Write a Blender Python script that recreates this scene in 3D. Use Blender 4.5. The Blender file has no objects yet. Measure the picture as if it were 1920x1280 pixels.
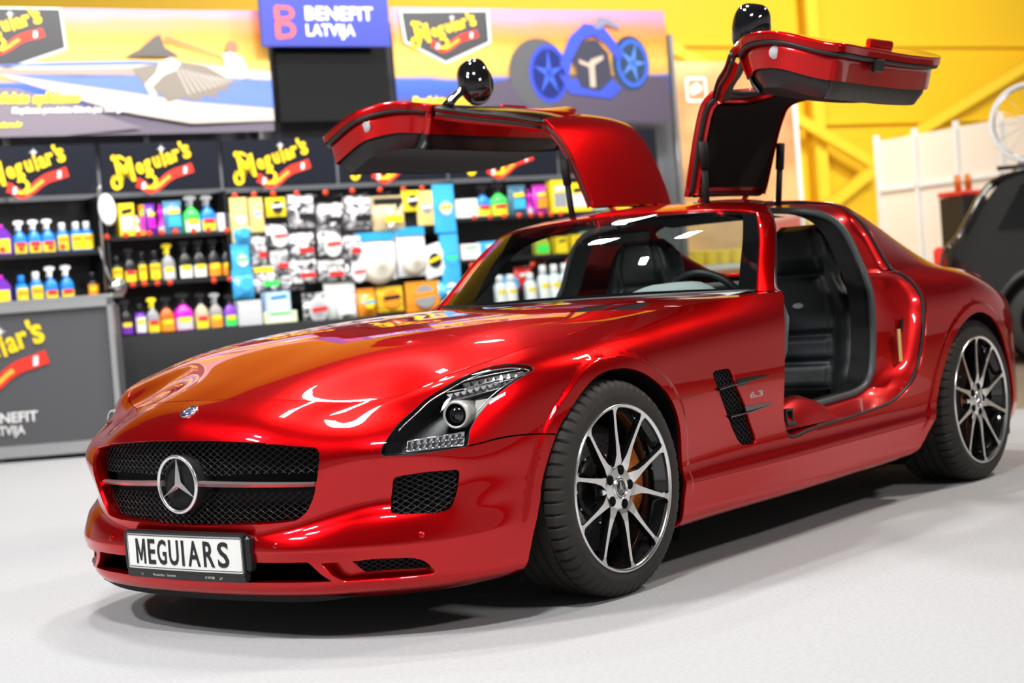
import bpy, math, random
import numpy as np
from mathutils import Vector, Matrix
from mathutils.geometry import delaunay_2d_cdt
random.seed(7)
C = bpy.context.scene.collection
SC = bpy.context.scene
PI = math.pi

# ---------------------------------------------------------------- camera
cam_d = bpy.data.cameras.new('camera'); cam = bpy.data.objects.new('camera', cam_d); C.objects.link(cam)
CAM = [4.4313, 4.0865, 0.9816, 3.8134, -0.0319, -0.0771]
_f = Vector((math.cos(CAM[4])*math.cos(CAM[3]), math.cos(CAM[4])*math.sin(CAM[3]), math.sin(CAM[4])))
_r = Vector((math.sin(CAM[3]), -math.cos(CAM[3]), 0)); _u = _r.cross(_f)
_r2 = _r*math.cos(CAM[5])+_u*math.sin(CAM[5]); _u2 = -_r*math.sin(CAM[5])+_u*math.cos(CAM[5])
_m = Matrix((( _r2.x, _u2.x, -_f.x, CAM[0]), (_r2.y, _u2.y, -_f.y, CAM[1]), (_r2.z, _u2.z, -_f.z, CAM[2]), (0, 0, 0, 1)))
cam.matrix_world = _m
cam_d.sensor_width = 36; cam_d.lens = 3318.7/1920*36; cam_d.clip_end = 200
cam_d.dof.use_dof = True; cam_d.dof.focus_distance = 5.45; cam_d.dof.aperture_fstop = 2.8
SC.camera = cam

# ---------------------------------------------------------------- world, lamps of the hall, exposure
SC.view_settings.view_transform = 'Standard'; SC.view_settings.look = 'None'
SC.view_settings.gamma = 1; SC.view_settings.use_curve_mapping = False
SC.view_settings.exposure = 0.0
W = bpy.data.worlds.new('hall_air'); SC.world = W; W.use_nodes = True
_nt = W.node_tree; _bg = _nt.nodes['Background']
_tc = _nt.nodes.new('ShaderNodeTexCoord'); _sx = _nt.nodes.new('ShaderNodeSeparateXYZ'); _cr = _nt.nodes.new('ShaderNodeValToRGB')
_nt.links.new(_tc.outputs['Generated'], _sx.inputs[0]); _nt.links.new(_sx.outputs['Z'], _cr.inputs[0]); _nt.links.new(_cr.outputs[0], _bg.inputs[0])
_e = _cr.color_ramp.elements
_e[0].position = 0.0; _e[0].color = (.9, .86, .80, 1); _e[1].position = 1.0; _e[1].color = (.05, .05, .055, 1)
_k = _e.new(.12); _k.color = (.85, .82, .78, 1); _k = _e.new(.33); _k.color = (.09, .09, .10, 1)
_bg.inputs[1].default_value = 0.45

def area_lamp(name, loc, target, sx, sy, power, color=(1, 1, 1), spread=180):
    d = bpy.data.lights.new(name, 'AREA'); d.shape = 'RECTANGLE'; d.size = sx; d.size_y = sy; d.energy = power; d.color = color
    d.spread = math.radians(spread)
    o = bpy.data.objects.new(name, d); C.objects.link(o); o.location = loc
    o.rotation_euler = (Vector(target)-Vector(loc)).to_track_quat('-Z', 'Y').to_euler()
    return o
LAMPS = [  # hall floodlights, and fill lamps added for the yellow wall: position, aim, size, watts, colour
 ((-.33,-1.77,6.0), (-.3,-1.0,0), .50, .28, 160, (1,.98,.95)),
 ((-2.1,-1.12,6.0), (-2.0,-.6,0), .50, .28, 160, (1,.98,.95)),
 ((-2.6,-3.24,6.0), (-2.4,-2.6,0), .50, .28, 100, (1,.98,.95)),
 ((-6.0,-4.3,6.0), (-6,-4,0), .62, .34, 80, (1,.98,.95)),
 ((3.2,2.2,6.0), (2.2,1.6,0), .9, .4, 330, (1,1,1)),
 ((4.5,-2.2,6.0), (2.4,-1.4,0), .6, .3, 300, (1,.98,.96)),
 ((-5.2,3.0,6.0), (-4.6,2.4,0), .9, .4, 300, (1,.90,.78)),
 ((.8,6.6,4.6), (.2,1.5,.4), 1.4, .4, 170, (1,.97,.93)),
 ((5.6,-2.6,5.5), (2.4,-.4,.3), 1.2, .4, 200, (.95,.98,1)),
 ((-4.4,-3.4,4.6), (-5.0,-6.9,1.7), 1.0, .3, 125, (1,.98,.95)),
 ((-7.2,-2.6,4.6), (-7.8,-5.6,1.7), 1.0, .3, 125, (1,.98,.95)),
 ((-2.2,-4.6,4.2), (-3.2,-7.6,1.6), 1.0, .3, 95, (1,.98,.95)),
 ((-16.5,-2.0,6.5), (-18.5,-6.5,3.0), 3.0, .6, 620, (1,.96,.90)),  # unseen lamp, added to brighten the yellow wall
 ((-14.0,3.5,6.5), (-19.5,-1.5,3.0), 3.0, .6, 620, (1,.96,.90)),  # second lamp added for the yellow wall
 ((-11.0,-6.0,5.0), (-13.5,-8.5,1.6), 2.0, .5, 260, (1,.95,.88)),
]
for _i, L in enumerate(LAMPS):
    area_lamp('hall_or_fill_lamp', L[0], L[1], L[2], L[3], L[4], L[5])

# ---------------------------------------------------------------- small helpers
def tag(o, label=None, cat=None, group=None, kind=None):
    if label: o['label'] = label
    if cat: o['category'] = cat
    if group: o['group'] = group
    if kind: o['kind'] = kind
    return o
def empty(name, loc=(0, 0, 0), rotz=0, parent=None):
    o = bpy.data.objects.new(name, None); C.objects.link(o); o.location = loc; o.rotation_euler = (0, 0, rotz)
    o.empty_display_size = .1
    if parent: o.parent = parent
    return o
def mk(name, V, F, mat, parent=None, smooth=True, normals=None, mats=None, mi=None):
    me = bpy.data.meshes.new(name)
    V = np.asarray(V, float)
    me.from_pydata([tuple(v) for v in V], [], [tuple(int(i) for i in f) for f in F])
    me.update()
    for m in (mats or [mat]): me.materials.append(m)
    if mi is not None: me.polygons.foreach_set('material_index', list(mi))
    me.polygons.foreach_set('use_smooth', [bool(smooth)]*len(me.polygons))
    if normals is not None: me.normals_split_custom_set_from_vertices([tuple(n) for n in normals])
    o = bpy.data.objects.new(name, me); C.objects.link(o)
    if parent: o.parent = parent
    return o

class MB:
    """collects shapes and links them as ONE mesh object"""
    def __init__(s): s.v = []; s.f = []; s.sm = []; s.mi = []; s.cur = 0; s.mats = []
    def use(s, m):
        if m not in s.mats: s.mats.append(m)
        s.cur = s.mats.index(m); return s
    def add(s, V, F, smooth=False):
        o = len(s.v); s.v += [tuple(map(float, v)) for v in V]; s.f += [tuple(int(i)+o for i in f) for f in F]
        s.sm += [smooth]*len(F); s.mi += [s.cur]*len(F); return s
    def box(s, c, d, R=None, bev=0):
        hx, hy, hz = d[0]/2, d[1]/2, d[2]/2
        if bev:
            b = min(bev, hx*.95, hy*.95, hz*.95); V = []; 
            for sx in (-1, 1):
                for sy in (-1, 1):
                    for sz in (-1, 1):
                        V += [(sx*(hx-b), sy*(hy-b), sz*hz), (sx*(hx-b), sy*hy, sz*(hz-b)), (sx*hx, sy*(hy-b), sz*(hz-b))]
            def k(sx, sy, sz, a): return ((sx+1)//2*4+(sy+1)//2*2+(sz+1)//2)*3+a
            F = []
            for q in (-1, 1):
                f = [k(-1,-1,q,0), k(1,-1,q,0), k(1,1,q,0), k(-1,1,q,0)]; F.append(f if q > 0 else f[::-1])
                f = [k(-1,q,-1,1), k(1,q,-1,1), k(1,q,1,1), k(-1,q,1,1)]; F.append(f if q < 0 else f[::-1])
                f = [k(q,-1,-1,2), k(q,1,-1,2), k(q,1,1,2), k(q,-1,1,2)]; F.append(f if q > 0 else f[::-1])
            for a in (-1, 1):
                for b2 in (-1, 1):
                    F.append([k(-1,a,b2,0), k(1,a,b2,0), k(1,a,b2,1), k(-1,a,b2,1)][::(1 if a*b2 < 0 else -1)])
                    F.append([k(a,-1,b2,0), k(a,1,b2,0), k(a,1,b2,2), k(a,-1,b2,2)][::(1 if a*b2 > 0 else -1)])
                    F.append([k(a,b2,-1,1), k(a,b2,1,1), k(a,b2,1,2), k(a,b2,-1,2)][::(1 if a*b2 < 0 else -1)])
            for sx in (-1, 1):
                for sy in (-1, 1):
                    for sz in (-1, 1):
                        f = [k(sx,sy,sz,0), k(sx,sy,sz,1), k(sx,sy,sz,2)]; F.append(f if sx*sy*sz < 0 else f[::-1])
        else:
            V = [(x*hx, y*hy, z*hz) for x in (-1, 1) for y in (-1, 1) for z in (-1, 1)]
            F = [(0,1,3,2), (4,6,7,5), (0,4,5,1), (2,3,7,6), (0,2,6,4), (1,5,7,3)]
        V = np.array(V)
        if R is not None: V = V@np.array(R).T
        return s.add(V+np.array(c), F)
    def tube(s, P, r, n=10, caps=True, closed=False, sy=1):
        P = np.asarray(P, float); m = len(P); r = np.broadcast_to(np.asarray(r, float), (m,))
        if closed: T = np.roll(P, -1, 0)-np.roll(P, 1, 0)
        else: T = np.gradient(P, axis=0)
        T /= np.maximum(np.linalg.norm(T, axis=1), 1e-9)[:, None]
        a = np.array([0, 0, 1.]) if abs(T[0][2]) < .9 else np.array([1., 0, 0]); N = np.cross(T[0], a); N /= np.linalg.norm(N); V = []
        for i in range(m):
            N = N-T[i]*(N@T[i]); N /= np.linalg.norm(N); B = np.cross(T[i], N)
            for k in range(n):
                t = 2*PI*k/n; V.append(P[i]+r[i]*(N*math.cos(t)+B*math.sin(t)*sy))
        F = []
        for i in range(m if closed else m-1):
            j = (i+1) % m
            for k in range(n): F.append((i*n+k, i*n+(k+1) % n, j*n+(k+1) % n, j*n+k))
        if caps and not closed: F += [tuple(range(n))[::-1], tuple((m-1)*n+k for k in range(n))]
        return s.add(V, F, True)
    def lathe(s, prof, n=24, M=None, axis='z', cap=True):
        """prof: (radius, height) list"""
        V = []; F = []; m = len(prof)
        for r, h in prof:
            for k in range(n):
                t = 2*PI*k/n; p = (r*math.cos(t), r*math.sin(t), h)
                V.append(p)
        for i in range(m-1):
            for k in range(n): F.append((i*n+k, i*n+(k+1) % n, (i+1)*n+(k+1) % n, (i+1)*n+k))
        if cap: F += [tuple(range(n))[::-1], tuple((m-1)*n+k for k in range(n))]
        V = np.array(V)
        if M is not None: V = V@np.array(M.to_3x3()).T+np.array(M.translation)
        return s.add(V, F, True)
    def prism(s, poly, h0, h1, M=None, smooth=False):
        """poly (x,y) extruded z h0..h1, concave ok; M matrix"""
        n = len(poly); P = [Vector(p) for p in poly]
        r = delaunay_2d_cdt(P, [(i, (i+1) % n) for i in range(n)], [], 1, 1e-7)
        V2, F2 = r[0], r[2]; k = len(V2)
        V = [(p.x, p.y, h1) for p in V2]+[(p.x, p.y, h0) for p in V2]
        F = [tuple(f) for f in F2]+[tuple(i+k for i in f)[::-1] for f in F2]
        idx = {}
        for i, o in enumerate(r[3]):
            for q in o: idx[q] = i
        ar = sum(P[i].x*P[(i+1) % n].y-P[(i+1) % n].x*P[i].y for i in range(n))
        for i in range(n):
            a, b = idx.get(i), idx.get((i+1) % n)
            if a is None or b is None: continue
            F.append((a, a+k, b+k, b) if ar > 0 else (b, b+k, a+k, a))
        V = np.array(V)
        if M is not None: V = V@np.array(M.to_3x3()).T+np.array(M.translation)
        return s.add(V, F, smooth)
    def grid(s, G, smooth=True, flip=False, closed_u=False):
        G = np.asarray(G, float); a, b = G.shape[:2]; F = []
        for i in range(a if closed_u else a-1):
            i2 = (i+1) % a
            for j in range(b-1):
                f = (i*b+j, i2*b+j, i2*b+j+1, i*b+j+1); F.append(f[::-1] if flip else f)
        return s.add(G.reshape(-1, 3), F, smooth)
    def build(s, name, mat=None, parent=None, sharp=None):
        me = bpy.data.meshes.new(name); me.from_pydata(s.v, [], s.f); me.update()
        for m in (s.mats or [mat]): me.materials.append(m)
        me.polygons.foreach_set('use_smooth', s.sm); me.polygons.foreach_set('material_index', s.mi if s.mats else [0]*len(s.f))
        if sharp: me.set_sharp_from_angle(angle=math.radians(sharp))
        o = bpy.data.objects.new(name, me); C.objects.link(o)
        if parent: o.parent = parent
        return o
def kids(o): return [c for c in bpy.data.objects if c.parent == o]
def copy_tree(o, parent=None):
    c = o.copy(); C.objects.link(c)
    if parent: c.parent = parent
    for ch in kids(o): copy_tree(ch, c)
    return c

# ---------------------------------------------------------------- materials
def mat(name, col, rough=.5, metal=0, coat=0, spec=.5, emit=None, es=1, trans=0, alpha=1, ior=1.45, coat_r=.03, bump=None, var=None, sheen=0):
    m = bpy.data.materials.new(name); m.use_nodes = True; nt = m.node_tree; b = nt.nodes['Principled BSDF']
    b.inputs['Base Color'].default_value = (*col, 1); b.inputs['Roughness'].default_value = rough; b.inputs['Metallic'].default_value = metal
    b.inputs['Coat Weight'].default_value = coat; b.inputs['Coat Roughness'].default_value = coat_r; b.inputs['Specular IOR Level'].default_value = spec
    b.inputs['Transmission Weight'].default_value = trans; b.inputs['Alpha'].default_value = alpha; b.inputs['IOR'].default_value = ior
    b.inputs['Sheen Weight'].default_value = sheen
    if emit: b.inputs['Emission Color'].default_value = (*emit, 1); b.inputs['Emission Strength'].default_value = es
    tc = nt.nodes.new('ShaderNodeTexCoord')
    if var:      # (scale, amount): gentle colour variation of the material itself
        n = nt.nodes.new('ShaderNodeTexNoise'); n.inputs['Scale'].default_value = var[0]; n.inputs['Detail'].default_value = 4
        mx = nt.nodes.new('ShaderNodeMix'); mx.data_type = 'RGBA'; mx.blend_type = 'MULTIPLY'
        mx.inputs[6].default_value = (*col, 1); cr = nt.nodes.new('ShaderNodeValToRGB')
        cr.color_ramp.elements[0].color = (1-var[1],)*3+(1,); cr.color_ramp.elements[0].position = .3; cr.color_ramp.elements[1].color = (1, 1, 1, 1); cr.color_ramp.elements[1].position = .7
        nt.links.new(tc.outputs['Object'], n.inputs['Vector']); nt.links.new(n.outputs[0], cr.inputs[0]); nt.links.new(cr.outputs[0], mx.inputs[7])
        mx.inputs[0].default_value = 1; nt.links.new(mx.outputs[2], b.inputs['Base Color'])
    if bump:     # (scale, strength)
        n = nt.nodes.new('ShaderNodeTexNoise'); n.inputs['Scale'].default_value = bump[0]; n.inputs['Detail'].default_value = 5
        bp = nt.nodes.new('ShaderNodeBump'); bp.inputs['Strength'].default_value = bump[1]; bp.inputs['Distance'].default_value = .01
        nt.links.new(tc.outputs['Object'], n.inputs['Vector']); nt.links.new(n.outputs[0], bp.inputs['Height']); nt.links.new(bp.outputs[0], b.inputs['Normal'])
    return m
M_ = {}
M_['paint'] = mat('red_metallic_paint', (.52, .0012, .003), .30, .85, 1.0, .3, coat_r=.012)
M_['paint'].node_tree.nodes['Principled BSDF'].inputs['Specular Tint'].default_value = (1, .04, .04, 1)
M_['paint'].node_tree.nodes['Principled BSDF'].inputs['Coat IOR'].default_value = 1.42
M_['jamb'] = mat('red_paint_inside', (.50, .0015, .003), .34, .6, .9, .3)
M_['black_gloss'] = mat('black_gloss', (.006, .006, .007), .08, 0, 1.0, .5)
M_['black_satin'] = mat('black_satin', (.012, .012, .013), .38, 0, 0, .5)
M_['black_matt'] = mat('black_matt', (.008, .008, .008), .75, 0, 0, .3)
M_['dark_void'] = mat('dark_underside', (.004, .004, .004), .9, 0, 0, .1)
M_['mesh'] = mat('black_grille_mesh', (.03, .03, .032), .28, .4, 0, .5)
M_['chrome'] = mat('chrome', (.82, .82, .84), .07, 1)
M_['silver'] = mat('satin_silver', (.62, .62, .63), .22, 1)
M_['alloy'] = mat('machined_alloy', (.80, .80, .80), .24, 1, .4, bump=(60, .02))
M_['rubber'] = mat('tyre_rubber', (.026, .023, .020), .62, 0, 0, .4, var=(9, .35))
M_['seal'] = mat('black_rubber_seal', (.015, .015, .016), .45, 0, 0, .5)
M_['grey_seal'] = mat('grey_rubber_seal', (.065, .07, .075), .42, 0, 0, .5)
M_['leather'] = mat('black_leather', (.010, .012, .013), .42, 0, .0, .5, bump=(90, .08))
M_['alcantara'] = mat('black_cloth_lining', (.010, .009, .008), .95, 0, 0, .2, bump=(200, .2))
M_['dash'] = mat('grey_dashboard', (.34, .37, .38), .55, bump=(120, .1))
M_['glass'] = mat('tinted_glass', (.86, .93, .90), 0, 0, 0, .5, trans=1, ior=1.45)
M_['lens'] = mat('clear_lens', (1, 1, 1), .0, 0, 0, .5, trans=1, ior=1.3)
M_['white_plate'] = mat('plate_white', (.80, .80, .77), .35)
M_['ink'] = mat('plate_black_ink', (.01, .01, .012), .5)
M_['caliper'] = mat('orange_brake_caliper', (.62, .16, .012), .3, .4, .5)
M_['disc'] = mat('brake_disc_steel', (.22, .22, .23), .3, .9)
M_['plug'] = mat('grey_plastic_plug', (.42, .42, .43), .6)
M_['sticker'] = mat('yellow_sticker', (.75, .55, .2), .5)
M_['star_metal'] = mat('bright_silver_trim', (.85, .85, .86), .2, .9)
M_['pearl'] = mat('pearl_bezel', (.50, .49, .46), .40, .3)
M_['navy'] = mat('navy_enamel', (.01, .015, .09), .15, 0, 1)
M_['bulb'] = mat('led_reflector', (.75, .75, .76), .12, 1)
def thin_glass(name, tint=(.85, .93, .9), r=.0, transp=.86):
    """single sheet of glass: tinted see-through with a mirror-like coat by fresnel"""
    m = bpy.data.materials.new(name); m.use_nodes = True; nt = m.node_tree; nt.nodes.remove(nt.nodes['Principled BSDF'])
    out = nt.nodes['Material Output']; t = nt.nodes.new('ShaderNodeBsdfTransparent'); t.inputs[0].default_value = (*tint, 1)
    g = nt.nodes.new('ShaderNodeBsdfGlossy'); g.inputs['Roughness'].default_value = r
    fr = nt.nodes.new('ShaderNodeFresnel'); fr.inputs[0].default_value = 1.5; mx = nt.nodes.new('ShaderNodeMixShader')
    ge = nt.nodes.new('ShaderNodeNewGeometry'); mr = nt.nodes.new('ShaderNodeMapRange'); mr.inputs[3].default_value = 1.5; mr.inputs[4].default_value = 1/1.5
    nt.links.new(ge.outputs['Backfacing'], mr.inputs[0]); nt.links.new(mr.outputs[0], fr.inputs[0])
    nt.links.new(fr.outputs[0], mx.inputs[0]); nt.links.new(t.outputs[0], mx.inputs[1]); nt.links.new(g.outputs[0], mx.inputs[2]); nt.links.new(mx.outputs[0], out.inputs[0])
    return m
M_['pane'] = thin_glass('windscreen_glass', (.78, .85, .83))
M_['film'] = thin_glass('clear_film', (.97, .97, .97), .08)
M_['cover'] = thin_glass('headlamp_cover', (.93, .94, .95), .0)
def structure(o): o['kind'] = 'structure'; return o
M_['carpet'] = mat('pale_grey_carpet', (.40, .40, .41), .95, 0, 0, .2, bump=(260, .25), var=(70, .12))
M_['hall_floor'] = mat('brown_hall_floor', (.30, .24, .17), .45, 0, 0, .4, var=(2, .2))
structure(mk('floor', [(-40, -30, -.006), (14, -30, -.006), (14, 30, -.006), (-40, 30, -.006)], [(0, 1, 2, 3)], M_['hall_floor'], None, False))
cp_ = mk('carpet', [(-5.79,-.35,0), (-12.2,-4.2,0), (-14.5,-12,0), (2,-14,0), (12,-8,0), (12,12,0), (-5.4,12,0), (-5.5,2.2,0)], [tuple(range(8))], M_['carpet'], None, False)
structure(cp_); cp_.name = 'floor_carpet'
# ---------------------------------------------------------------- surface mathematics
def c2spline(t, P, tt):
    """natural C2 cubic spline through P (n,k) at knots t, sampled at tt"""
    t = np.asarray(t, float); P = np.asarray(P, float)
    if P.ndim == 1: P = P[:, None]
    n = len(t); h = np.diff(t)
    A = np.zeros((n, n)); B = np.zeros((n, P.shape[1])); A[0, 0] = A[-1, -1] = 1
    for i in range(1, n-1):
        A[i, i-1] = h[i-1]; A[i, i] = 2*(h[i-1]+h[i]); A[i, i+1] = h[i]
        B[i] = 6*((P[i+1]-P[i])/h[i]-(P[i]-P[i-1])/h[i-1])
    M = np.linalg.solve(A, B)
    tt = np.asarray(tt, float); k = np.clip(np.searchsorted(t, tt)-1, 0, n-2)
    a = (t[k+1]-tt)[:, None]; b = (tt-t[k])[:, None]; H = h[k][:, None]
    return M[k]*a**3/(6*H)+M[k+1]*b**3/(6*H)+(P[k]/H-M[k]*H/6)*a+(P[k+1]/H-M[k+1]*H/6)*b

def pchip(x, y, xx):
    x = np.asarray(x, float); y = np.asarray(y, float); xx = np.asarray(xx, float)
    if len(x) == 1: return np.full(xx.shape, y[0])
    h = np.diff(x); d = np.diff(y)/h; m = np.zeros(len(x))
    if len(x) > 2:
        for i in range(1, len(x)-1):
            if d[i-1]*d[i] > 0:
                w1 = 2*h[i]+h[i-1]; w2 = h[i]+2*h[i-1]; m[i] = (w1+w2)/(w1/d[i-1]+w2/d[i])
    m[0] = d[0]; m[-1] = d[-1]
    xx = np.clip(xx, x[0], x[-1]); k = np.clip(np.searchsorted(x, xx)-1, 0, len(x)-2)
    t = (xx-x[k])/h[k]
    return (2*t**3-3*t**2+1)*y[k]+(t**3-2*t**2+t)*h[k]*m[k]+(-2*t**3+3*t**2)*y[k+1]+(t**3-t**2)*h[k]*m[k+1]

class Surf:
    """uniform cubic B-spline surface over a control net (ni,nj,3), addressed in metric (u,v)"""
    def __init__(s, net, mirror_i0=False, mirror_j1=False, mirror_i1=False):
        net = np.asarray(net, float); s.net = net
        li = np.linalg.norm(np.diff(net, axis=0), axis=2).mean(1); lj = np.linalg.norm(np.diff(net, axis=1), axis=2).mean(0)
        s.ui = np.r_[0, np.cumsum(np.maximum(li, 1e-4))]; s.vj = np.r_[0, np.cumsum(np.maximum(lj, 1e-4))]
        f = np.array([1, -1, 1.])
        a = net[1:2]*f if mirror_i0 else 2*net[:1]-net[1:2]
        b = net[-2:-1]*f if mirror_i1 else 2*net[-1:]-net[-2:-1]
        q = np.concatenate([a, net, b], 0)
        a = 2*q[:, :1]-q[:, 1:2]; b = q[:, -2:-1]*f if mirror_j1 else 2*q[:, -1:]-q[:, -2:-1]
        s.q = np.concatenate([a, q, b], 1); s.U = s.ui[-1]; s.V = s.vj[-1]
        s._bvh = None
    def ev(s, u, v):
        u = np.asarray(u, float).ravel(); v = np.asarray(v, float).ravel()
        a = np.interp(u, s.ui, np.arange(len(s.ui))); b = np.interp(v, s.vj, np.arange(len(s.vj)))
        ni, nj = s.net.shape[:2]
        i = np.clip(a.astype(int), 0, ni-2); j = np.clip(b.astype(int), 0, nj-2); a = a-i; b = b-j
        def w(t): return np.stack([(1-t)**3, 3*t**3-6*t**2+4, -3*t**3+3*t**2+3*t+1, t**3], 1)/6
        wa, wb = w(a), w(b); out = np.zeros((len(u), 3))
        for k in range(4):
            for l in range(4):
                out += (wa[:, k]*wb[:, l])[:, None]*s.q[i+k, j+l]
        return out
    def nrm(s, u, v, e=.004):
        u = np.asarray(u, float).ravel(); v = np.asarray(v, float).ravel()
        du = s.ev(np.minimum(u+e, s.U), v)-s.ev(np.maximum(u-e, 0), v)
        dv = s.ev(u, np.minimum(v+e, s.V))-s.ev(u, np.maximum(v-e, 0))
        n = np.cross(du, dv); return n/np.maximum(np.linalg.norm(n, axis=1), 1e-12)[:, None]
    def grid(s, du=.03, dv=.02):
        nu = int(s.U/du)+2; nv = int(s.V/dv)+2
        uu = np.linspace(0, s.U, nu); vv = np.linspace(0, s.V, nv)
        G = s.ev(np.repeat(uu, nv), np.tile(vv, nu)).reshape(nu, nv, 3)
        return uu, vv, G

# ---------------------------------------------------------------- body outline
# plan outline of the widest body line, nose centre -> left side -> tail centre
PL = np.array([(.955,0),(.948,.2),(.925,.36),(.885,.5),(.81,.64),(.715,.745),(.6,.825),(.46,.88),(.3,.917),(.1,.945),(-.1,.955),(-.36,.95),(-.6,.945),(-1.1,.945),(-1.5,.935),(-1.9,.93),(-2.2,.94),(-2.5,.965),(-2.68,.9695),(-2.9,.965),(-3.15,.915),(-3.32,.84),(-3.45,.72),(-3.53,.53),(-3.58,.3),(-3.6,0)])
_d = np.r_[0, np.cumsum(np.linalg.norm(np.diff(PL, axis=0), axis=1))]
_T = np.zeros_like(PL)
for _i in range(len(PL)):
    a_, b_ = max(_i-1, 0), min(_i+1, len(PL)-1); _T[_i] = PL[b_]-PL[a_]
_T[0] = (0, 1); _T[-1] = (0, -1); _T /= np.linalg.norm(_T, axis=1)[:, None]
PN = np.stack([_T[:, 1], -_T[:, 0]], 1)          # outward plan normals
ROWS = [
 [(0,.10,.118),(5,.09,.12),(8,.08,.13),(12,.08,.15),(20,.12,.17),(25,.2,.2)],
 [(0,.02,.133),(3,.022,.138),(4,.035,.14),(5,.025,.14),(7,.005,.148),(8,.002,.155),(11,.008,.162),(13,.006,.166),(16,.01,.178),(20,.03,.2),(25,.05,.24)],
 [(0,.01,.172),(3,.010,.176),(4,.018,.177),(5,.010,.178),(8,.0,.19),(11,.0,.20),(15,0,.205),(20,.01,.25),(25,.02,.29)],
 [(0,.02,.205),(3,.015,.208),(5,.008,.212),(8,.0,.235),(11,0,.24),(15,.0,.25),(20,0,.3),(25,.01,.34)],
 [(0,.032,.245),(1.3,.026,.246),(2.1,.008,.247),(3,.006,.248),(5,.002,.252),(8,0,.28),(11,-.002,.275),(15,-.002,.285),(20,0,.36),(25,0,.40)],
 [(0,.028,.268),(1.3,.022,.268),(2.1,-.002,.270),(3,-.006,.272),(5,-.003,.274),(7,0,.29),(8,0,.32),(10,0,.305),(11,-.004,.302),(13,-.004,.305),(16,-.004,.315),(18,0,.38),(20,0,.41),(25,0,.44)],
 [(0,.036,.300),(1.3,.030,.301),(2.1,.012,.303),(3,.014,.320),(4,.022,.350),(5,.018,.346),(6,.010,.34),(8,0,.37),(10,.004,.345),(11,.014,.335),(13,.022,.34),(16,.014,.355),(18,0,.44),(20,0,.45),(25,0,.48)],
 [(0,.030,.330),(2,.034,.328),(3,.048,.352),(4,.060,.382),(5,.050,.385),(6,.016,.39),(8,0,.42),(10,.006,.40),(11,.018,.39),(13,.027,.40),(16,.014,.42),(18,0,.49),(20,0,.5),(25,0,.52)],
 [(0,.0,.40),(2,.012,.395),(3,.034,.415),(4,.052,.43),(5,.046,.435),(6,.02,.44),(7,.006,.45),(8,0,.475),(10,.004,.47),(11,.012,.46),(13,.02,.47),(16,.01,.50),(18,0,.55),(25,0,.56)],
 [(0,0,.47),(2,.006,.47),(3,.02,.48),(4,.032,.482),(5,.03,.484),(6,.016,.487),(7,.004,.495),(8,0,.53),(11,.006,.53),(13,.008,.54),(16,.006,.57),(18,-.002,.62),(25,0,.6)],
 [(0,0,.53),(2,.008,.53),(3,.024,.53),(4,.018,.532),(5,.02,.535),(6,.018,.536),(7,.006,.545),(8,.001,.59),(9,0,.62),(11,.003,.60),(13,.004,.61),(16,.004,.64),(18,-.003,.69),(20,0,.66),(25,0,.64)],
 [(0,.008,.59),(2,.02,.585),(3,.046,.582),(4,.05,.585),(5,.055,.592),(6,.045,.605),(7,.018,.625),(8,.007,.655),(9,.004,.68),(11,.007,.665),(13,.010,.675),(16,.010,.72),(18,.004,.75),(20,.006,.71),(25,.01,.68)],
 [(0,.035,.645),(2,.06,.630),(3,.10,.622),(4,.118,.628),(5,.118,.643),(6,.085,.67),(7,.045,.695),(8,.026,.72),(9,.022,.737),(11,.020,.738),(13,.020,.75),(16,.024,.80),(18,.02,.82),(20,.022,.76),(25,.025,.72)],
 [(0,.076,.682),(2,.115,.663),(3,.155,.652),(4,.165,.658),(5,.155,.678),(6,.122,.713),(7,.082,.738),(8,.065,.762),(9,.064,.778),(11,.058,.80),(13,.045,.82),(16,.058,.872),(18,.062,.88),(20,.06,.80),(25,.05,.765)],
]
TOP = np.array([(.80,0,.702),(.787,.2,.700),(.75,.34,.690),(.69,.46,.677),(.62,.575,.679),(.56,.665,.706),(.48,.715,.735),(.38,.757,.758),(.25,.795,.785),(.09,.81,.806),(-.1,.81,.832),(-.36,.813,.852),(-.6,.82,.864),(-1.1,.855,.882),(-1.5,.86,.89),(-1.9,.85,.905),(-2.2,.84,.918),(-2.5,.83,.922),(-2.68,.825,.915),(-2.9,.81,.895),(-3.2,.77,.835),(-3.31,.70,.785),(-3.39,.6,.782),(-3.44,.45,.785),(-3.47,.25,.79),(-3.48,0,.795)])
_S = np.arange(len(PL))
_net = []
for R in ROWS:
    R = np.array(R, float); ins = pchip(R[:, 0], R[:, 1], _S); z = pchip(R[:, 0], R[:, 2], _S)
    _net.append(np.c_[PL-PN*ins[:, None], z])
_net.append(TOP)
_dup = []
for _j, r in enumerate(_net):                   # lip edge, bumper ledge / sill crease and intake crest stay crisp
    if _j in (2, 5, 6): _dup += [r+(_net[_j-1]-r)*.12, r+(_net[_j+1]-r)*.12]
    else: _dup.append(r)
_net = _dup
_tt = np.interp(np.arange(0, 25.001, .25), _S, _d)
_net = np.array([c2spline(_d, r, _tt) for r in _net]).transpose(1, 0, 2)   # (stations, rows, 3)
_net[0, :, 1] = 0; _net[-1, :, 1] = 0
SIDE = Surf(_net, mirror_i0=True, mirror_i1=True)

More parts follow.
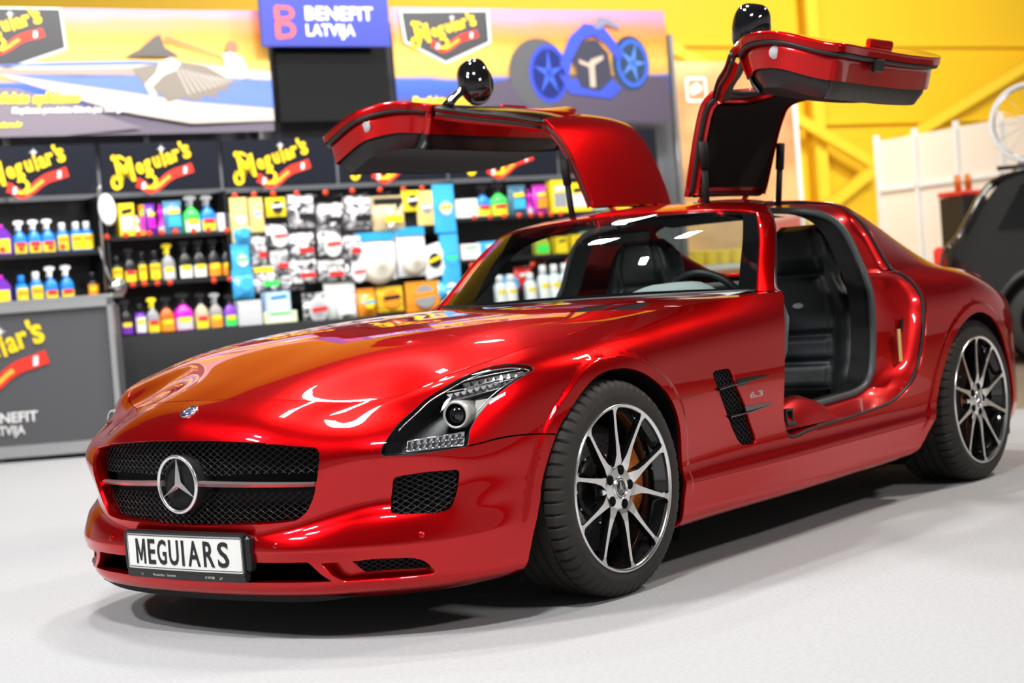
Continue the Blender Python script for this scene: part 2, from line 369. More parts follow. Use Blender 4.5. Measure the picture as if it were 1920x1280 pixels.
# bonnet: height over (x, t = y / ridge half width)
HX = np.array([.86,.8,.7,.6,.5,.4,.26,.11,-.05,-.2,-.36,-.52,-.7,-.85,-1.0,-1.15,-1.3])
HY = np.interp(-HX, [-.86,-.7,-.6,-.56,-.48,-.38,-.25,-.09,.1,.36,.6,1.1,1.5], [.63,.655,.66,.665,.715,.757,.795,.81,.81,.813,.82,.855,.86])
HT = np.array([0,.15,.3,.42,.55,.7,.82,.92,1.0,1.06])
def _hz(kx, kz): return pchip(kx, kz, -HX)
_hc = {0:   _hz([-.86,-.8,-.7,-.55,-.4,-.2,0,.2,.4,.6,.8,1.0,1.3],[.682,.702,.733,.773,.811,.853,.877,.891,.901,.906,.908,.905,.896]),
       .3:  _hz([-.86,-.8,-.7,-.55,-.4,-.2,0,.2,.4,.6,.8,1.0,1.3],[.674,.697,.731,.774,.813,.856,.879,.893,.903,.907,.908,.904,.895]),
       .55: _hz([-.86,-.8,-.7,-.55,-.4,-.2,0,.2,.4,.6,.8,1.0,1.3],[.655,.672,.705,.762,.808,.85,.873,.888,.898,.902,.904,.901,.893]),
       .82: _hz([-.86,-.8,-.7,-.6,-.5,-.4,-.2,0,.2,.4,.6,.8,1.0,1.3],[.645,.655,.672,.705,.748,.788,.830,.853,.868,.878,.885,.889,.891,.89]),
       1.0: _hz([-.86,-.7,-.6,-.56,-.48,-.38,-.25,-.09,.1,.36,.6,1.1,1.5],[.64,.655,.678,.706,.735,.758,.785,.806,.832,.852,.864,.882,.89])}
_k = sorted(_hc); _net = np.zeros((len(HX), len(HT), 3))
for _i, x in enumerate(HX):
    zz = c2spline(_k, [_hc[k][_i] for k in _k], np.minimum(HT, 1.0))[:, 0]
    sl = (zz[8]-zz[7])/(HT[8]-HT[7]); zz[9] = zz[8]+sl*.06*1.3
    for _j, t in enumerate(HT): _net[_i, _j] = (x, t*HY[_i], zz[_j])
_full = _net.copy()
_ed = c2spline(np.arange(14), TOP[:14], np.arange(0, 13, .1))
for _it in range(4):                            # let the bonnet edge meet the shut line in height
    _s = Surf(_full[::-1][:, ::-1], mirror_j1=True); _g = _s.grid(.02, .02)[2].reshape(-1, 3)
    _dz = np.array([e[2]-_g[((_g[:, :2]-e[:2])**2).sum(1).argmin(), 2] for e in _ed])
    for _i in range(len(HX)):
        for _j in range(len(HT)):
            p = _full[_i, _j]; d = np.sqrt(((_ed[:, :2]-p[:2])**2).sum(1)); w = np.exp(-(d/.05)**2)+1e-9
            _full[_i, _j, 2] += (w*_dz).sum()/w.sum()*math.exp(-(d.min()/.13)**2) if 'math' in globals() else (w*_dz).sum()/w.sum()*np.exp(-(d.min()/.13)**2)
_net = _full
HOOD = Surf(_net[::-1][:, ::-1], mirror_j1=True)     # u: cowl -> nose, v: outside -> centre

# roof and fastback: sections (y,z) from belt over the rail to the centre
RS = [(-1.3, [(0.8, 0.895), (0.775, 0.9464), (0.74, 1.0128), (0.7, 1.0792), (0.645, 1.133), (0.56, 1.163), (0.4, 1.183), (0.2, 1.196), (0, 1.2)]),
      (-1.46, [(0.825, 0.9), (0.79, 0.97), (0.75, 1.05), (0.705, 1.13), (0.645, 1.182), (0.56, 1.208), (0.4, 1.225), (0.2, 1.236), (0, 1.24)]),
      (-1.62, [(0.83, 0.903), (0.8, 0.9812), (0.76, 1.0674), (0.71, 1.1536), (0.65, 1.207), (0.56, 1.232), (0.4, 1.247), (0.2, 1.256), (0, 1.26)]),
      (-1.85, [(0.83, 0.91), (0.8, 0.9874), (0.76, 1.0748), (0.715, 1.1622), (0.655, 1.22), (0.56, 1.244), (0.4, 1.258), (0.2, 1.267), (0, 1.27)]),
      (-2.1, [(0.825, 0.915), (0.79, 0.9854), (0.755, 1.0708), (0.71, 1.1562), (0.65, 1.214), (0.55, 1.24), (0.4, 1.256), (0.2, 1.265), (0, 1.268)]),
      (-2.3, [(0.815, 0.918), (0.775, 0.9784), (0.735, 1.0468), (0.69, 1.1252), (0.63, 1.18), (0.54, 1.21), (0.4, 1.231), (0.2, 1.244), (0, 1.248)]),
      (-2.55, [(0.8, 0.918), (0.755, 0.954), (0.71, 1.003), (0.665, 1.057), (0.6, 1.102), (0.52, 1.13), (0.4, 1.155), (0.2, 1.173), (0, 1.18)]),
      (-2.8, [(0.785, 0.908), (0.735, 0.9262), (0.69, 0.9504), (0.64, 0.9806), (0.58, 1.006), (0.5, 1.026), (0.38, 1.049), (0.2, 1.066), (0, 1.072)]),
      (-3.02, [(0.775, 0.885), (0.72, 0.8918), (0.67, 0.8996), (0.62, 0.9104), (0.56, 0.92), (0.48, 0.93), (0.36, 0.941), (0.2, 0.953), (0, 0.956)]),
      (-3.25, [(0.75, 0.835), (0.7, 0.839), (0.65, 0.84), (0.6, 0.84), (0.53, 0.842), (0.45, 0.846), (0.34, 0.85), (0.18, 0.854), (0, 0.856)]),
      (-3.36, [(0.66, 0.79), (0.62, 0.797), (0.58, 0.8), (0.53, 0.801), (0.48, 0.803), (0.4, 0.806), (0.3, 0.81), (0.16, 0.813), (0, 0.815)]),
      (-3.46, [(0.5, 0.79), (0.46, 0.793), (0.43, 0.794), (0.4, 0.794), (0.36, 0.796), (0.3, 0.8), (0.22, 0.803), (0.12, 0.806), (0, 0.808)])]
_xs = -np.array([r[0] for r in RS]); _n = np.array([[(-x, y, z) for (y, z) in r[1]] for x, r in zip(_xs, RS)])
_tt = np.linspace(_xs[0], _xs[-1], 34)
_net = np.array([c2spline(_xs, _n[:, j], _tt) for j in range(_n.shape[1])]).transpose(1, 0, 2)
ROOF = Surf(_net, mirror_j1=True)
TRC = {
 'grille': [(0.9409,0.0021,0.5953),(0.9320,0.1589,0.5934),(0.9026,0.3517,0.5811),(0.8453,0.4912,0.5630),(0.8465,0.5056,0.5478),(0.8521,0.5088,0.5271),(0.8578,0.5029,0.4820),(0.8584,0.4820,0.4237),(0.8632,0.4562,0.3810),(0.8764,0.4210,0.3545),(0.8971,0.3629,0.3486),(0.9150,0.2791,0.3447),(0.9253,0.1204,0.3377),(0.9287,-0.0000,0.3373)],
 'intake': [(0.7299,0.6742,0.4630),(0.6686,0.7425,0.4700),(0.5979,0.8042,0.4678),(0.5930,0.8071,0.4580),(0.5972,0.8033,0.4263),(0.6079,0.7978,0.3887),(0.6263,0.7891,0.3589),(0.6509,0.7713,0.3515),(0.7316,0.6909,0.3552),(0.7453,0.6672,0.3614),(0.7275,0.6562,0.3968),(0.7253,0.6647,0.4318)],
 'low_intake': [(0.8756,0.4989,0.2339),(0.8254,0.6041,0.2368),(0.7989,0.6458,0.2399),(0.7337,0.7206,0.2346),(0.7089,0.7421,0.2250),(0.6936,0.7533,0.2091),(0.6810,0.7623,0.1890),(0.6845,0.7584,0.1803),(0.7720,0.6591,0.1748),(0.8455,0.5519,0.1773),(0.8602,0.5245,0.2001)],
 'mid_intake': [(0.8888,0.4655,0.2380),(0.8727,0.4948,0.2041),(0.8598,0.5262,0.1802),(0.8969,0.4301,0.1765),(0.9263,0.2841,0.1722)],
 'lamp': [(0.7601,0.6617,0.5324),(0.7529,0.6710,0.5239),(0.6958,0.7275,0.5221),(0.5705,0.8194,0.5296),(0.5639,0.8224,0.5342),(0.5457,0.8206,0.5767),(0.5187,0.8264,0.6083),(0.4610,0.8440,0.6563),(0.3882,0.8635,0.6958),(0.3290,0.8752,0.7177),(0.3030,0.8779,0.7272),(0.3006,0.8700,0.7375),(0.3260,0.8457,0.7484),(0.3720,0.8068,0.7511),(0.4062,0.7834,0.7468),(0.4731,0.7606,0.7297),(0.5348,0.7336,0.7048),(0.5851,0.6971,0.6754),(0.6249,0.6775,0.6450),(0.6718,0.6647,0.6154),(0.7203,0.6639,0.5825),(0.7522,0.6611,0.5520)],
 'bump_shut': [(0.5618,0.8243,0.5308),(0.4522,0.8753,0.5424),(0.2865,0.9190,0.5419)],
 'fender_shut': [(-0.3219,0.9468,0.5693),(-0.6043,0.9398,0.5806),(-0.9410,0.9398,0.5955),(-1.0534,0.9395,0.5951)],
 'vent': [(-0.5826,0.9388,0.6344),(-0.5991,0.9380,0.6437),(-0.6888,0.9373,0.6450),(-0.7040,0.9379,0.6374),(-0.7357,0.9391,0.5799),(-0.7921,0.9319,0.5054),(-0.8660,0.9204,0.3893),(-0.8591,0.9210,0.3716),(-0.8340,0.9212,0.3694),(-0.7676,0.9210,0.3758),(-0.7400,0.9208,0.3948),(-0.6718,0.9298,0.4841),(-0.6045,0.9398,0.5828)],
 'slot1': [(-0.7281,0.9394,0.6035),(-0.8161,0.9395,0.6047),(-0.9344,0.9398,0.6008),(-0.9449,0.9398,0.5970),(-0.8318,0.9394,0.5886),(-0.7393,0.9391,0.5806)],
 'slot2': [(-0.7829,0.9319,0.5053),(-0.8691,0.9315,0.5039),(-0.9687,0.9308,0.4995),(-0.9729,0.9301,0.4953),(-0.8891,0.9290,0.4871),(-0.8031,0.9283,0.4812)],
 'fin1': [(-0.6043,0.9398,0.5813),(-0.7365,0.9393,0.5882),(-0.9410,0.9398,0.5955)],
 'fin2': [(-0.6790,0.9293,0.4816),(-0.7994,0.9287,0.4834),(-0.9729,0.9301,0.4953)],
 'badge': [(-0.8086,0.9376,0.5540),(-0.9020,0.9379,0.5563),(-0.9033,0.9347,0.5265),(-0.8130,0.9348,0.5279)],
 'gap': [(-1.2213,0.8591,0.8844),(-1.2014,0.8768,0.8554),(-1.1309,0.9129,0.7806),(-1.0572,0.9395,0.5947),(-1.0677,0.9200,0.4041),(-1.0935,0.9214,0.3611),(-1.2737,0.9177,0.3695),(-1.7126,0.9098,0.3850),(-1.9930,0.9142,0.4182),(-2.1401,0.9258,0.4984),(-2.2242,0.9359,0.6666),(-2.2480,0.9318,0.7304),(-2.2759,0.9212,0.7947),(-2.2654,0.8931,0.8558),(-2.2382,0.8576,0.8997),(-2.1834,0.8406,0.9173)],
 'gap_roof': [(-2.2271,0.8190,0.9170),(-2.2122,0.8025,0.9470),(-2.2105,0.7699,1.0085),(-2.2070,0.7254,1.0953),(-2.1777,0.6939,1.1512),(-2.2449,0.6016,1.2008),(-2.0955,0.6300,1.2149)],
 'sensor1': [(0.9166,0.3674,0.2885)],
 'sensor2': [(0.7075,0.7463,0.2965)],
 'emblem': [(0.8667,0.0000,0.6807)],
 'lampA': [(0.5511,0.7423,0.6836),(0.5145,0.7808,0.6885),(0.4684,0.8141,0.6974),(0.4160,0.8427,0.7059),(0.3522,0.8654,0.7184)],
 'lampB': [(0.5026,0.7689,0.7095),(0.4607,0.7997,0.7173),(0.4184,0.8262,0.7222),(0.3726,0.8500,0.7253),(0.3259,0.8696,0.7270)],
 'lampE': [(0.5502,0.7529,0.6755),(0.4725,0.8167,0.6899),(0.3867,0.8592,0.7044),(0.3097,0.8769,0.7254)],
 'proj': [(0.5575,0.7847,0.6293)],
 'drl': [(0.6937,0.7098,0.5654),(0.5594,0.8127,0.5737),(0.5733,0.8164,0.5353),(0.7089,0.7139,0.5336)],
 'drlb': [(0.7399,0.6635,0.5650),(0.7035,0.7021,0.5635),(0.7181,0.7057,0.5317),(0.7518,0.6710,0.5329)],
 'blade': [(0.4953,0.8132,0.6689),(0.4436,0.8474,0.6709),(0.4702,0.8409,0.6503),(0.5240,0.8260,0.6004)],
 'hvent1': [(-0.2406,0.6143,0.8763),(-0.4047,0.5666,0.8886),(-0.5588,0.5956,0.8911),(-0.3520,0.6673,0.8757)],
 'hvent2': [(-0.3347,0.6772,0.8736),(-0.5439,0.6543,0.8851),(-0.6585,0.6651,0.8873),(-0.4536,0.7549,0.8688)],
 'pillar_seam': [(-1.2350,0.8600,0.8837)],
}
# ---------------------------------------------------------------- trimmed panels cut from the master surfaces
def near_uv(S, P, it=6):
    P = np.atleast_2d(np.asarray(P, float))
    if not hasattr(S, '_g'): S._g = S.grid(.02, .015)
    uu, vv, G = S._g; Q = G.reshape(-1, 3); out = []
    for p in P:
        k = ((Q-p)**2).sum(1).argmin(); u, v = uu[k//len(vv)], vv[k % len(vv)]
        for _ in range(it):
            e = .003; u0, u1, v0, v1 = max(u-e, 0), min(u+e, S.U), max(v-e, 0), min(v+e, S.V)
            X = S.ev([u, u0, u1, u, u], [v, v, v, v0, v1]); du = (X[2]-X[1])/(u1-u0); dv = (X[4]-X[3])/(v1-v0)
            r = p-X[0]; A = np.array([[du@du, du@dv], [du@dv, dv@dv]])+np.eye(2)*1e-9; d = np.linalg.solve(A, [du@r, dv@r])
            u = min(max(u+d[0], 0), S.U); v = min(max(v+d[1], 0), S.V)
        out.append((u, v))
    return np.array(out)
def densify(P, step, closed=True):
    P = np.asarray(P, float); out = []; n = len(P)
    for i in range(n if closed else n-1):
        a, b = P[i], P[(i+1) % n]; k = max(1, int(np.ceil(np.linalg.norm(b-a)/step)))
        for j in range(k): out.append(a+(b-a)*j/k)
    if not closed: out.append(P[-1])
    return np.array(out)
def curve(P, step=.02, closed=False, sharp=()):
    """smooth curve through points (centripetal Catmull-Rom); indices in sharp stay corners"""
    P = np.asarray(P, float); n = len(P); out = []
    def seg(p0, p1, p2, p3, k):
        t = np.linspace(0, 1, k, endpoint=False)[:, None]
        d1 = max(np.linalg.norm(p1-p0), 1e-6)**.5; d2 = max(np.linalg.norm(p2-p1), 1e-6)**.5; d3 = max(np.linalg.norm(p3-p2), 1e-6)**.5
        m1 = (p1-p0)/d1-(p2-p0)/(d1+d2)+(p2-p1)/d2; m2 = (p2-p1)/d2-(p3-p1)/(d2+d3)+(p3-p2)/d3; m1 = m1*d2; m2 = m2*d2
        return (2*t**3-3*t**2+1)*p1+(t**3-2*t**2+t)*m1+(-2*t**3+3*t**2)*p2+(t**3-t**2)*m2
    for i in range(n if closed else n-1):
        p1, p2 = P[i], P[(i+1) % n]
        p0 = P[i-1] if (closed or i > 0) else 2*p1-p2; p3 = P[(i+2) % n] if (closed or i+2 < n) else 2*p2-p1
        if i in sharp: p0 = 2*p1-p2
        if (i+1) % n in sharp: p3 = 2*p2-p1
        k = max(2, int(np.ceil(np.linalg.norm(p2-p1)/step))); out.append(seg(p0, p1, p2, p3, k))
    out = np.vstack(out)
    return out if closed else np.vstack([out, P[-1:]])
def rounded(P, r, step=.006):
    """closed polygon with corners rounded (2D or 3D), r scalar or per corner"""
    P = np.asarray(P, float); n = len(P); out = []; r = np.broadcast_to(np.asarray(r, float), (n,))
    for i in range(n):
        a, b, c = P[i-1], P[i], P[(i+1) % n]; la, lc = np.linalg.norm(a-b), np.linalg.norm(c-b); d = min(r[i], la*.48, lc*.48)
        if d < 1e-5: out.append(b); continue
        p, q = b+(a-b)/la*d, b+(c-b)/lc*d; k = max(3, int(d*1.6/step))
        for t in np.linspace(0, 1, k+1): out.append((1-t)**2*p+2*t*(1-t)*b+t*t*q)
    return np.array(out)
def winding(pts, loop):
    x, y = pts[:, 0], pts[:, 1]; ins = np.zeros(len(pts), bool); n = len(loop)
    for i in range(n):
        (x1, y1), (x2, y2) = loop[i], loop[(i+1) % n]
        if y1 == y2: continue
        c = ((y1 > y) != (y2 > y)) & (x < (x2-x1)*(y-y1)/(y2-y1)+x1); ins ^= c
    return ins
def offset_loop(L, d):
    """move a closed 2D loop inward (d>0) whatever its direction"""
    L = np.asarray(L, float); ar = (L[:, 0]*np.roll(L[:, 1], -1)-np.roll(L[:, 0], -1)*L[:, 1]).sum()
    T = np.roll(L, -1, 0)-np.roll(L, 1, 0); T /= np.maximum(np.linalg.norm(T, axis=1), 1e-9)[:, None]
    N = np.stack([-T[:, 1], T[:, 0]], 1)*(1 if ar > 0 else -1)
    return L+N*d
def trim(S, outer, holes=(), step=.02, edge=.012, flange=.012, hole_flange=None, name='panel', mat=None, parent=None, mirror=False, both=False, thick=0, disp=0, keep=False, xf=None, fm=None, extra=None, warp=None):
    """sheet of S inside `outer` minus `holes` (uv loops), edges turned inward by flange.
    mirror: y -> -y; both: this half and its mirror in one mesh"""
    outer = densify(outer, edge); holes = [densify(h, edge) for h in holes]
    for L in [outer]+holes:
        L[:, 0] = np.clip(L[:, 0], 0, S.U); L[:, 1] = np.clip(L[:, 1], 0, S.V)
    lo, hi = outer.min(0), outer.max(0)
    gx, gy = np.meshgrid(np.arange(lo[0]+step*.5, hi[0], step), np.arange(lo[1]+step*.5, hi[1], step*.8))
    gx = gx.copy(); gx[1::2] += step*.5; g = np.c_[gx.ravel(), gy.ravel()]
    m = winding(g, outer)
    for h in holes: m &= ~winding(g, h)
    g = g[m]
    if extra is not None:
        ex = np.asarray(extra); me_ = winding(ex, outer)
        for h in holes: me_ &= ~winding(ex, h)
        ex = ex[me_]
        if len(ex):
            d = np.full(len(g), 9.)
            for i in range(0, len(ex), 64): d = np.minimum(d, np.sqrt(((g[:, None]-ex[None, i:i+64])**2).sum(2)).min(1))
            g = np.vstack([g[d > .008], ex])
    for L in [outer]+holes:           # keep lattice points off the boundary
        if len(g):
            d = np.full(len(g), 9.)
            for i in range(0, len(L), 64): d = np.minimum(d, np.sqrt(((g[:, None]-L[None, i:i+64])**2).sum(2)).min(1))
            g = g[d > edge*.55]
    P = [tuple(p) for p in g]; E = []; loops = []
    for L in [outer]+holes:
        o = len(P); P += [tuple(p) for p in L]; n = len(L); E += [(o+i, o+(i+1) % n) for i in range(n)]; loops.append(range(o, o+n))
    r = delaunay_2d_cdt([Vector(p) for p in P], E, [], 0, 1e-6)
    V2 = np.array([(p.x, p.y) for p in r[0]]); F = np.array([f for f in r[2]])
    c = V2[F].mean(1); m = winding(c, outer)
    for h in holes: m &= ~winding(c, h)
    F = F[m]; old = {}
    for i, o in enumerate(r[3]):
        for q in o: old[q] = i
    X = S.ev(V2[:, 0], V2[:, 1]); N = S.nrm(V2[:, 0], V2[:, 1])
    # outward orientation: away from the car's core
    cen = np.array([-1.2, 0, .45]); s = np.sign(((X-cen)*N).sum(1).sum()) or 1
    N = N*s
    f0 = F[0]; fn = np.cross(X[F[:, 1]]-X[F[:, 0]], X[F[:, 2]]-X[F[:, 0]]); flip = (fn*N[F[:, 0]]).sum() < 0
    if flip: F = F[:, ::-1]
    X = X+N*disp
    if warp is not None: X, N = warp(X, N)
    V = list(X); NN = list(N); FF = [tuple(f) for f in F]; MI = [0]*len(FF)
    for li, L in enumerate(loops):
        fl = flange if li == 0 else (hole_flange if hole_flange is not None else flange)
        if isinstance(fl, (list, tuple)): fl = fl[li-1] if li else fl[0]
        if not fl: continue
        ids = [old[k] for k in L]; ids = [a for i, a in enumerate(ids) if a != ids[i-1]]; n = len(ids)
        a0 = len(V); pts = X[ids]; nn = N[ids]
        tan = np.roll(pts, -1, 0)-np.roll(pts, 1, 0); tan /= np.maximum(np.linalg.norm(tan, axis=1), 1e-9)[:, None]
        side = np.cross(tan, nn); uvL = V2[ids]
        # which side is material: test a step in 3D via uv loop orientation
        ar = (uvL[:, 0]*np.roll(uvL[:, 1], -1)-np.roll(uvL[:, 0], -1)*uvL[:, 1]).sum()
        # rounded lip: two rings
        V += list(pts); NN += list(nn)
        mid = pts-nn*fl*.35; V += list(mid); NN += list(nn*.2); V += list(pts-nn*fl); NN += list(nn*.01)
        sg = 1 if (ar > 0) == (not flip) else -1
        if li > 0: sg = -sg
        sd = side*(sg)  # away from material
        for k in range(n):
            NN[a0+n+k] = tuple(sd[k]); NN[a0+2*n+k] = tuple(sd[k])
            NN[a0+k] = tuple((nn[k]+sd[k])/1.5)
        for row in (0, 1):
            for k in range(n):
                k2 = (k+1) % n; if_skip = (pts[k][1] < 1e-4 and pts[k2][1] < 1e-4)
                if if_skip: continue
                q = (a0+row*n+k, a0+row*n+k2, a0+(row+1)*n+k2, a0+(row+1)*n+k)
                FF.append(q if sg*(-1 if li == 0 else 1) > 0 else q[::-1]); MI.append(1 if fm else 0)
    V = np.array(V); NN = np.array(NN); NN /= np.maximum(np.linalg.norm(NN, axis=1), 1e-9)[:, None]
    # fix winding of each face against its normals
    FA = []
    for f in FF:
        a, b, c_ = V[f[0]], V[f[1]], V[f[2]]; w = np.cross(b-a, c_-a)
        if len(f) == 4: w = np.cross(c_-a, V[f[3]]-b)
        FA.append(f if w@(NN[f[0]]+NN[f[2]]) >= 0 else f[::-1])
    if mirror or both:
        Vm = V*[1, -1, 1]; Nm = NN*[1, -1, 1]; Fm = [f[::-1] for f in FA]
        if both:
            k = len(V); V = np.vstack([V, Vm]); NN = np.vstack([NN, Nm]); FA = FA+[tuple(i+k for i in f) for f in Fm]; MI = MI*2
        else: V, NN, FA = Vm, Nm, Fm
    if xf is not None:
        a0 = V[:3].copy(); V = xf(V); NN = xf(NN, True)
        if getattr(xf, 'mirrors', False): FA = [f[::-1] for f in FA]
    if keep: return V, FA, NN
    return mk(name, V, FA, mat, parent, True, NN, mats=[mat, fm] if fm else None, mi=MI if fm else None)
def uvl(S, P3, rnd=None, off=0):
    """closed loop of 3D points -> uv loop on S, optional corner rounding and inward offset"""
    L = near_uv(S, P3)
    if rnd is not None: L = rounded(L, rnd)
    if off: L = offset_loop(L, off)
    return L
# ================================================================ the car
car = empty('sports_car', (0, 0, 0))
tag(car, 'shiny red two-door coupe with both gullwing doors raised, on pale carpet', 'car')
T_ = {k: np.array(v) for k, v in TRC.items()}
def SUV(P, S=SIDE): return near_uv(S, P)
# --- shared uv curves on the side surface (u along the car, v upwards)
grille_c = SUV(T_['grille']); grille_c[0, 0] = grille_c[-1, 0] = 0
grille_c = grille_c[:-1] if abs(grille_c[-1, 1]-grille_c[-2, 1]) < 1e-4 else grille_c
lamp_uv = curve(SUV(T_['lamp']), .012, True, sharp=(0, 1, 3, 4))
shut = SUV(T_['bump_shut'])
ARCH_F = np.array([(.43,.12),(.405,.21),(.372,.31),(.338,.43),(.273,.545),(.202,.612),(.126,.667),(.058,.694),(-.041,.703),(-.119,.691),(-.201,.656),(-.282,.60),(-.333,.535),(-.360,.46),(-.362,.37),(-.345,.26),(-.315,.15),(-.305,.12)])
ARCH_R = np.array([(-2.0,.15),(-2.10,.20),(-2.20,.28),(-2.27,.38),(-2.335,.506),(-2.443,.635),(-2.647,.715),(-2.83,.665),(-2.948,.546),(-3.01,.42),(-3.03,.3),(-3.0,.16)])
def side_pts(XZ):
    out = []
    for x, z in XZ:
        y = np.interp(-x, -PL[:19, 0], PL[:19, 1]) if x > -2.6 else np.interp(-x, -PL[18:22, 0], PL[18:22, 1]); out.append((x, y, z))
    return np.array(out)
af = curve(SUV(side_pts(ARCH_F)), .02); ar_ = curve(SUV(side_pts(ARCH_R)), .02)
V0 = .0
ARCL = [curve(a, .01) for a in (ARCH_F, ARCH_R)]
def arch_warp(X, N, h=.0065, d0=.034, d1=.050):
    """raised flat lip round each wheel arch"""
    X = X.copy(); N = N.copy()
    for A in ARCL:
        m = np.where((np.abs(N[:, 1]) > .35) & (np.abs(X[:, 1]) > .7) & (X[:, 0] > A[:, 0].min()-.1) & (X[:, 0] < A[:, 0].max()+.1))[0]
        if not len(m): continue
        q = X[m][:, [0, 2]]; D = np.sqrt(((q[:, None]-A[None])**2).sum(2)); k = D.argmin(1); d = D[np.arange(len(q)), k]; g_ = (q-A[k])/np.maximum(d, 1e-5)[:, None]
        t = np.clip((d-d0)/(d1-d0), 0, 1); f = h*(1-(3*t*t-2*t**3)); fp = -h*(6*t-6*t*t)/(d1-d0); w = np.clip((q[:, 1]-.26)/.08, 0, 1)
        X[m, 1] += f*w; N[m, 0] -= g_[:, 0]*fp*w; N[m, 2] -= g_[:, 1]*fp*w
    return X, N/np.linalg.norm(N, axis=1)[:, None]
def arch_rings():
    P = []
    for A in ARCL:
        T = np.gradient(A, axis=0); T /= np.linalg.norm(T, axis=1)[:, None]; Nr = np.c_[T[:, 1], -T[:, 0]]; c = A.mean(0)
        Nr *= np.sign(((A-c)*Nr).sum())
        for d in (.032, .038, .042, .046, .052): P += [tuple(p) for p in (A+Nr*d)[::2]]
    return side_pts(P)
af[0, 1] = af[-1, 1] = 0; ar_[0, 1] = ar_[-1, 1] = 0
i_split = int(np.argmin(np.hypot(*(af-shut[-1]).T)[:len(af)//2]))
shut_c = curve(np.vstack([SUV(T_['lamp'][3:4]), shut[1:2], af[i_split:i_split+1]]), .03)
VT = SIDE.V
# where the lamp's inner edge meets the bonnet shut line
lamp_top_k = int(np.argmax([p[1]-abs(p[0]-0)*0 if p[1] > 0 else 0 for p in lamp_uv]))
# bumper: bottom edge -> arch -> shut line -> lamp front corner -> lamp inner edge -> bonnet line -> nose centre
Lc = SUV(T_['lamp'])                       # corner points in order: 0 front low, 3 rear low, 10 tip, 16/17 inner top
inner = curve(np.vstack([Lc[0], Lc[21], Lc[20], Lc[19], Lc[18], Lc[17]]), .012)
low = curve(Lc[0:4], .015, sharp=(1,))
top_u = Lc[17, 0]-.02
g = .0022
RINGS = SUV(arch_rings())
bump_outer = np.vstack([[(0, 0)], af[:i_split+1], shut_c[::-1][1:], low[::-1][1:], inner[1:], [(top_u, VT-.012), (top_u-.02, VT-g)], [(0, VT-g)]])
bump_outer[0] = (0, 0)
# the bumper also holds these openings
intake_uv = rounded(SUV(T_['intake']), .018); lowin_uv = rounded(SUV(T_['low_intake']), .012)
_mi = SUV(T_['mid_intake']); _mi0 = SUV([(.95, 0, .242), (.95, 0, .180)])
front_bumper = None
# grille opening touches the centre line, so it is part of the outer outline
_ms = SUV(T_['mid_intake'][[0, 1, 2]])
vtop, vbot = _ms[0, 1], _ms[2, 1]
mid_loop = [(0, vbot), (_ms[2, 0], vbot), tuple(_ms[1]), (_ms[0, 0], vtop), (0, vtop)]
gu = grille_c.copy(); gu = curve(np.vstack([gu[:3], rounded(np.vstack([gu[2], gu[3:-1], gu[-1]]), .01)[1:-1], gu[-1:]]), .012)
gu[0, 0] = 0; gu[-1, 0] = 0
# outline walked from the bottom centre up the outside, down the centre line past both openings
bump_outer = np.vstack([bump_outer, gu, np.array(mid_loop)[::-1]])
trim(SIDE, bump_outer, [intake_uv, lowin_uv], .018, .010, .012, [.03, .045], 'front_bumper', M_['paint'], car, both=True, extra=RINGS, warp=arch_warp)

# --- bonnet
hood_out = []
for p in SIDE.ev(np.linspace(0, SUV([(-1.15, .857, .883)])[0, 0], 90), np.full(90, VT)): hood_out.append(p)
hood_out = np.array(hood_out); rear = curve([(-1.17, .82, .89), (-1.12, .66, .895), (-1.06, .42, .90), (-1.02, .2, .905), (-1.01, 0, .908)], .03)
hl = np.vstack([near_uv(HOOD, hood_out[:-1]), near_uv(HOOD, rear)])
hl[:, 1] = np.where(np.abs(np.r_[hood_out[:-1, 1], rear[:, 1]]) < 1e-3, HOOD.V, hl[:, 1])
hl[-1, 1] = HOOD.V; hl[0, 1] = HOOD.V
def inset_open(L, d, axis_v):
    """inset a loop except where it lies on the centre line"""
    M = offset_loop(L, d); on = L[:, 1] >= axis_v-1e-6; M[on, 1] = axis_v; return M
hl2 = inset_open(hl, g, HOOD.V)
hv = [rounded(near_uv(HOOD, T_[k]), .008) for k in ('hvent1', 'hvent2')]
trim(HOOD, hl2, hv, .025, .014, .012, .02, 'bonnet', M_['paint'], car, both=True)
for k in ('hvent1', 'hvent2'):
    for s in (False, True):
        o = trim(HOOD, offset_loop(rounded(near_uv(HOOD, T_[k]), .008), -.004), (), .02, .01, 0, name='bonnet_vent', mat=M_['dark_void'], parent=car, mirror=s, disp=-.0025)

# --- body side: fender, sill, rear quarter and tail in one skin per car
gapS = SUV(T_['gap']); gapS_c = curve(gapS, .02, sharp=())
gap_open = gapS_c.copy(); gap_open[0, 1] = VT; gap_open[-1, 1] = VT
vent_uv = rounded(SUV(T_['vent']), .006); s1 = curve(SUV(T_['slot1']), .01, True, sharp=(0, 3)); s2 = curve(SUV(T_['slot2']), .01, True, sharp=(0, 3))
lo_out = curve(Lc[3:18], .012, sharp=(0, 1))
u_end = SIDE.U
tip_u = lo_out[-1]
fs = shut_c.copy()
side_outer = np.vstack([fs[::-1]+[0, 2*g], [lo_out[0]+(.002, .002)], lo_out[1:], [(top_u+.004, VT-.012), (top_u+.02, VT)], gap_open, [(u_end, VT), (u_end, 0)], ar_[::-1], af[i_split:][::-1]])
# drop the duplicated seam start point
trim(SIDE, side_outer, [vent_uv], .02, .012, .014, [.03], 'body_side', M_['paint'], car, both=True, extra=RINGS, warp=arch_warp)
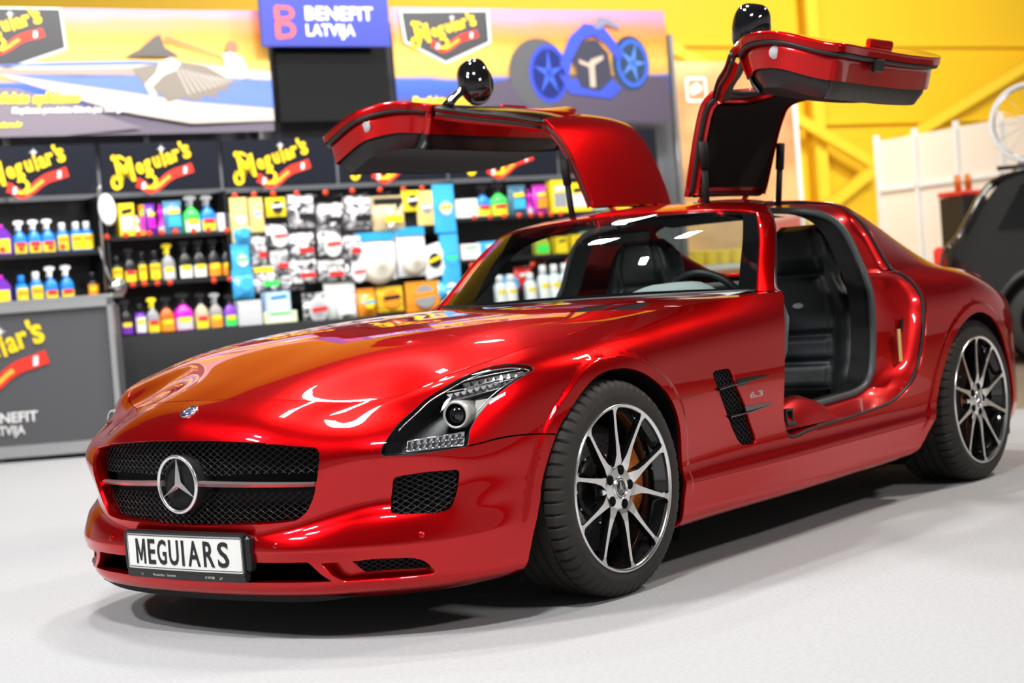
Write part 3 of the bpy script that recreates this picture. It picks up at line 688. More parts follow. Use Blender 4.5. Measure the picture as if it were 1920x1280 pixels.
# slots behind the side vents, fins
for nm, k in (('vent_slot', 's1'), ('vent_slot', 's2')):
    for s in (False, True):
        trim(SIDE, s1 if k == 's1' else s2, (), .01, .006, 0, name=nm, mat=M_['black_gloss'], parent=car, mirror=s, disp=.0015)
def mesh_screen(S, loop, pitch, r, disp, name, parent, s=1, wave=.0, both=False, mtl=None, slope=.62, skip=None):
    """diamond wire screen clipped to a uv loop"""
    mb = MB(); lo, hi = loop.min(0), loop.max(0)
    L = loop
    for d in (1, -1):
        c = lo[1]-d*0-(hi[0]-lo[0]) if d > 0 else lo[1]
        cs = np.arange(lo[1]-(hi[0]-lo[0])*slope-pitch, hi[1]+(hi[0]-lo[0])*slope+pitch, pitch)
        for c in cs:
            uu = np.linspace(lo[0], hi[0], max(6, int((hi[0]-lo[0])/.006)))
            vv = c+d*slope*(uu-lo[0])+math.sin(1)*0
            P = np.c_[uu, vv]; m = winding(P, L) & (P[:, 1] > 0) & (P[:, 1] < S.V)
            if skip is not None: m &= ~skip(P)
            i = 0
            while i < len(P):
                if m[i]:
                    j = i
                    while j+1 < len(P) and m[j+1]: j += 1
                    if j-i >= 2:
                        q = P[i:j+1]; X = S.ev(q[:, 0], q[:, 1]); N = S.nrm(q[:, 0], q[:, 1]); N *= np.sign((N@np.array([.7, .7, .1])).sum())
                        ph = (q[:, 0]-lo[0])*2*PI*slope/pitch
                        X = X+N*(disp+np.sin(ph)[:, None]*r*d)
                        for sg in ((1, -1) if both else (s,)): mb.tube(X*[1, sg, 1], r, 4, False)
                    i = j+1
                else: i += 1
    return mb.build(name, mtl or M_['mesh'], parent)
for s in (1, -1):
    trim(SIDE, offset_loop(vent_uv, -.003), (), .02, .01, 0, name='side_vent_back', mat=M_['dark_void'], parent=car, mirror=s < 0, disp=-.028)
    mesh_screen(SIDE, vent_uv, .016, .0016, -.012, 'side_vent_screen', car, s)
    fin = MB()
    for k in ('fin1', 'fin2'):
        q = curve(SUV(T_[k]), .02); q = np.vstack([q, ]); X = SIDE.ev(q[:, 0], q[:, 1]); w = np.linspace(1, .15, len(X))
        G = np.stack([X+np.array([0, -.012, .006])*w[:, None], X+np.array([0, .010, .003])*w[:, None], X+np.array([0, .012, -.002])*w[:, None], X+np.array([0, -.012, -.010])*w[:, None]], 1)*[1, s, 1]
        fin.grid(G, True, flip=s > 0)
    fin.build('side_vent_fin', M_['black_gloss'], car)
# thin seam line on the front wing
sm = curve(SUV(T_['fender_shut']), .03)
for s in (1, -1):
    for a, b in ((0, .27), (.78, 1.0)):
        q = sm[int(a*len(sm)):max(int(b*len(sm)), 2)]
        MB().tube((SIDE.ev(q[:, 0], q[:, 1])+[0, .0002, 0])*[1, s, 1], .0011, 4).build('panel_seam', M_['seal'], car)

# --- front openings: surrounds, screens, bar and star
gl = np.vstack([gu, [[0, gu[-1, 1]], [0, gu[0, 1]]]]); gl = gu
def ringwall(L, d0, d1, name, m, s_list=(1, -1), taper=.0, steps=4, closed=False):
    """wall running inward from a uv curve: from depth d0 to d1, drawn in by taper"""
    mb = MB(); X = SIDE.ev(L[:, 0], L[:, 1]); N = SIDE.nrm(L[:, 0], L[:, 1]); N *= np.sign((N@np.array([.8, .5, .1])).sum())
    c = X.mean(0); c[1] *= 0 if not closed else 1
    for sg in s_list:
        G = []
        for t in np.linspace(0, 1, steps):
            P = X-np.array([1, 0, 0])*(d0+(d1-d0)*t); P = P+(c-P)*[0, 1, 1]*taper*t; G.append(P*[1, sg, 1])
        G = np.array(G).transpose(1, 0, 2); mb.grid(G, True, flip=sg > 0, closed_u=closed)
    return mb.build(name, m, car)
ringwall(gu, .0, .045, 'grille_surround', M_['paint'], taper=.03)
ringwall(gu, .044, .10, 'grille_duct', M_['dark_void'], taper=.03)
# grille back and mesh
gi = gu.copy(); mg = MB()
Xg = SIDE.ev(gu[:, 0], gu[:, 1]); 
def grille_x(y): return .955-.045-.36*np.abs(y)**2-.10*np.abs(y)**3
poly = np.vstack([np.c_[Xg[:, 1], Xg[:, 2]]*[.985, 1], (np.c_[-Xg[:, 1], Xg[:, 2]]*[.985, 1])[::-1][1:-1]])
_c = np.array([0, .465]); poly = _c+(poly-_c)*.985
def front_screen(poly, pitch, r, xf, name, slope=.62, parent=car, band=None):
    mb = MB(); lo, hi = poly.min(0), poly.max(0)
    for d in (1, -1):
        w = hi[0]-lo[0]
        for c in np.arange(lo[1]-w*slope-pitch, hi[1]+w*slope+pitch, pitch):
            yy = np.linspace(lo[0], hi[0], int(w/.007)); zz = c+(yy-lo[0])*slope if d > 0 else c+(hi[0]-yy)*slope
            P = np.c_[yy, zz]; m = winding(P, poly)
            if band is not None: m &= ~band(P)
            i = 0
            while i < len(P):
                if m[i]:
                    j = i
                    while j+1 < len(P) and m[j+1]: j += 1
                    if j-i >= 2:
                        q = P[i:j+1]; ph = (q[:, 0]-lo[0])*2*PI*slope/pitch
                        mb.tube(np.c_[xf(q[:, 0])+np.sin(ph)*r*d, q[:, 0], q[:, 1]], r, 4, False)
                    i = j+1
                else: i += 1
    return mb.build(name, M_['mesh'], parent)
front_screen(poly, .0185, .0014, grille_x, 'grille_screen', .66, band=lambda P: (np.abs(P[:, 1]-.462) < .024))
_p = [Vector(p) for p in poly]; r = delaunay_2d_cdt(_p, [(i, (i+1) % len(_p)) for i in range(len(_p))], [], 1, 1e-6)
mk('grille_back', [(grille_x(v.x)-.03, v.x, v.y) for v in r[0]], r[2], M_['dark_void'], car, False)
bar = MB()
for s in (1, -1):
    ys = np.linspace(.075, .474, 16); G = []
    for y in ys:
        x = grille_x(y)+.022-.004*(y > .46); h = .0088*(1-.25*(y/.47)**2); 
        zc = .468-.012*(y/.47); G.append([(x-.018, y*s, zc+h*.7), (x+.004, y*s, zc+h), (x+.014, y*s, zc+.002), (x+.004, y*s, zc-h), (x-.018, y*s, zc-h*.7)])
    bar.grid(G, False, flip=s < 0); bar.add(G[-1], [(0, 1, 2, 3, 4)]); bar.add(G[0], [(4, 3, 2, 1, 0)])
bar.build('grille_bar', M_['star_metal'], car)
hub = MB().use(M_['black_matt'])
Mx = Matrix.Translation((.898, 0, .4645))@Matrix.Rotation(PI/2, 4, 'Y')
hub.lathe([(.0, .034), (.05, .034), (.079, .030), (.086, .014), (.088, -.02)], 40, Mx, cap=False)
hub.build('star_carrier', None, car)
def star_mesh(mb, M, R, ring, depth, n=56, ringr=None):
    """three pointed star in a ring, facing local +z"""
    V = [(0, 0, depth)]; F = []
    for k in range(3):
        a = PI/2+k*2*PI/3; b = a+PI/3
        V.append((R*math.cos(a), R*math.sin(a), depth*.25)); V.append((R*.13*math.cos(b), R*.13*math.sin(b), 0))
    for k in range(3):
        t = 1+2*k; v = 2+2*k; pv = 2+2*((k+2) % 3); F += [(0, t, v), (0, pv, t)]
    V = np.array(V)@np.array(M.to_3x3()).T+np.array(M.translation); mb.add(V, F, False)
    P = [(R*math.cos(2*PI*i/n), R*math.sin(2*PI*i/n), depth*.3) for i in range(n)]
    P = np.array(P)@np.array(M.to_3x3()).T+np.array(M.translation); mb.tube(P, ringr or ring, 8, False, True)
st = MB()
Ms = Matrix(((0, 0, 1, .940), (1, 0, 0, 0), (0, 1, 0, .4645), (0, 0, 0, 1)))
star_mesh(st, Ms, .0835, .0065, .016, ringr=.0062)
st.build('grille_star', M_['star_metal'], car)
# side intakes
for s in (1, -1):
    trim(SIDE, offset_loop(intake_uv, -.004), (), .02, .01, 0, name='side_intake_back', mat=M_['dark_void'], parent=car, mirror=s < 0, disp=-.034)
    mesh_screen(SIDE, intake_uv, .0185, .0017, -.012, 'side_intake_screen', car, s)
    # lower recess: red floor towards the nose, black screen outboard
    lu = lowin_uv; um = lu[:, 0].min(); uM = lu[:, 0].max()
    trim(SIDE, offset_loop(lowin_uv, -.004), (), .02, .01, 0, name='lower_intake_floor', mat=M_['paint'], parent=car, mirror=s < 0, disp=-.043)
    blk = np.array([p for p in densify(lowin_uv, .008)]); c = um+(uM-um)*.34
    blk[:, 0] = np.maximum(blk[:, 0], c+(blk[:, 1]-lu[:, 1].min())*-.9+.03); blk[:, 1] = np.maximum(blk[:, 1], lu[:, 1].min()+.018)
    trim(SIDE, blk, (), .02, .01, 0, name='lower_intake_back', mat=M_['dark_void'], parent=car, mirror=s < 0, disp=-.036)
    mesh_screen(SIDE, offset_loop(blk, .004), .016, .0015, -.030, 'lower_intake_screen', car, s)
# centre lower intake duct
ml = np.array(mid_loop); mlc = densify(ml, .02, False)
ringwall(mlc, .0, .05, 'lower_duct_rim', M_['paint'], taper=.0, steps=3)
ringwall(mlc, .05, .20, 'lower_duct', M_['dark_void'], taper=.0, steps=3)
mk('lower_duct_back', [(.76, -.56, .15), (.76, .56, .15), (.76, .56, .30), (.76, -.56, .30)], [(0, 1, 2, 3)], M_['dark_void'], car, False)
# black splitter under the nose
sp = MB(); ys = np.linspace(-.56, .56, 30); G = []
for y in ys:
    x = .948-.32*abs(y)**2.2; e = max(0, 1-(abs(y)/.56)**8)
    x -= .045; G.append([(x-.25, y, .13), (x-.02, y, .137), (x-.004+.004*e, y, .132), (x-.012, y, .112+.02*(1-e)), (x-.25, y, .116)])
sp.grid(G, False).build('front_splitter', M_['black_matt'], car)
# parking sensors
for k in ('sensor1', 'sensor2'):
    for s in (1, -1):
        uv = SUV(T_[k])[0]; X = SIDE.ev(*uv)[0]; N = SIDE.nrm(*uv)[0]; N *= np.sign(N@np.array([.8, .5, 0]))
        q = Vector(N).to_track_quat('Z', 'Y'); M = Matrix.Translation(X)@q.to_matrix().to_4x4()
        mb = MB().lathe([(0, .0018), (.0085, .0016), (.0095, .0006), (.0100, -.002)], 20, M, cap=False)
        if s < 0: mb.v = [(a, -b, c) for a, b, c in mb.v]; mb.f = [f[::-1] for f in mb.f]
        mb.build('parking_sensor', M_['paint'], car)
# bonnet badge
X = SIDE.ev(0, SUV([(.88, 0, .682)])[0, 1])[0]; N = SIDE.nrm(0, SUV([(.88, 0, .682)])[0, 1])[0]; N *= np.sign(N[2]); N[1] = 0; N /= np.linalg.norm(N)
zx = Vector(N); yx = Vector((0, 1, 0)); up = zx.cross(yx)
Mb = Matrix(((yx.x, up.x, zx.x, X[0]), (yx.y, up.y, zx.y, X[1]), (yx.z, up.z, zx.z, X[2]), (0, 0, 0, 1)))
Mb = Matrix(((0, -up.x, zx.x, X[0]), (1, 0, 0, 0), (0, -up.z, zx.z, X[2]), (0, 0, 0, 1)))
bd = MB().use(M_['navy']).lathe([(0, .0025), (.026, .0025), (.0275, .001), (.028, -.002)], 32, Mb, cap=False)
bd.use(M_['silver']); star_mesh(bd, Mb@Matrix.Translation((0, 0, .0025)), .0165, .001, .002, 32, ringr=.0015)
bd.lathe([(.0262, .0028), (.0285, .0030), (.0285, -.002)], 32, Mb, cap=False)
bd.build('bonnet_badge', None, car)

# --- licence plate with its frame and bracket
def text_geo(txt, size=1.0, off=0, depth=0, sx=1, shear=0, align='CENTER', sp=1.0, res=3):
    cu = bpy.data.curves.new('lettering', 'FONT'); cu.body = txt; cu.size = size; cu.offset = off; cu.extrude = depth; cu.shear = shear
    cu.align_x = align; cu.align_y = 'CENTER'; cu.space_character = sp; cu.resolution_u = res
    ob = bpy.data.objects.new('lettering', cu); me = ob.to_mesh()
    V = np.array([v.co[:] for v in me.vertices]).reshape(-1, 3); F = [tuple(p.vertices) for p in me.polygons]
    ob.to_mesh_clear(); bpy.data.objects.remove(ob); bpy.data.curves.remove(cu)
    V = V*[sx, 1, 1] if len(V) else V
    return V, F
def put(V, M): return np.asarray(V)@np.array(M.to_3x3()).T+np.array(M.translation)
def frame_m(o, ex, ey, ez):
    return Matrix(((ex[0], ey[0], ez[0], o[0]), (ex[1], ey[1], ez[1], o[1]), (ex[2], ey[2], ez[2], o[2]), (0, 0, 0, 1)))
PM = frame_m((.9519, 0, .2593), (0, 1, 0), (0, 0, 1), (1, 0, 0))
def rrect(w, h, r, n=5):
    P = []
    for cx, cy, a0 in ((w/2-r, h/2-r, 0), (-w/2+r, h/2-r, 90), (-w/2+r, -h/2+r, 180), (w/2-r, -h/2+r, 270)):
        for k in range(n+1): a = math.radians(a0+90*k/n); P.append((cx+r*math.cos(a), cy+r*math.sin(a)))
    return P
def bow(V, k=.12):                         # the plate follows the bumper slightly
    V = np.array(V, float); V[:, 0] -= k*V[:, 1]**2; return V
rrect0 = rrect
def rrect(w, h, r, n=5): return [tuple(p) for p in densify(np.array(rrect0(w, h, r, n)), .03)]
def bent_prism(mb, poly, h0, h1):
    t = MB(); t.prism(densify(np.array(poly), .03).tolist(), h0, h1, PM); mb.add(bow(t.v), t.f)
pl = empty('licence_plate', parent=car)
m = MB(); bent_prism(m, rrect(.520, .110, .008), -.004, .0); m.build('plate', M_['white_plate'], pl)
m = MB().use(M_['ink'])
fo = rrect(.508, .098, .006); fi = rrect(.5045, .0945, .005)
n_ = len(fo); V = bow(put([(x, y, .0008) for x, y in fo+fi], PM)); m.add(V, [(i, (i+1) % n_, n_+(i+1) % n_, n_+i) for i in range(n_)])
m.build('plate_border', None, pl)
lt_ = MB()
for ch, a, b in (('M',-.214,-.168), ('E',-.155,-.121), ('G',-.111,-.069), ('U',-.057,-.013), ('I',.001,.0115), ('A',.029,.081), ('R',.096,.142), ('S',.156,.202)):
    if ch == 'M':
        t = MB().prism([(0,0), (.19,0), (.19,.66), (.44,.12), (.56,.12), (.81,.66), (.81,0), (1,0), (1,1), (.78,1), (.5,.36), (.22,1), (0,1)], 0, .0006); V, F = np.array(t.v), t.f
    else: V, F = text_geo(ch, .092, .0014, .0006)
    V = np.array(V); lo, hi = V.min(0), V.max(0)
    V[:, 0] = a+(V[:, 0]-lo[0])/(hi[0]-lo[0])*(b-a); V[:, 1] = -.038+(V[:, 1]-lo[1])/(hi[1]-lo[1])*.076; V[:, 2] += .0010; lt_.add(V, F)
V, F = np.array(lt_.v), lt_.f
mk('plate_lettering', bow(put(V, PM)), F, M_['ink'], pl, False)
m = MB(); bent_prism(m, [(x, y-.007) for x, y in rrect(.535, .142, .012)], -.016, -.0035); 
a = rrect(.530, .122, .010); b = rrect(.516, .107, .008); nn = len(a)
V = bow(put([(x, y, .003) for x, y in a]+[(x, y, .003) for x, y in b]+[(x, y-.0, -.006) for x, y in a]+[(x, y, -.006) for x, y in b], PM))
m.add(V, [(i, (i+1) % nn, nn+(i+1) % nn, nn+i) for i in range(nn)]+[(i, 2*nn+i, 2*nn+(i+1) % nn, (i+1) % nn) for i in range(nn)]+[(nn+i, nn+(i+1) % nn, 3*nn+(i+1) % nn, 3*nn+i) for i in range(nn)])
bent_prism(m, [(-.262, -.061), (.262, -.061), (.262, -.076), (.255, -.080), (-.255, -.080), (-.262, -.076)], -.012, .002)
m.build('plate_frame', M_['black_satin'], pl)
m = MB()
for tx, x0 in (('Mercedes-Benz    Domenikss', -.085), ('67 099 888', .118)):
    V, F = text_geo(tx, .0105, .00012, .0002, .85); V = V+[x0, -.0695, .0024]; m.add(bow(put(V, PM)), F)
for x0 in (-.19, .165):
    t = MB(); star_mesh(t, PM@Matrix.Translation((x0, -.0695, .0026)), .0048, .0004, .0006, 20, .0005); m.add(bow(t.v), t.f)
m.build('frame_lettering', M_['silver'], pl)
MB().box((.925, 0, .262), (.035, .56, .105), bev=.008).build('plate_bracket', M_['black_satin'], pl)
# ================================================================ glasshouse
def coons(c0, c1, d0, d1, nu, nv, bulge=(0, 0, 0)):
    """patch between curves c0,c1 (run in u) and d0,d1 (run in v: from c0 to c1)"""
    def rs(P, n):
        P = np.asarray(P, float); L = np.r_[0, np.cumsum(np.linalg.norm(np.diff(P, axis=0), axis=1))]; t = np.linspace(0, L[-1], n)
        return np.stack([np.interp(t, L, P[:, k]) for k in range(P.shape[1])], 1)
    c0, c1 = rs(c0, nu), rs(c1, nu); d0, d1 = rs(d0, nv), rs(d1, nv)
    u = np.linspace(0, 1, nu)[:, None, None]; v = np.linspace(0, 1, nv)[None, :, None]
    G = (1-v)*c0[:, None]+v*c1[:, None]+(1-u)*d0[None]+u*d1[None]-((1-u)*(1-v)*c0[0]+u*(1-v)*c0[-1]+(1-u)*v*c1[0]+u*v*c1[-1])
    return G+np.array(bulge)*(4*u*(1-u))*(4*v*(1-v))
WB = curve([(-1.196,.765,.888), (-1.13,.60,.893), (-1.06,.36,.897), (-1.035,0,.899)], .03)
WT = curve([(-1.475,.628,1.186), (-1.445,.52,1.204), (-1.425,.33,1.217), (-1.42,0,1.223)], .03)
WS = curve([(-1.196,.765,.888), (-1.27,.735,.972), (-1.37,.692,1.082), (-1.475,.628,1.186)], .03)
WB_f = np.vstack([WB, (WB*[1, -1, 1])[::-1][1:]]); WT_f = np.vstack([WT, (WT*[1, -1, 1])[::-1][1:]])
G = coons(WB_f, WT_f, WS, WS*[1, -1, 1], 49, 20, (.035, 0, .03))
wind = MB().grid(G, True); wo = wind.build('windscreen', M_['pane'], car)
# black ceramic border just behind the glass
nb = G.copy(); 
Nn = np.cross(np.gradient(G, axis=0), np.gradient(G, axis=1)); Nn /= np.linalg.norm(Nn, axis=2)[..., None]; Nn *= np.sign(Nn[24, 10, 0])
Gi = G-Nn*.004
bd = MB()
def cell(i0, i1, j0, j1): bd.grid(Gi[i0:i1+1, j0:j1+1], True)
cell(0, 48, 0, 1); cell(0, 2, 1, 18); cell(46, 48, 1, 18); cell(0, 48, 18, 19); cell(20, 28, 16, 18)
bd.build('windscreen_border', M_['black_gloss'], wo)
MB().tube(np.vstack([G[:, 0]+[.004, 0, .002]]), .008, 8).build('windscreen_trim', M_['seal'], wo)
# scuttle panel and wipers between bonnet and glass
sc = np.vstack([rear, (rear*[1, -1, 1])[::-1][1:]])+[.03, 0, -.018]; WBx = WB_f+[-.01, 0, -.012]
k = np.linspace(0, 1, 60)
def rsmp(P, n):
    L = np.r_[0, np.cumsum(np.linalg.norm(np.diff(P, axis=0), axis=1))]; t = np.linspace(0, L[-1], n); return np.stack([np.interp(t, L, P[:, q]) for q in range(3)], 1)
MB().grid(np.stack([rsmp(sc, 50), rsmp(WBx, 50)], 1), True, flip=True).build('scuttle', M_['black_satin'], car)
wp = MB()
for y0, y1 in ((.30, -.26), (-.28, -.70)):
    P = [( -1.045-.12*abs(y)**2.2-.02*t, y, .915+.02*t) for t, y in ((t, y0+(y1-y0)*t) for t in np.linspace(0, 1, 10))]
    P = [(x-.02, y, z-.022) for x, y, z in P]
    wp.tube(P, .007, 6)
wp.build('wiper', M_['black_satin'], car)

# --- A pillars: painted outside, sealed inside
def side_curve(P): return curve(P, .03)
for s in (1, -1):
    a = rsmp(WS, 24); out = rsmp(side_curve([(-1.220,.835,.884), (-1.318,.785,.973), (-1.420,.737,1.083), (-1.520,.672,1.176), (-1.542,.645,1.190)]), 24)
    a2 = rsmp(np.vstack([WS, [(-1.495,.60,1.200)]]), 24)
    kk = np.minimum(1, (1-np.linspace(0, 1, 24))*4)[:, None]; mid = (a2+out)/2+np.array([.006, .007, .003])*kk; m1 = a2*.7+mid*.3+np.array([.004, .002, .003])*kk; m2 = out*.7+mid*.3+np.array([.003, .005, .001])*kk
    inn = out+np.array([-.035, -.035, -.008]); inn2 = inn+np.array([-.03, -.02, -.01])
    Gp = np.stack([a2+[0, 0, -.01], a2, m1, mid, m2, out], 1)*[1, s, 1]
    ap = MB().grid(Gp, True, flip=s < 0).build('windscreen_pillar', M_['paint'], car)
    MB().grid(np.stack([out, out*.5+inn*.5+[-.004, .0, 0], inn], 1)*[1, s, 1], True, flip=s < 0).build('pillar_return', M_['jamb'], ap)
    MB().tube((inn+[-.006, -.006, 0])*[1, s, 1], .013, 10).build('door_seal', M_['grey_seal'], ap)
    MB().grid(np.stack([inn, inn2+[-.02, -.04, 0], a2+[-.06, -.03, -.02], a2+[-.005, 0, -.012]], 1)*[1, s, 1], True, flip=s < 0).build('pillar_trim', M_['black_matt'], ap)

# --- roof, quarter pillars and fastback
HINGE_Y = .255
roof_gap = curve([tuple(p) for p in T_['gap_roof'][:5]]+[(-2.195,.62,1.200), (-2.205,.45,1.232), (-2.20,.30,1.240), (-2.19,HINGE_Y,1.243)], .03, sharp=(8,))
hinge = np.linspace((-2.19,HINGE_Y,1.243), (-1.61,HINGE_Y,1.25), 20)
front_gap = curve([(-1.61,HINGE_Y,1.25), (-1.60,.42,1.236), (-1.585,.55,1.218), (-1.565,.64,1.196)], .03)
tail_edge = curve([(-3.46,.02,.82), (-3.455,.30,.81), (-3.40,.50,.80)], .03)
wt = near_uv(ROOF, WT); wt[-1, 1] = ROOF.V
lp = np.vstack([wt[::-1], near_uv(ROOF, front_gap[::-1]), near_uv(ROOF, hinge[::-1][1:]), near_uv(ROOF, roof_gap[::-1][1:])])
last = lp[-1]
lp = np.vstack([lp, [(last[0], 0)], [(ROOF.U*.985, 0)], [(ROOF.U*.985, ROOF.V)]])
rw = curve(near_uv(ROOF, [(-2.36,.0,1.22), (-2.37,.30,1.20), (-2.43,.47,1.15), (-2.60,.50,1.085), (-2.80,.50,1.01), (-2.95,.46,.95), (-3.0,.30,.955), (-3.01,.0,.96)]), .03)
rw[0, 1] = rw[-1, 1] = ROOF.V
# rear window reaches the centre line: walk around it
lp = np.vstack([lp, [(rw[-1, 0], ROOF.V)], rw[::-1][1:]])
trim(ROOF, lp, (), .03, .016, .014, name='roof', mat=M_['paint'], parent=car, both=True)
rwl = np.vstack([rw, ])
trim(ROOF, offset_loop(rw, -.012), (), .04, .02, 0, name='rear_window', mat=M_['pane'], parent=car, both=True, disp=-.006)
# ---------------- door aperture: painted jamb from the body edge to the inner seal
def full_gap():
    side = SIDE.ev(gap_open[:, 0], gap_open[:, 1])               # belt front -> down -> sill -> up -> belt rear
    a = side; b = roof_gap; c = hinge[1:]; d = front_gap[1:]; e = side_curve([(-1.548,.652,1.190), (-1.52,.674,1.176), (-1.42,.739,1.083), (-1.318,.787,.973), (-1.225,.840,.888)])
    return np.vstack([a, b, c, d, e])
GAP = full_gap()
IN_K = [  # (outer point on the body edge, inner point at the seal)
 ((-1.22,.86,.884), (-1.20,.80,.875)), ((-1.13,.913,.78), (-1.15,.82,.78)), ((-1.057,.94,.595), (-1.13,.82,.60)), ((-1.067,.92,.404), (-1.15,.80,.46)),
 ((-1.092,.922,.361), (-1.20,.79,.43)), ((-1.27,.918,.37), (-1.32,.79,.432)), ((-1.71,.91,.385), (-1.72,.79,.447)), ((-1.86,.912,.40), (-1.84,.79,.452)), ((-1.993,.914,.418), (-1.93,.79,.468)),
 ((-2.14,.926,.498), (-1.995,.795,.52)), ((-2.2,.932,.60), (-2.02,.80,.62)), ((-2.224,.936,.667), (-2.03,.80,.69)), ((-2.248,.932,.73), (-2.035,.80,.76)), ((-2.27,.905,.83), (-2.045,.79,.85)), ((-2.20,.845,.912), (-2.05,.77,.915)),
 ((-2.212,.80,.947), (-2.06,.755,.945)), ((-2.21,.77,1.008), (-2.062,.735,.995)), ((-2.207,.725,1.095), (-2.06,.70,1.078)), ((-2.178,.694,1.151), (-2.055,.66,1.135)), ((-2.195,.62,1.2), (-2.03,.585,1.178)), ((-2.205,.45,1.232), (-2.02,.44,1.20)),
 ((-2.19,.255,1.243), (-2.0,.30,1.212)), ((-1.9,.255,1.247), (-1.85,.30,1.215)), ((-1.61,.255,1.25), (-1.70,.30,1.21)), ((-1.60,.42,1.236), (-1.68,.42,1.20)), ((-1.548,.652,1.190), (-1.60,.60,1.165)), ((-1.52,.674,1.176), (-1.565,.64,1.15)),
 ((-1.42,.739,1.083), (-1.455,.70,1.072)), ((-1.318,.787,.973), (-1.352,.752,.966))]
_o = curve([k[0] for k in IN_K], .03, True); 
def paired(n=220):
    O = np.array([k[0] for k in IN_K]+[IN_K[0][0]], float); I = np.array([k[1] for k in IN_K]+[IN_K[0][1]], float)
    L = np.r_[0, np.cumsum(np.linalg.norm(np.diff(O, axis=0), axis=1))]
    gl = np.r_[0, np.cumsum(np.linalg.norm(np.diff(np.vstack([GAP, GAP[:1]]), axis=0), axis=1))]
    # match knots to arclength along the true gap
    kk = [((GAP-o)**2).sum(1).argmin() for o in O[:-1]]; pos = gl[kk]; pos = np.maximum.accumulate(pos); pos[0] = 0
    pos = np.r_[pos, gl[-1]]; keep = np.r_[True, np.diff(pos) > 1e-4]; pos = pos[keep]; I2 = I[keep]
    t = np.linspace(0, gl[-1], n, endpoint=False); GG = np.vstack([GAP, GAP[:1]])
    Oo = np.stack([np.interp(t, gl, GG[:, q]) for q in range(3)], 1); Ii = np.stack([pchip(pos, I2[:, q], t) for q in range(3)], 1)
    return Oo, Ii
JO, JI = paired()
def smooth_loop(P, n=2):
    for _ in range(n): P = (np.roll(P, 1, 0)+2*P+np.roll(P, -1, 0))/4
    return P
JI = smooth_loop(JI, 4)
Ncen = JO.mean(0)
for s in (1, -1):
    down = np.array([0, -.020, 0]); O1 = JO+(JI-JO)*.02
    O2 = JO+(JI-JO)*.10+[0, -.022, 0]; O3 = JO+(JI-JO)*.22+[0, -.030, -.0]; O4 = JO+(JI-JO)*.55+[0, -.034, 0]; O5 = JO+(JI-JO)*.92+[0, -.022, 0]; O6 = JI+[0, -.01, 0]
    J = np.stack([O1, O2, O3, O4, O5, O6], 1)*[1, s, 1]
    jb = MB().grid(J, True, flip=s < 0, closed_u=True).build('door_aperture', M_['jamb'], car)
    # outer rubber along the body edge where the photo shows it: sill, quarter and roof
    MB().tube(smooth_loop(JO+(JI-JO)*.035+[0, -.006, 0])*[1, s, 1], .0075, 8, False, True).build('outer_seal', M_['seal'], jb)
    MB().tube(JI*[1, s, 1], .014, 10, False, True).build('inner_seal', M_['grey_seal'], jb)
    # dark cloth/plastic reveal going into the cabin
    R1 = JI+(np.array([0, -.10, 0])); R1[:, 2] += 0
    MB().grid(np.stack([JI+[0, -.008, 0], JI+[0, -.05, 0], R1], 1)*[1, s, 1], True, flip=s < 0, closed_u=True).build('aperture_lining', M_['black_matt'], jb)
jb_l = [o for o in bpy.data.objects if o.name.startswith('door_aperture')][0]
# certification sticker and latch on the rear jamb, check strap at the front of the sill
MB().box((-2.10,.878,.62), (.045,.002,.13), R=Matrix.Rotation(math.radians(12), 3, 'Z')).build('paper_sticker', M_['sticker'], jb_l)
MB().box((-2.15,.868,.70), (.022,.004,.055), R=Matrix.Rotation(math.radians(-18), 3, 'Y'), bev=.004).build('latch_slot', M_['black_matt'], jb_l)
mb = MB(); 
for dx in (-.022, .022): mb.box((-1.19+dx,.86,.425), (.010,.03,.05), bev=.003)
mb.box((-1.19,.86,.452), (.054,.03,.010), bev=.003).box((-1.19,.86,.40), (.07,.045,.018), bev=.004)
mb.build('sill_catch', M_['black_satin'], jb_l)
# kick plate / red hump at the foot of the opening
G = []
for x in np.linspace(-1.52, -1.14, 16):
    t = (x+1.52)/.38; h = .052*math.sin(PI*min(1, max(0, t*1.0)))**.8
    G.append([(x,.885,.385), (x,.87,.405+h*.4), (x,.84,.430+h*.9), (x,.80,.440+h), (x,.76,.43+h*.8), (x,.74,.40)])
MB().grid(G, True).build('sill_hump', M_['jamb'], jb_l)

# ---------------- cabin shell
def sheet(name, G, m, parent=car, flip=False): return MB().grid(np.array(G, float), True, flip=flip).build(name, m, parent)
MB().box((-1.55,0,.17), (1.9,1.62,.04)).build('floor_pan', M_['dark_void'], car)
MB().box((-1.6,0,.30), (1.1,.26,.28), bev=.05).build('centre_tunnel', M_['leather'], car)
sheet('rear_bulkhead', [[(-2.36,y,.2), (-2.38,y,.6), (-2.41,y,.84), (-2.46,y,.90), (-2.95,y,.90)] for y in np.linspace(-.76,.76,6)], M_['dash'])
MB().box((-2.41,0,.895), (.10,1.3,.05), bev=.015).build('luggage_rail', M_['dash'], car)
for s in (1, -1):
    sheet('footwell_side', np.array([[(x,.79,.2), (x,.80,.42), (x,.80,.6)] for x in (-1.18,-1.0,-.8)])*[1, s, 1], M_['black_matt'])
sheet('bulkhead', [[(-.78,y,.18), (-.80,y,.5), (-.86,y,.86)] for y in (-.8,0,.8)], M_['dark_void'])
# roof lining
uu = np.linspace(.25, 1.05, 10); L = []
for x in np.linspace(-1.50,-2.30,12):
    z = np.interp(-x, [1.5,1.85,2.3], [1.195,1.228,1.185]); L.append([(x,y,z-.10*abs(y)**2.5) for y in np.linspace(-.29,.29,8)])
sheet('roof_lining', L, M_['alcantara'], flip=True)
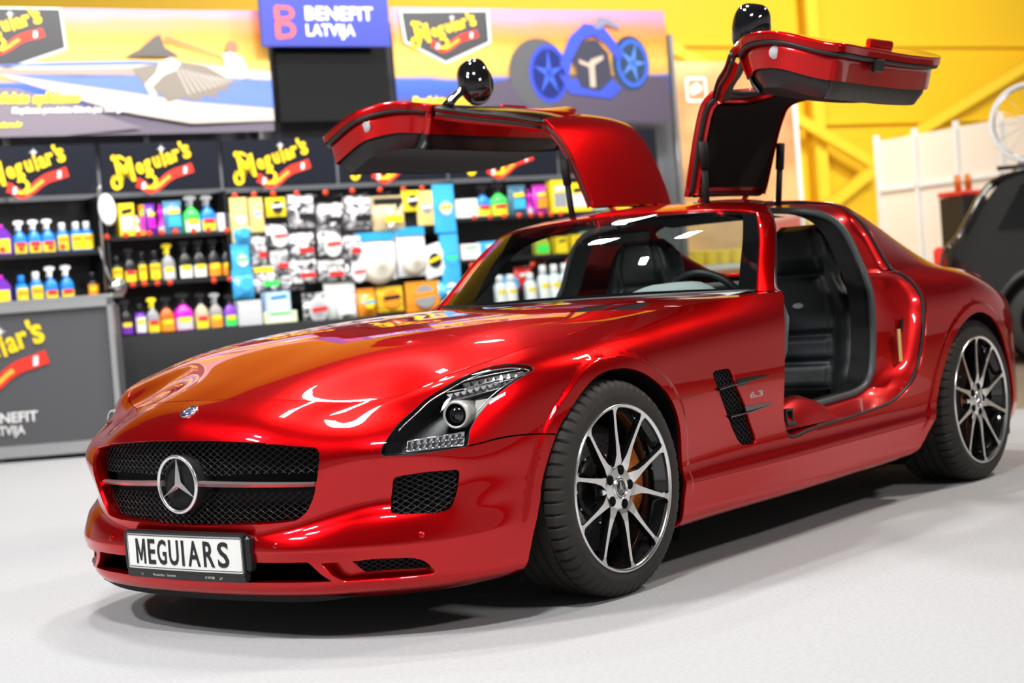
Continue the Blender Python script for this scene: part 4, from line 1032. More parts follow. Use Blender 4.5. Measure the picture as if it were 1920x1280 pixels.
# dashboard with instrument hood
G = []
for y in np.linspace(-.78,.78,40):
    b = math.exp(-((y-.37)/.17)**4)*.075; c = .012*math.cos(y*2)
    G.append([(-.98,y,.885), (-1.10,y,.893+c*.5), (-1.20-.02*(b>0.03),y,.888+b*.7), (-1.31,y,.868+b), (-1.37,y,.835+b*.9), (-1.40,y,.78+b*.4), (-1.37,y,.66), (-1.25,y,.50)])
dash = sheet('dashboard', G, M_['dash'])
MB().box((-1.375,.0,.72), (.06,.30,.26), R=Matrix.Rotation(.3, 3, 'Y'), bev=.02).build('centre_console', M_['black_satin'], dash)
# steering wheel
Mw = Matrix.Translation((-1.50,.37,.80))@Matrix.Rotation(math.radians(-68), 4, 'Y')
sw = empty('steering_wheel', parent=car)
P = np.array([(.185*math.cos(t), .185*math.sin(t), 0) for t in np.linspace(0, 2*PI, 48, endpoint=False)])
MB().tube(put(P, Mw), .0155, 10, False, True).build('rim', M_['leather'], sw)
mb = MB()
for a in (90, 270, 0+180): 
    t = math.radians(a); mb.tube(put([(.05*math.cos(t), .05*math.sin(t), -.02), (.18*math.cos(t), .18*math.sin(t), 0)], Mw), [.02, .011], 8, sy=.5)
mb.build('spoke', M_['black_satin'], sw)
MB().lathe([(0,.01), (.055,.008), (.068,-.01), (.06,-.05), (.03,-.16)], 24, Mw, cap=False).build('horn_pad', M_['leather'], sw)
# seats: backrest with side wings, panelled centre, cushion
def seat(y0, nm='seat'):
    e = empty(nm, parent=car)
    bk = MB(); rows = 60; cols = 25; G = []
    for i in range(rows):
        t = i/(rows-1); z = .36+.755*t; rec = -.345-.115*t-.02*math.sin(PI*t)
        w = np.interp(t, [0,.3,.55,.66,.74,.88,.97,1], [.245,.275,.275,.235,.195,.180,.155,.12])
        wing = np.interp(t, [0,.2,.5,.64,.75,1], [.075,.105,.085,.035,.010,.0])
        row = []
        for j in range(cols):
            u = (j/(cols-1))*2-1; a = abs(u)
            f = wing*(max(0, a-.55)/.45)**1.2 if a < .93 else wing*.75
            pad = (.014-.022*sum(math.exp(-((z-q)/.010)**2) for q in (.45,.565,.675,.925))) if a < .58 else .006
            if t > .76: pad += .030*(1-a**3)*min(1, (t-.76)*12)
            if .52 < a < .66: pad -= .012
            row.append((-1.74+rec+f+pad-.006*(a > .9), y0+u*w, z-.02*(a > .9)*t))
        G.append(row)
    G = np.array(G); back = G.copy(); back[:, :, 0] = G[:, :, 0].min(axis=1)[:, None]-.10+.03*np.abs(np.linspace(-1, 1, cols))[None]**2; back[:, :, 2] -= 0
    top = np.concatenate([G, back[::-1]], 0)
    bk.grid(G, True); bk.grid(back, True, flip=True); bk.grid(np.stack([G[:, 0], back[:, 0]], 1), True); bk.grid(np.stack([back[:, -1], G[:, -1]], 1), True)
    mid = (G[-1]+back[-1])/2+[0, 0, .022]; bk.grid(np.stack([G[-1], mid, back[-1]], 1), True, flip=False)
    o = bk.build('seat_backrest', M_['leather'], e)
    c = MB(); Gc = []
    for i in range(14):
        t = i/13; x = -1.36-.70*t
        row = []
        for j in range(11):
            u = j/10*2-1; a = abs(u); wing = .055*(max(0, a-.55)/.45)**1.3*(1 if a < .95 else .6)
            row.append((x, y0+u*.255, .375+.03*math.cos(t*2.6)+wing+(.010*abs(math.sin(PI*t*3.5)) if a < .55 else 0)-.05*(t < .02)))
        Gc.append(row)
    Gc = np.array(Gc); lowr = Gc.copy(); lowr[:, :, 2] = .22
    c.grid(Gc, True); c.grid(np.stack([Gc[0], lowr[0]], 1), False, flip=True); c.grid(np.stack([Gc[:, 0], lowr[:, 0]], 1), False); c.grid(np.stack([lowr[:, -1], Gc[:, -1]], 1), False)
    c.build('seat_cushion', M_['leather'], e)
    Mp = Matrix.Translation((-1.74-.345-.115*.58-.02+.018, y0, .80))@Matrix.Rotation(math.radians(82), 4, 'Y')
    bdg = MB(); a = [(.011*math.cos(t), .026*math.sin(t), 0) for t in np.linspace(0, 2*PI, 24, endpoint=False)]
    bdg.prism([(p[0], p[1]) for p in a], -.002, .004, Mp); bdg.build('seat_badge', M_['silver'], e)
    return e
seat(.40); seat(-.40)
# belt reel and buckle guide behind the driver's seat
b = MB().tube([(-2.10,.70,.86), (-2.11,.71,.80), (-2.12,.72,.74)], .018, 8, sy=.5); b.box((-2.085,.70,.83), (.03,.055,.10), R=Matrix.Rotation(.35, 3, 'Y'), bev=.01)
b.tube([(-2.10,.69,.82), (-2.08,.70,.6), (-2.06,.70,.35)], .018, 6, sy=.15); b.build('seat_belt', M_['black_satin'], car)
# rear-view mirror and sun visors seen through the glass
MB().box((-1.46,.02,1.135), (.03,.24,.055), bev=.012).tube([(-1.46,.0,1.16), (-1.44,0,1.21)], .01, 6).build('rear_view_mirror', M_['black_satin'], car)
# ================================================================ gullwing doors, modelled shut and swung up about the roof hinge
HY0, HZ0 = .22, 1.243
def swing(V, vec=False, s=1):
    V = np.array(V, float); HA = math.radians(76.5 if s > 0 else 74); c, q = math.cos(HA), math.sin(HA)
    if vec: y, z = V[:, 1].copy(), V[:, 2].copy(); y0 = z0 = 0
    else: y, z = V[:, 1]-HY0, V[:, 2]-HZ0; y0, z0 = HY0, HZ0
    V[:, 1] = (y0+y*c-z*q); V[:, 2] = z0+y*q+z*c
    V[:, 1] *= s; return V
belt_u = (gap_open[0, 0], gap_open[-1, 0])
skin_loop = np.vstack([offset_loop(gap_open, .0035)])
lower = np.vstack([gap_open, [(belt_u[1], VT)], [(belt_u[0], VT)]]); lower = offset_loop(densify(lower, .02), .004)
# upper part: roof piece, cant rail and the post behind the window
win_top = [(-1.575,.676,1.150), (-1.62,.690,1.152), (-1.78,.692,1.150), (-1.88,.70,1.130), (-1.955,.735,1.06), (-2.02,.77,.985), (-2.065,.805,.918)]
up = np.vstack([near_uv(ROOF, front_gap), near_uv(ROOF, curve(win_top, .03)), [(near_uv(ROOF, [(-2.065,.82,.91)])[0, 0], 0)], [(near_uv(ROOF, [roof_gap[0]])[0, 0], 0)], near_uv(ROOF, roof_gap), near_uv(ROOF, hinge[1:-1])])
up = offset_loop(up, .004)
def inset_sheet(S, loop, off, disp, flange, name, m, parent, xf, step=.025):
    return trim(S, offset_loop(densify(loop, .02), off), (), step, .016, flange, name=name, mat=m, parent=parent, disp=disp, xf=xf)
def flipn(o):
    o.data.flip_normals()
for s in (1, -1):
    d = empty('gullwing_door', (0, HY0*s, HZ0), parent=car)
    bpy.context.view_layer.update()
    def xf(V, vec=False, s=s):
        V = swing(V, vec, s); 
        return V if vec else V-np.array([0, HY0*s, HZ0])
    xf.mirrors = s < 0
    def tri(o):
        if s < 0: o.data.flip_normals()
        return o
    o = trim(SIDE, lower, (), .025, .014, .03, name='lower_skin', mat=M_['paint'], parent=d, xf=xf)
    if s < 0: pass
    trim(ROOF, up, (), .025, .014, .02, name='roof_skin', mat=M_['paint'], parent=d, xf=xf)
    # inner pressing: painted shut faces, stepped in from the skin
    inset_sheet(SIDE, lower, .022, -.028, .100, 'inner_pressing', M_['jamb'], d, xf)
    inset_sheet(ROOF, up, .016, -.018, .035, 'inner_frame', M_['jamb'], d, xf)
    # rubber seal running round the shut face
    L1 = offset_loop(densify(lower, .03), .012); X = SIDE.ev(L1[:, 0], np.clip(L1[:, 1], 0, VT)); N = SIDE.nrm(L1[:, 0], np.clip(L1[:, 1], 0, VT)); N *= np.sign((N[:, 1]).sum())
    keep = L1[:, 1] < VT-.02; idx = np.where(keep)[0]
    P = smooth_loop(X-N*.036, 2)[idx]; MB().tube(xf(P), .011, 8).build('door_seal', M_['seal'], d)
    L2 = offset_loop(densify(up, .03), .008); L2[:, 1] = np.clip(L2[:, 1], 0, ROOF.V); X = ROOF.ev(L2[:, 0], L2[:, 1]); N = ROOF.nrm(L2[:, 0], L2[:, 1]); N *= np.sign(N[:, 2].sum())
    MB().tube(xf(smooth_loop(X-N*.026, 2)), .010, 8, False, True).build('door_seal', M_['seal'], d)
    # lining: black trim panel with armrest, roof cloth
    lt = trim(SIDE, offset_loop(densify(lower, .02), .055), (), .03, .02, .0, name='door_trim', mat=M_['black_matt'], parent=d, disp=-.195, xf=xf)
    lw = offset_loop(densify(lower, .02), .035); lw2 = offset_loop(densify(lower, .02), .055); lwX = SIDE.ev(lw[:, 0], np.clip(lw[:, 1], 0, VT)); lwN = SIDE.nrm(lw[:, 0], np.clip(lw[:, 1], 0, VT)); lwN *= np.sign(lwN[:, 1].sum())
    MB().grid(np.stack([xf(lwX-lwN*.118), xf(lwX-lwN*.150), xf(SIDE.ev(lw2[:, 0], np.clip(lw2[:, 1], 0, VT))-lwN*.195)], 1), True, closed_u=True).build('trim_edge', M_['black_satin'], d)
    trim(ROOF, offset_loop(densify(up, .02), .040), (), .03, .02, .0, name='roof_cloth', mat=M_['alcantara'], parent=d, disp=-.052, xf=xf)
    # round plug on the front shut face, exterior handle, latch
    Mp = frame_m((-1.088,.865,.62), (0, 1, 0), (0, 0, 1), (1, 0, 0)); mb = MB().lathe([(0,.004), (.022,.004), (.024,0)], 24, Mp, cap=False); mb.v = [tuple(v) for v in xf(np.array(mb.v))]
    mb.build('plug', M_['plug'], d)
    mb = MB().box((-2.03,.942,.70), (.19,.034,.030), bev=.007); mb.v = [tuple(v) for v in xf(np.array(mb.v))]; mb.build('door_handle', M_['paint'], d)
    mb = MB().box((-1.42,.86,.385), (.07,.05,.02), bev=.006); mb.v = [tuple(v) for v in xf(np.array(mb.v))]; mb.build('door_latch', M_['black_satin'], d)
    # window
    pil = curve([(-1.575,.676,1.150), (-1.455,.735,1.065), (-1.35,.785,.975), (-1.235,.838,.892)], .04)
    bel = curve([(-1.235,.838,.892), (-1.45,.850,.892), (-1.75,.850,.900), (-2.065,.808,.915)], .05)
    topc = curve(win_top[:4], .04); rearc = curve(win_top[3:], .04)
    Gw = coons(pil, rearc[::-1][::-1], topc, bel, 14, 22, (0, .012, .01)) if False else coons(topc, bel[:], pil, rearc, 22, 14, (0, .010, .008))
    Gw2 = np.stack([xf(r) for r in Gw]); gw = MB().grid(Gw2, True).build('window', M_['pane'], d)
    MB().tube(xf(pil), .007, 8).build('window_seal', M_['seal'], gw)
    MB().tube(xf(np.array(bel)+[0, 0, -.004]), .009, 8).build('window_seal', M_['seal'], gw)
    MB().tube(xf(np.vstack([topc, rearc[1:]])), .008, 8).build('window_seal', M_['seal'], gw)
    # framed front edge beside the windscreen pillar
    T = np.gradient(pil, axis=0); T /= np.linalg.norm(T, axis=1)[:, None]; No = np.array([.25,.75,.6]); No = No-T*(T@No)[:, None]; No /= np.linalg.norm(No, axis=1)[:, None]; B = np.cross(T, No); B *= np.sign((B@np.array([-1,0,0])).sum())
    fr_ = MB(); fr_.use(M_['jamb']).grid(np.stack([xf(pil+B*.002), xf(pil-No*.030), xf(pil-No*.048+B*.006)], 1), True); fr_.use(M_['black_satin']).grid(np.stack([xf(pil+B*.002+No*.002), xf(pil+B*.045+No*.003)], 1), True).grid(np.stack([xf(pil-No*.048+B*.006), xf(pil-No*.052+B*.040), xf(pil-No*.010+B*.055)], 1), True)
    fr_.build('window_frame', None, d)
    MB().tube(xf(pil-No*.022-B*.004), .008, 8).build('door_seal', M_['seal'], d)
    # exterior mirror: foot, stalk and rounded housing with its glass
    mr = empty('wing_mirror', parent=d)
    Hc = np.array([-1.47, .940, .955]); G = []
    for i in range(18):
        t = i/17; a = PI*t; rad = math.sin(a)**.62 if 0 < t < 1 else 0
        row = []
        for j in range(28):
            b = 2*PI*j/28; cx, cz = math.cos(b), math.sin(b)
            dx = .088 if cx > 0 else .048
            row.append(Hc+np.array([dx*cx*rad*(1-.25*t), -.098*math.cos(a), .076*cz*rad*(1-.12*math.cos(a))]))
        G.append(row)
    G = np.array(G); G = np.stack([xf(r) for r in G]); G = np.concatenate([G, G[:, :1]], 1)
    MB().grid(G, True).build('mirror_housing', M_['black_gloss'], mr)
    gm = np.array([Hc+np.array([-.049, .074*math.cos(t), .056*math.sin(t)]) for t in np.linspace(0, 2*PI, 28, endpoint=False)])
    mk('mirror_glass', xf(gm), [tuple(range(28))], M_['chrome'], mr, False)
    st_ = curve([(-1.30,.850,.905), (-1.335,.875,.912), (-1.385,.905,.925), (-1.42,.93,.945)], .02)
    MB().tube(xf(st_), np.linspace(.030,.024,len(st_)), 12, sy=.6).build('mirror_stalk', M_['black_gloss'], mr)
    # hinges and gas struts
    for hx in (-1.74, -2.08):
        P = np.array([(hx,.225,1.226), (hx,.215,1.262), (hx,.235,1.285)]); P[:, 1] *= s
        MB().tube(P-np.array([0, HY0*s, HZ0]), .012, 8).build('hinge', M_['jamb'], d)
    for x0, x1 in ((-1.60,-1.585), (-2.165,-2.20)):
        a = np.array([x0,.33,1.205]); b_ = swing([[x1,.50,1.185]])[0]; b_ = np.array([x1+.0,.345,1.49])
        P = np.array([a, a+(b_-a)*.62, a+(b_-a)*.62, b_]); P[:, 1] *= s
        q = P-np.array([0, HY0*s, HZ0]); mb = MB().tube(q[[0, 1]], .013, 10).tube(q[[1, 3]], .018, 10); mb.build('gas_strut', M_['black_matt'], d)
# ================================================================ wheels (axis along local y, outer face +y)
def tyre(R, W, rim, name, parent):
    n = 330; hw = W/2
    prof = [(rim-.004, -hw+.022), (rim+.012, -hw+.012), (R-.055, -hw-.004), (R-.028, -hw+.002), (R-.010, -hw+.016), (R-.003, -hw+.034)]
    tread = []
    gs = [-.062, -.021, .021, .062]; ys = sorted(set([-hw+.034]+sum([[g_-.0055, g_-.0045, g_+.0045, g_+.0055] for g_ in gs], [])+[hw-.034]))
    for y in ys: tread.append((R if not any(abs(y-g_) < .005 for g_ in gs) else R-.007, y))
    tread[0] = (R-.0008, tread[0][1]); tread[-1] = (R-.0008, tread[-1][1])
    prof = prof+tread+[(R-.003, hw-.030), (R-.010, hw-.018), (R-.020, hw-.010), (R-.032, hw-.005), (R-.046, hw-.001), (R-.048, hw-.0002), (rim+.018, hw-.0015), (rim+.009, hw-.004), (rim+.002, hw-.006), (rim-.005, hw-.018)]
    V = []; F = []; m = len(prof)
    for k in range(n):
        t = 2*PI*k/n; gr = (k % 6 == 0)
        for i, (r, y) in enumerate(prof):
            sh = abs(y)
            rr = r-(.008 if (gr and sh > .066 and r > R-.024) else 0)
            V.append((rr*math.cos(t), y, rr*math.sin(t)))
    for k in range(n):
        k2 = (k+1) % n
        for i in range(m-1): F.append((k*m+i, k*m+i+1, k2*m+i+1, k2*m+i))
    o = mk(name, V, [f[::-1] for f in F], M_['rubber'], parent, True); o.data.set_sharp_from_angle(angle=math.radians(35)); return o
def wheel(name, R, W, rim, side, loc, spin, steer=0, cal=None):
    w = empty(name, loc, parent=car); w.rotation_euler = (0, 0, (PI if side < 0 else 0)+steer)
    tyre(R, W, rim-.006, 'tyre', w)
    hw = W/2; lip = hw-.003
    M0 = Matrix.Rotation(-PI/2, 4, 'X')       # lathe z -> +y
    b = MB().use(M_['alloy']).lathe([(rim-.012, lip-.004), (rim-.006, lip+.003), (rim-.001, lip+.002), (rim, lip-.004)], 96, M0, cap=False)
    b.build('rim_lip', None, w)
    MB().lathe([(rim-.001, lip-.003), (rim-.002, lip-.02), (rim-.02, lip-.03), (rim-.03, lip-.10), (rim-.035, -hw+.03), (rim-.012, -hw+.01)], 72, M0, cap=False).build('rim_barrel', M_['black_gloss'], w)
    # spokes: ten blades, machined faces, black flanks
    for k in range(10):
        a = spin+2*PI*k/10; pr = (k % 2)*2-1
        rs = np.array([.040, .062, .080, .105, .140, .180, rim-.030, rim-.018, rim-.009]); wd = np.array([.0215, .0210, .0185, .0120, .0088, .0074, .0070, .0105, .0200])
        yy = np.array([lip-.026, lip-.022, lip-.016, lip-.013, lip-.012, lip-.010, lip-.006, lip-.003, lip-.001]); lean = pr*np.array([0, .002, .0045, .006, .0055, .003, .0, 0, 0])*-1
        dep = np.array([.040, .040, .036, .032, .028, .024, .020, .018, .014])
        t = np.array([-math.sin(a), 0, math.cos(a)]); rr = np.array([math.cos(a), 0, math.sin(a)]); G = []
        for i in range(len(rs)):
            c = rr*rs[i]+t*lean[i]+np.array([0, yy[i], 0]); x = wd[i]
            G.append([c+t*x-np.array([0, dep[i], 0]), c+t*x-np.array([0, .004, 0]), c+t*(x-.0012), c-t*(x-.0012), c-t*x-np.array([0, .004, 0]), c-t*x-np.array([0, dep[i], 0])])
        G = np.array(G); mb = MB(); mb.use(M_['alloy']).grid(G[:, 2:4], False, flip=True); mb.use(M_['black_gloss']).grid(G[:, 0:3], False, flip=True).grid(G[:, 3:6], False, flip=True).grid(G[:, [5, 0]], False, flip=True)
        mb.build('spoke', None, w)
    hb = MB().use(M_['alloy']).lathe([(.034, lip-.0185), (.060, lip-.020), (.072, lip-.023), (.078, lip-.032), (.076, lip-.06)], 48, M0, cap=False)
    hb.use(M_['alloy']).lathe([(.030, lip-.026), (.0315, lip-.013), (.0345, lip-.0125), (.036, lip-.020)], 40, M0, cap=False)
    hb.build('hub_face', None, w)
    cp = MB().use(M_['black_gloss']).lathe([(0, lip-.0155), (.026, lip-.016), (.031, lip-.019)], 36, M0, cap=False)
    Ms = frame_m((0, lip-.0155, 0), (1, 0, 0), (0, 0, -1) if False else (0, 0, 1), (0, 1, 0)); cp.use(M_['star_metal']); star_mesh(cp, Ms, .0260, .001, .0045, 36, .0014)
    cp.build('centre_cap', None, w)
    for k in range(5):
        a = spin+PI/10+2*PI*k/5*1.0; c = (.0555*math.cos(a), lip-.0188, .0555*math.sin(a))
        Ml = frame_m(c, (1, 0, 0), (0, 0, -1), (0, 1, 0))
        MB().lathe([(0, .0026), (.0130, .0024), (.0155, .0008)], 20, Ml, cap=False).build('bolt_recess', M_['dark_void'], w)
    # brake: disc with holes painted dark, bell, caliper
    br = empty('brake', parent=w)
    dr = rim-.062
    MB().lathe([(dr, .010), (dr, -.018)], 64, M0, cap=True).build('brake_disc', M_['disc'], br)
    MB().lathe([(.085, .028), (.098, .022), (.102, .008)], 40, M0, cap=True).build('brake_bell', M_['black_satin'], br)
    hl_ = MB()
    for k in range(36):
        for q, r_ in enumerate((.115, .135, .155, .172)):
            a = 2*PI*(k+.25*q)/36; hl_.lathe([(0, .0106), (.0028, .0106)], 6, frame_m((r_*math.cos(a), 0, r_*math.sin(a)), (1, 0, 0), (0, 0, -1), (0, 1, 0)), cap=False)
    hl_.build('disc_drilling', M_['dark_void'], br)
    bt = MB()
    for k in range(12):
        a = 2*PI*k/12; bt.lathe([(0, .016), (.0055, .016), (.006, .008)], 10, frame_m((.108*math.cos(a), .012, .108*math.sin(a)), (1, 0, 0), (0, 0, -1), (0, 1, 0)), cap=False)
    bt.build('disc_bolt', M_['silver'], br)
    sg = cal; G = []
    for a in np.linspace(-.62, .52, 14):
        t = a*sg+(PI if sg*side > 0 else 0) if False else a
        th = t; e = 1-.25*abs(a/.6)**3; r0, r1 = .112, dr+.022; row = []
        for r_, y in ((r0, .03), (r0+.006, .052*e), (r0+.03, .060*e), (r1-.02, .058*e), (r1, .040*e), (r1+.004, -.02), (r1, -.05)):
            row.append((cal*r_*math.cos(th), y, r_*math.sin(th)))
        G.append(row)
    mb = MB().grid(G, True, flip=cal > 0); mb.add(G[0], [tuple(range(7))]); mb.add(G[-1], [tuple(range(7))[::-1]]); mb.build('brake_caliper', M_['caliper'], br)
    return w
# outer tyre faces stand at y = .965
for s in (1, -1):
    wheel('front_wheel', .334, .262, .259, s, (0, s*(.963-.131), .334), math.radians(14), .0, cal=-1 if s > 0 else 1)
    wheel('rear_wheel', .343, .292, .2715, s, (-2.68, s*(.958-.146), .343), math.radians(17), cal=1 if s > 0 else -1)
# wheel arch liners
for s in (1, -1):
    for nm, AR, y0 in (('front_arch_liner', ARCH_F, .60), ('rear_arch_liner', ARCH_R, .58)):
        A = side_pts(curve(np.c_[AR, np.zeros(len(AR))][:, [0, 1]], .03)); A[:, 1] -= .012
        B = A.copy(); B[:, 1] = y0; cx = A[:, 0].mean(); 
        MB().grid(np.stack([A, (A+B)/2, B], 1)*[1, s, 1], True, flip=s < 0).build(nm, M_['dark_void'], car)
        pz = [(x, z) for x, z in zip(B[:, 0], B[:, 2])]
        mk(nm+'_wall', [(x, y0*s, z) for x, z in pz], [tuple(range(len(pz)))], M_['dark_void'], car, False)
# floor of the car
ub = MB(); ub.box((-1.3, 0, .150), (1.5, 1.62, .02)); ub.box((.55, 0, .15), (.5, 1.1, .02)); ub.box((-1.3, 0, .3), (3.6, 1.1, .3)); ub.box((-3.1, 0, .22), (.7, 1.3, .1)); ub.build('underbody', M_['dark_void'], car)
# ================================================================ headlamps
def lp3(k, d=0, s=1):
    uv = curve(SUV(T_[k]), .01) if len(T_[k]) > 1 else SUV(T_[k]); X = SIDE.ev(uv[:, 0], uv[:, 1]); N = SIDE.nrm(uv[:, 0], uv[:, 1]); N *= np.sign((N@np.array([.6, .6, .3])).sum())
    return (X-N*d), N
for s in (1, -1):
    h = empty('headlamp', parent=car); S3 = np.array([1, s, 1])
    lo = offset_loop(lamp_uv, .002)
    trim(SIDE, lo, (), .015, .008, .0, name='lamp_cover', mat=M_['cover'], parent=h, mirror=s < 0, disp=-.0015)
    trim(SIDE, offset_loop(lamp_uv, .001), (), .02, .008, -.0, name='lamp_bowl', mat=M_['black_satin'], parent=h, mirror=s < 0, disp=-.085)
    X = SIDE.ev(lamp_uv[:, 0], lamp_uv[:, 1]); N = SIDE.nrm(lamp_uv[:, 0], lamp_uv[:, 1]); N *= np.sign((N@np.array([.6, .6, .3])).sum())
    MB().grid(np.stack([X-N*.004, X-N*.085], 1)*S3, True, closed_u=True, flip=s > 0).build('lamp_wall', M_['black_satin'], h)
    MB().tube((X-N*.003)*S3, .0018, 6, False, True).build('lamp_gasket', M_['seal'], h)
    li = offset_loop(lamp_uv, .010); nl = len(li); Xi = SIDE.ev(li[:, 0], li[:, 1]); Ni = SIDE.nrm(li[:, 0], li[:, 1]); Ni *= np.sign((Ni@np.array([.6, .6, .3])).sum()); a_, b_ = int(nl*.30), int(nl*.93)
    MB().tube((Xi-Ni*.012)[a_:b_]*S3, .0022, 6).build('chrome_outline', M_['star_metal'], h)
    # led strips with reflectors
    for k, n, d in (('lampA', 11, .026), ('lampB', 8, .020)):
        P, Nn_ = lp3(k, d); P = rsmp(P, n+1); mb = MB(); q = P[1:]-P[:-1]
        G = np.stack([P+[0, 0, .011], P+[0, 0, -.011]], 1)
        mb.use(M_['black_satin']).grid((G-Nn_[0]*.012)*S3, False)
        mb.use(M_['bulb'])
        for i in range(n):
            c = (P[i]+P[i+1])/2; L = np.linalg.norm(q[i]); ex = q[i]/L; nn = Nn_[0]-ex*(Nn_[0]@ex); nn /= np.linalg.norm(nn); ey = np.cross(nn, ex)
            V = []
            for a, b, z in ((-.46,-.0095,.004), (.46,-.0095,.004), (.46,.0095,.004), (-.46,.0095,.004), (0,0,-.006)): V.append(c+ex*L*a+ey*b+nn*z)
            mb.add(np.array(V)*S3, [(0,1,4), (1,2,4), (2,3,4), (3,0,4)])
        mb.build('led_strip', None, h)
        for dz in (.013, -.013):
            MB().tube((P+[0, 0, dz]+Nn_[0]*.006)*S3, .0022, 6).build('strip_edge', M_['silver'], h)
    P, Nn_ = lp3('lampE', .030); MB().tube(P*S3, .003, 6).build('strip_edge', M_['silver'], h)
    # silver panel in the upper tail and the blade behind the projector
    B, _n = lp3('blade', .040); b4 = SIDE.ev(*SUV(T_['blade']).T); Nb = SIDE.nrm(*SUV(T_['blade']).T); Nb *= np.sign((Nb@np.array([.6, .6, .3])).sum()); b4 = b4-Nb*.034
    mk('reflector_blade', b4*S3, [(0, 1, 2, 3)], M_['pearl'], h, False)
    tu = SUV([T_['lamp'][8], T_['lamp'][9], T_['lamp'][10], T_['lamp'][11], T_['lamp'][12], T_['lamp'][13], T_['lamp'][14]]); tu = offset_loop(curve(tu, .01, True), .006)
    trim(SIDE, tu, (), .012, .008, 0, name='upper_reflector', mat=M_['pearl'], parent=h, mirror=s < 0, disp=-.040)
    # projector
    c, Nn_ = lp3('proj', .022); c = c[0]; ax = np.array([.96, .24, .03]); ax /= np.linalg.norm(ax)
    ey = np.cross([0, 0, 1], ax); ey /= np.linalg.norm(ey); ex = np.cross(ey, ax)
    Mp = frame_m(c*S3, ex*S3, ey*S3, ax*S3)
    pj = MB().use(M_['pearl']).lathe([(.033, .006), (.0365, .009), (.0395, .008), (.0415, .002), (.0415, -.075), (.036, -.08)], 36, Mp, cap=False)
    pj.build('projector_ring', None, h)
    MB().lathe([(.033, .006), (.032, -.004), (.031, -.012)], 30, Mp, cap=False).build('projector_throat', M_['black_gloss'], h)
    MB().lathe([(.0, .010), (.012, .008), (.022, .003), (.029, -.006), (.0315, -.012)], 30, Mp, cap=False).build('projector_lens', M_['black_gloss'], h)
    P, _ = lp3('blade', .02)
    # lower daytime-running block: two rows of reflector cups
    D = SIDE.ev(*SUV(T_['drl']).T); ND = SIDE.nrm(*SUV(T_['drl']).T); ND *= np.sign((ND@np.array([.6, .6, .3])).sum()); D = D-ND*.012; nn = ND.mean(0); nn /= np.linalg.norm(nn)
    mb = MB(); nx, ny = 9, 2
    mb.use(M_['black_satin']).add((D-nn*.02)*S3, [(0, 1, 2, 3)]); mb.use(M_['bulb'])
    for i in range(nx):
        for j in range(ny):
            def at(a, b): return (D[0]*(1-a)+D[1]*a)*(1-b)+(D[3]*(1-a)+D[2]*a)*b
            a0, a1, b0, b1 = (i+.04)/nx, (i+.96)/nx, (j+.05)/ny, (j+.95)/ny
            V = [at(a0, b0), at(a1, b0), at(a1, b1), at(a0, b1), at((a0+a1)/2, (b0+b1)/2)-nn*.011]; mb.add(np.array(V)*S3, [(0,1,4), (1,2,4), (2,3,4), (3,0,4)])
    mb.build('daytime_lamp', None, h)
    q = np.vstack([D, D[:1]]); MB().tube((q+nn*.002)*S3, .0022, 5).build('daytime_lamp_frame', M_['silver'], h)
    D2 = SIDE.ev(*SUV(T_['drlb']).T); N2 = SIDE.nrm(*SUV(T_['drlb']).T); N2 *= np.sign((N2@np.array([.6, .6, .3])).sum())
    mb = MB(); 
    A = D2-N2*.006; Bk = D2-N2*.03; mb.add(np.vstack([A, Bk])*S3, [(0,1,2,3), (0,1,5,4), (1,2,6,5), (2,3,7,6), (3,0,4,7)]); mb.build('lamp_block', M_['black_gloss'], h)
# side badge
uv = SUV(T_['badge']); X = SIDE.ev(uv[:, 0], uv[:, 1]); 
for s in (1, -1):
    c = X.mean(0)+[0, .001, 0]; ex = X[1]-X[0]; ex /= np.linalg.norm(ex); w = np.linalg.norm(X[1]-X[0]); hgt = np.linalg.norm(X[3]-X[0])
    V, F = text_geo('6.3', .035, .0010, .0015, 1.15); V = np.array(V); V[:, :2] -= (V[:, :2].max(0)+V[:, :2].min(0))/2; V[:, 0] *= w*.95/(V[:, 0].max()-V[:, 0].min()); V[:, 1] *= hgt*.80/(V[:, 1].max()-V[:, 1].min())
    M = frame_m(c*[1, s, 1], ex*s*np.array([1, s, 1]) if s > 0 else (1, 0, 0), (0, 0, 1), (0, s, 0)); mk('model_badge', put(V, M), F, M_['star_metal'], car, False)
# ================================================================ the exhibition stand behind the car
WA = math.radians(159); WD = np.array([math.cos(WA), math.sin(WA)]); WN = np.array([WD[1], -WD[0]])      # along the stand to the right; towards the visitor
if WN@np.array([1, 1]) < 0: WN = -WN
WO = np.array(CAM[:2])+15*np.array([math.cos(CAM[3]), math.sin(CAM[3])])
def WP(s, z, d=0): p = WO+WD*s+WN*d; return (p[0], p[1], z)
def frame_at(name, s, z, d=0, rot=0, parent=None):
    e = empty(name, WP(s-.59*d, z, d)); e.rotation_euler = (0, 0, WA+rot); return e      # local x right, y away, z up
for k, v in dict(booth_grey=((.15,.155,.17),.7), sign_black=((.008,.010,.018),.25), logo_yellow=((.95,.66,.01),.45), logo_red=((.75,.035,.02),.4), logo_white=((.85,.85,.85),.4), alu=((.52,.53,.54),.35),
                 counter_grey=((.075,.075,.082),.6), shelf_black=((.012,.012,.014),.35), tag_red=((.85,.07,.02),.4), cloth_black=((.012,.013,.015),.9), banner_blue=((.035,.05,.33),.5), coral=((.80,.10,.09),.5)).items():
    M_[k] = mat(k, v[0], v[1], metal=.9 if k == 'alu' else 0)
M_['cloth_black'] = mat('black_table_cloth', (.012,.013,.015), .9, bump=(30, .1))
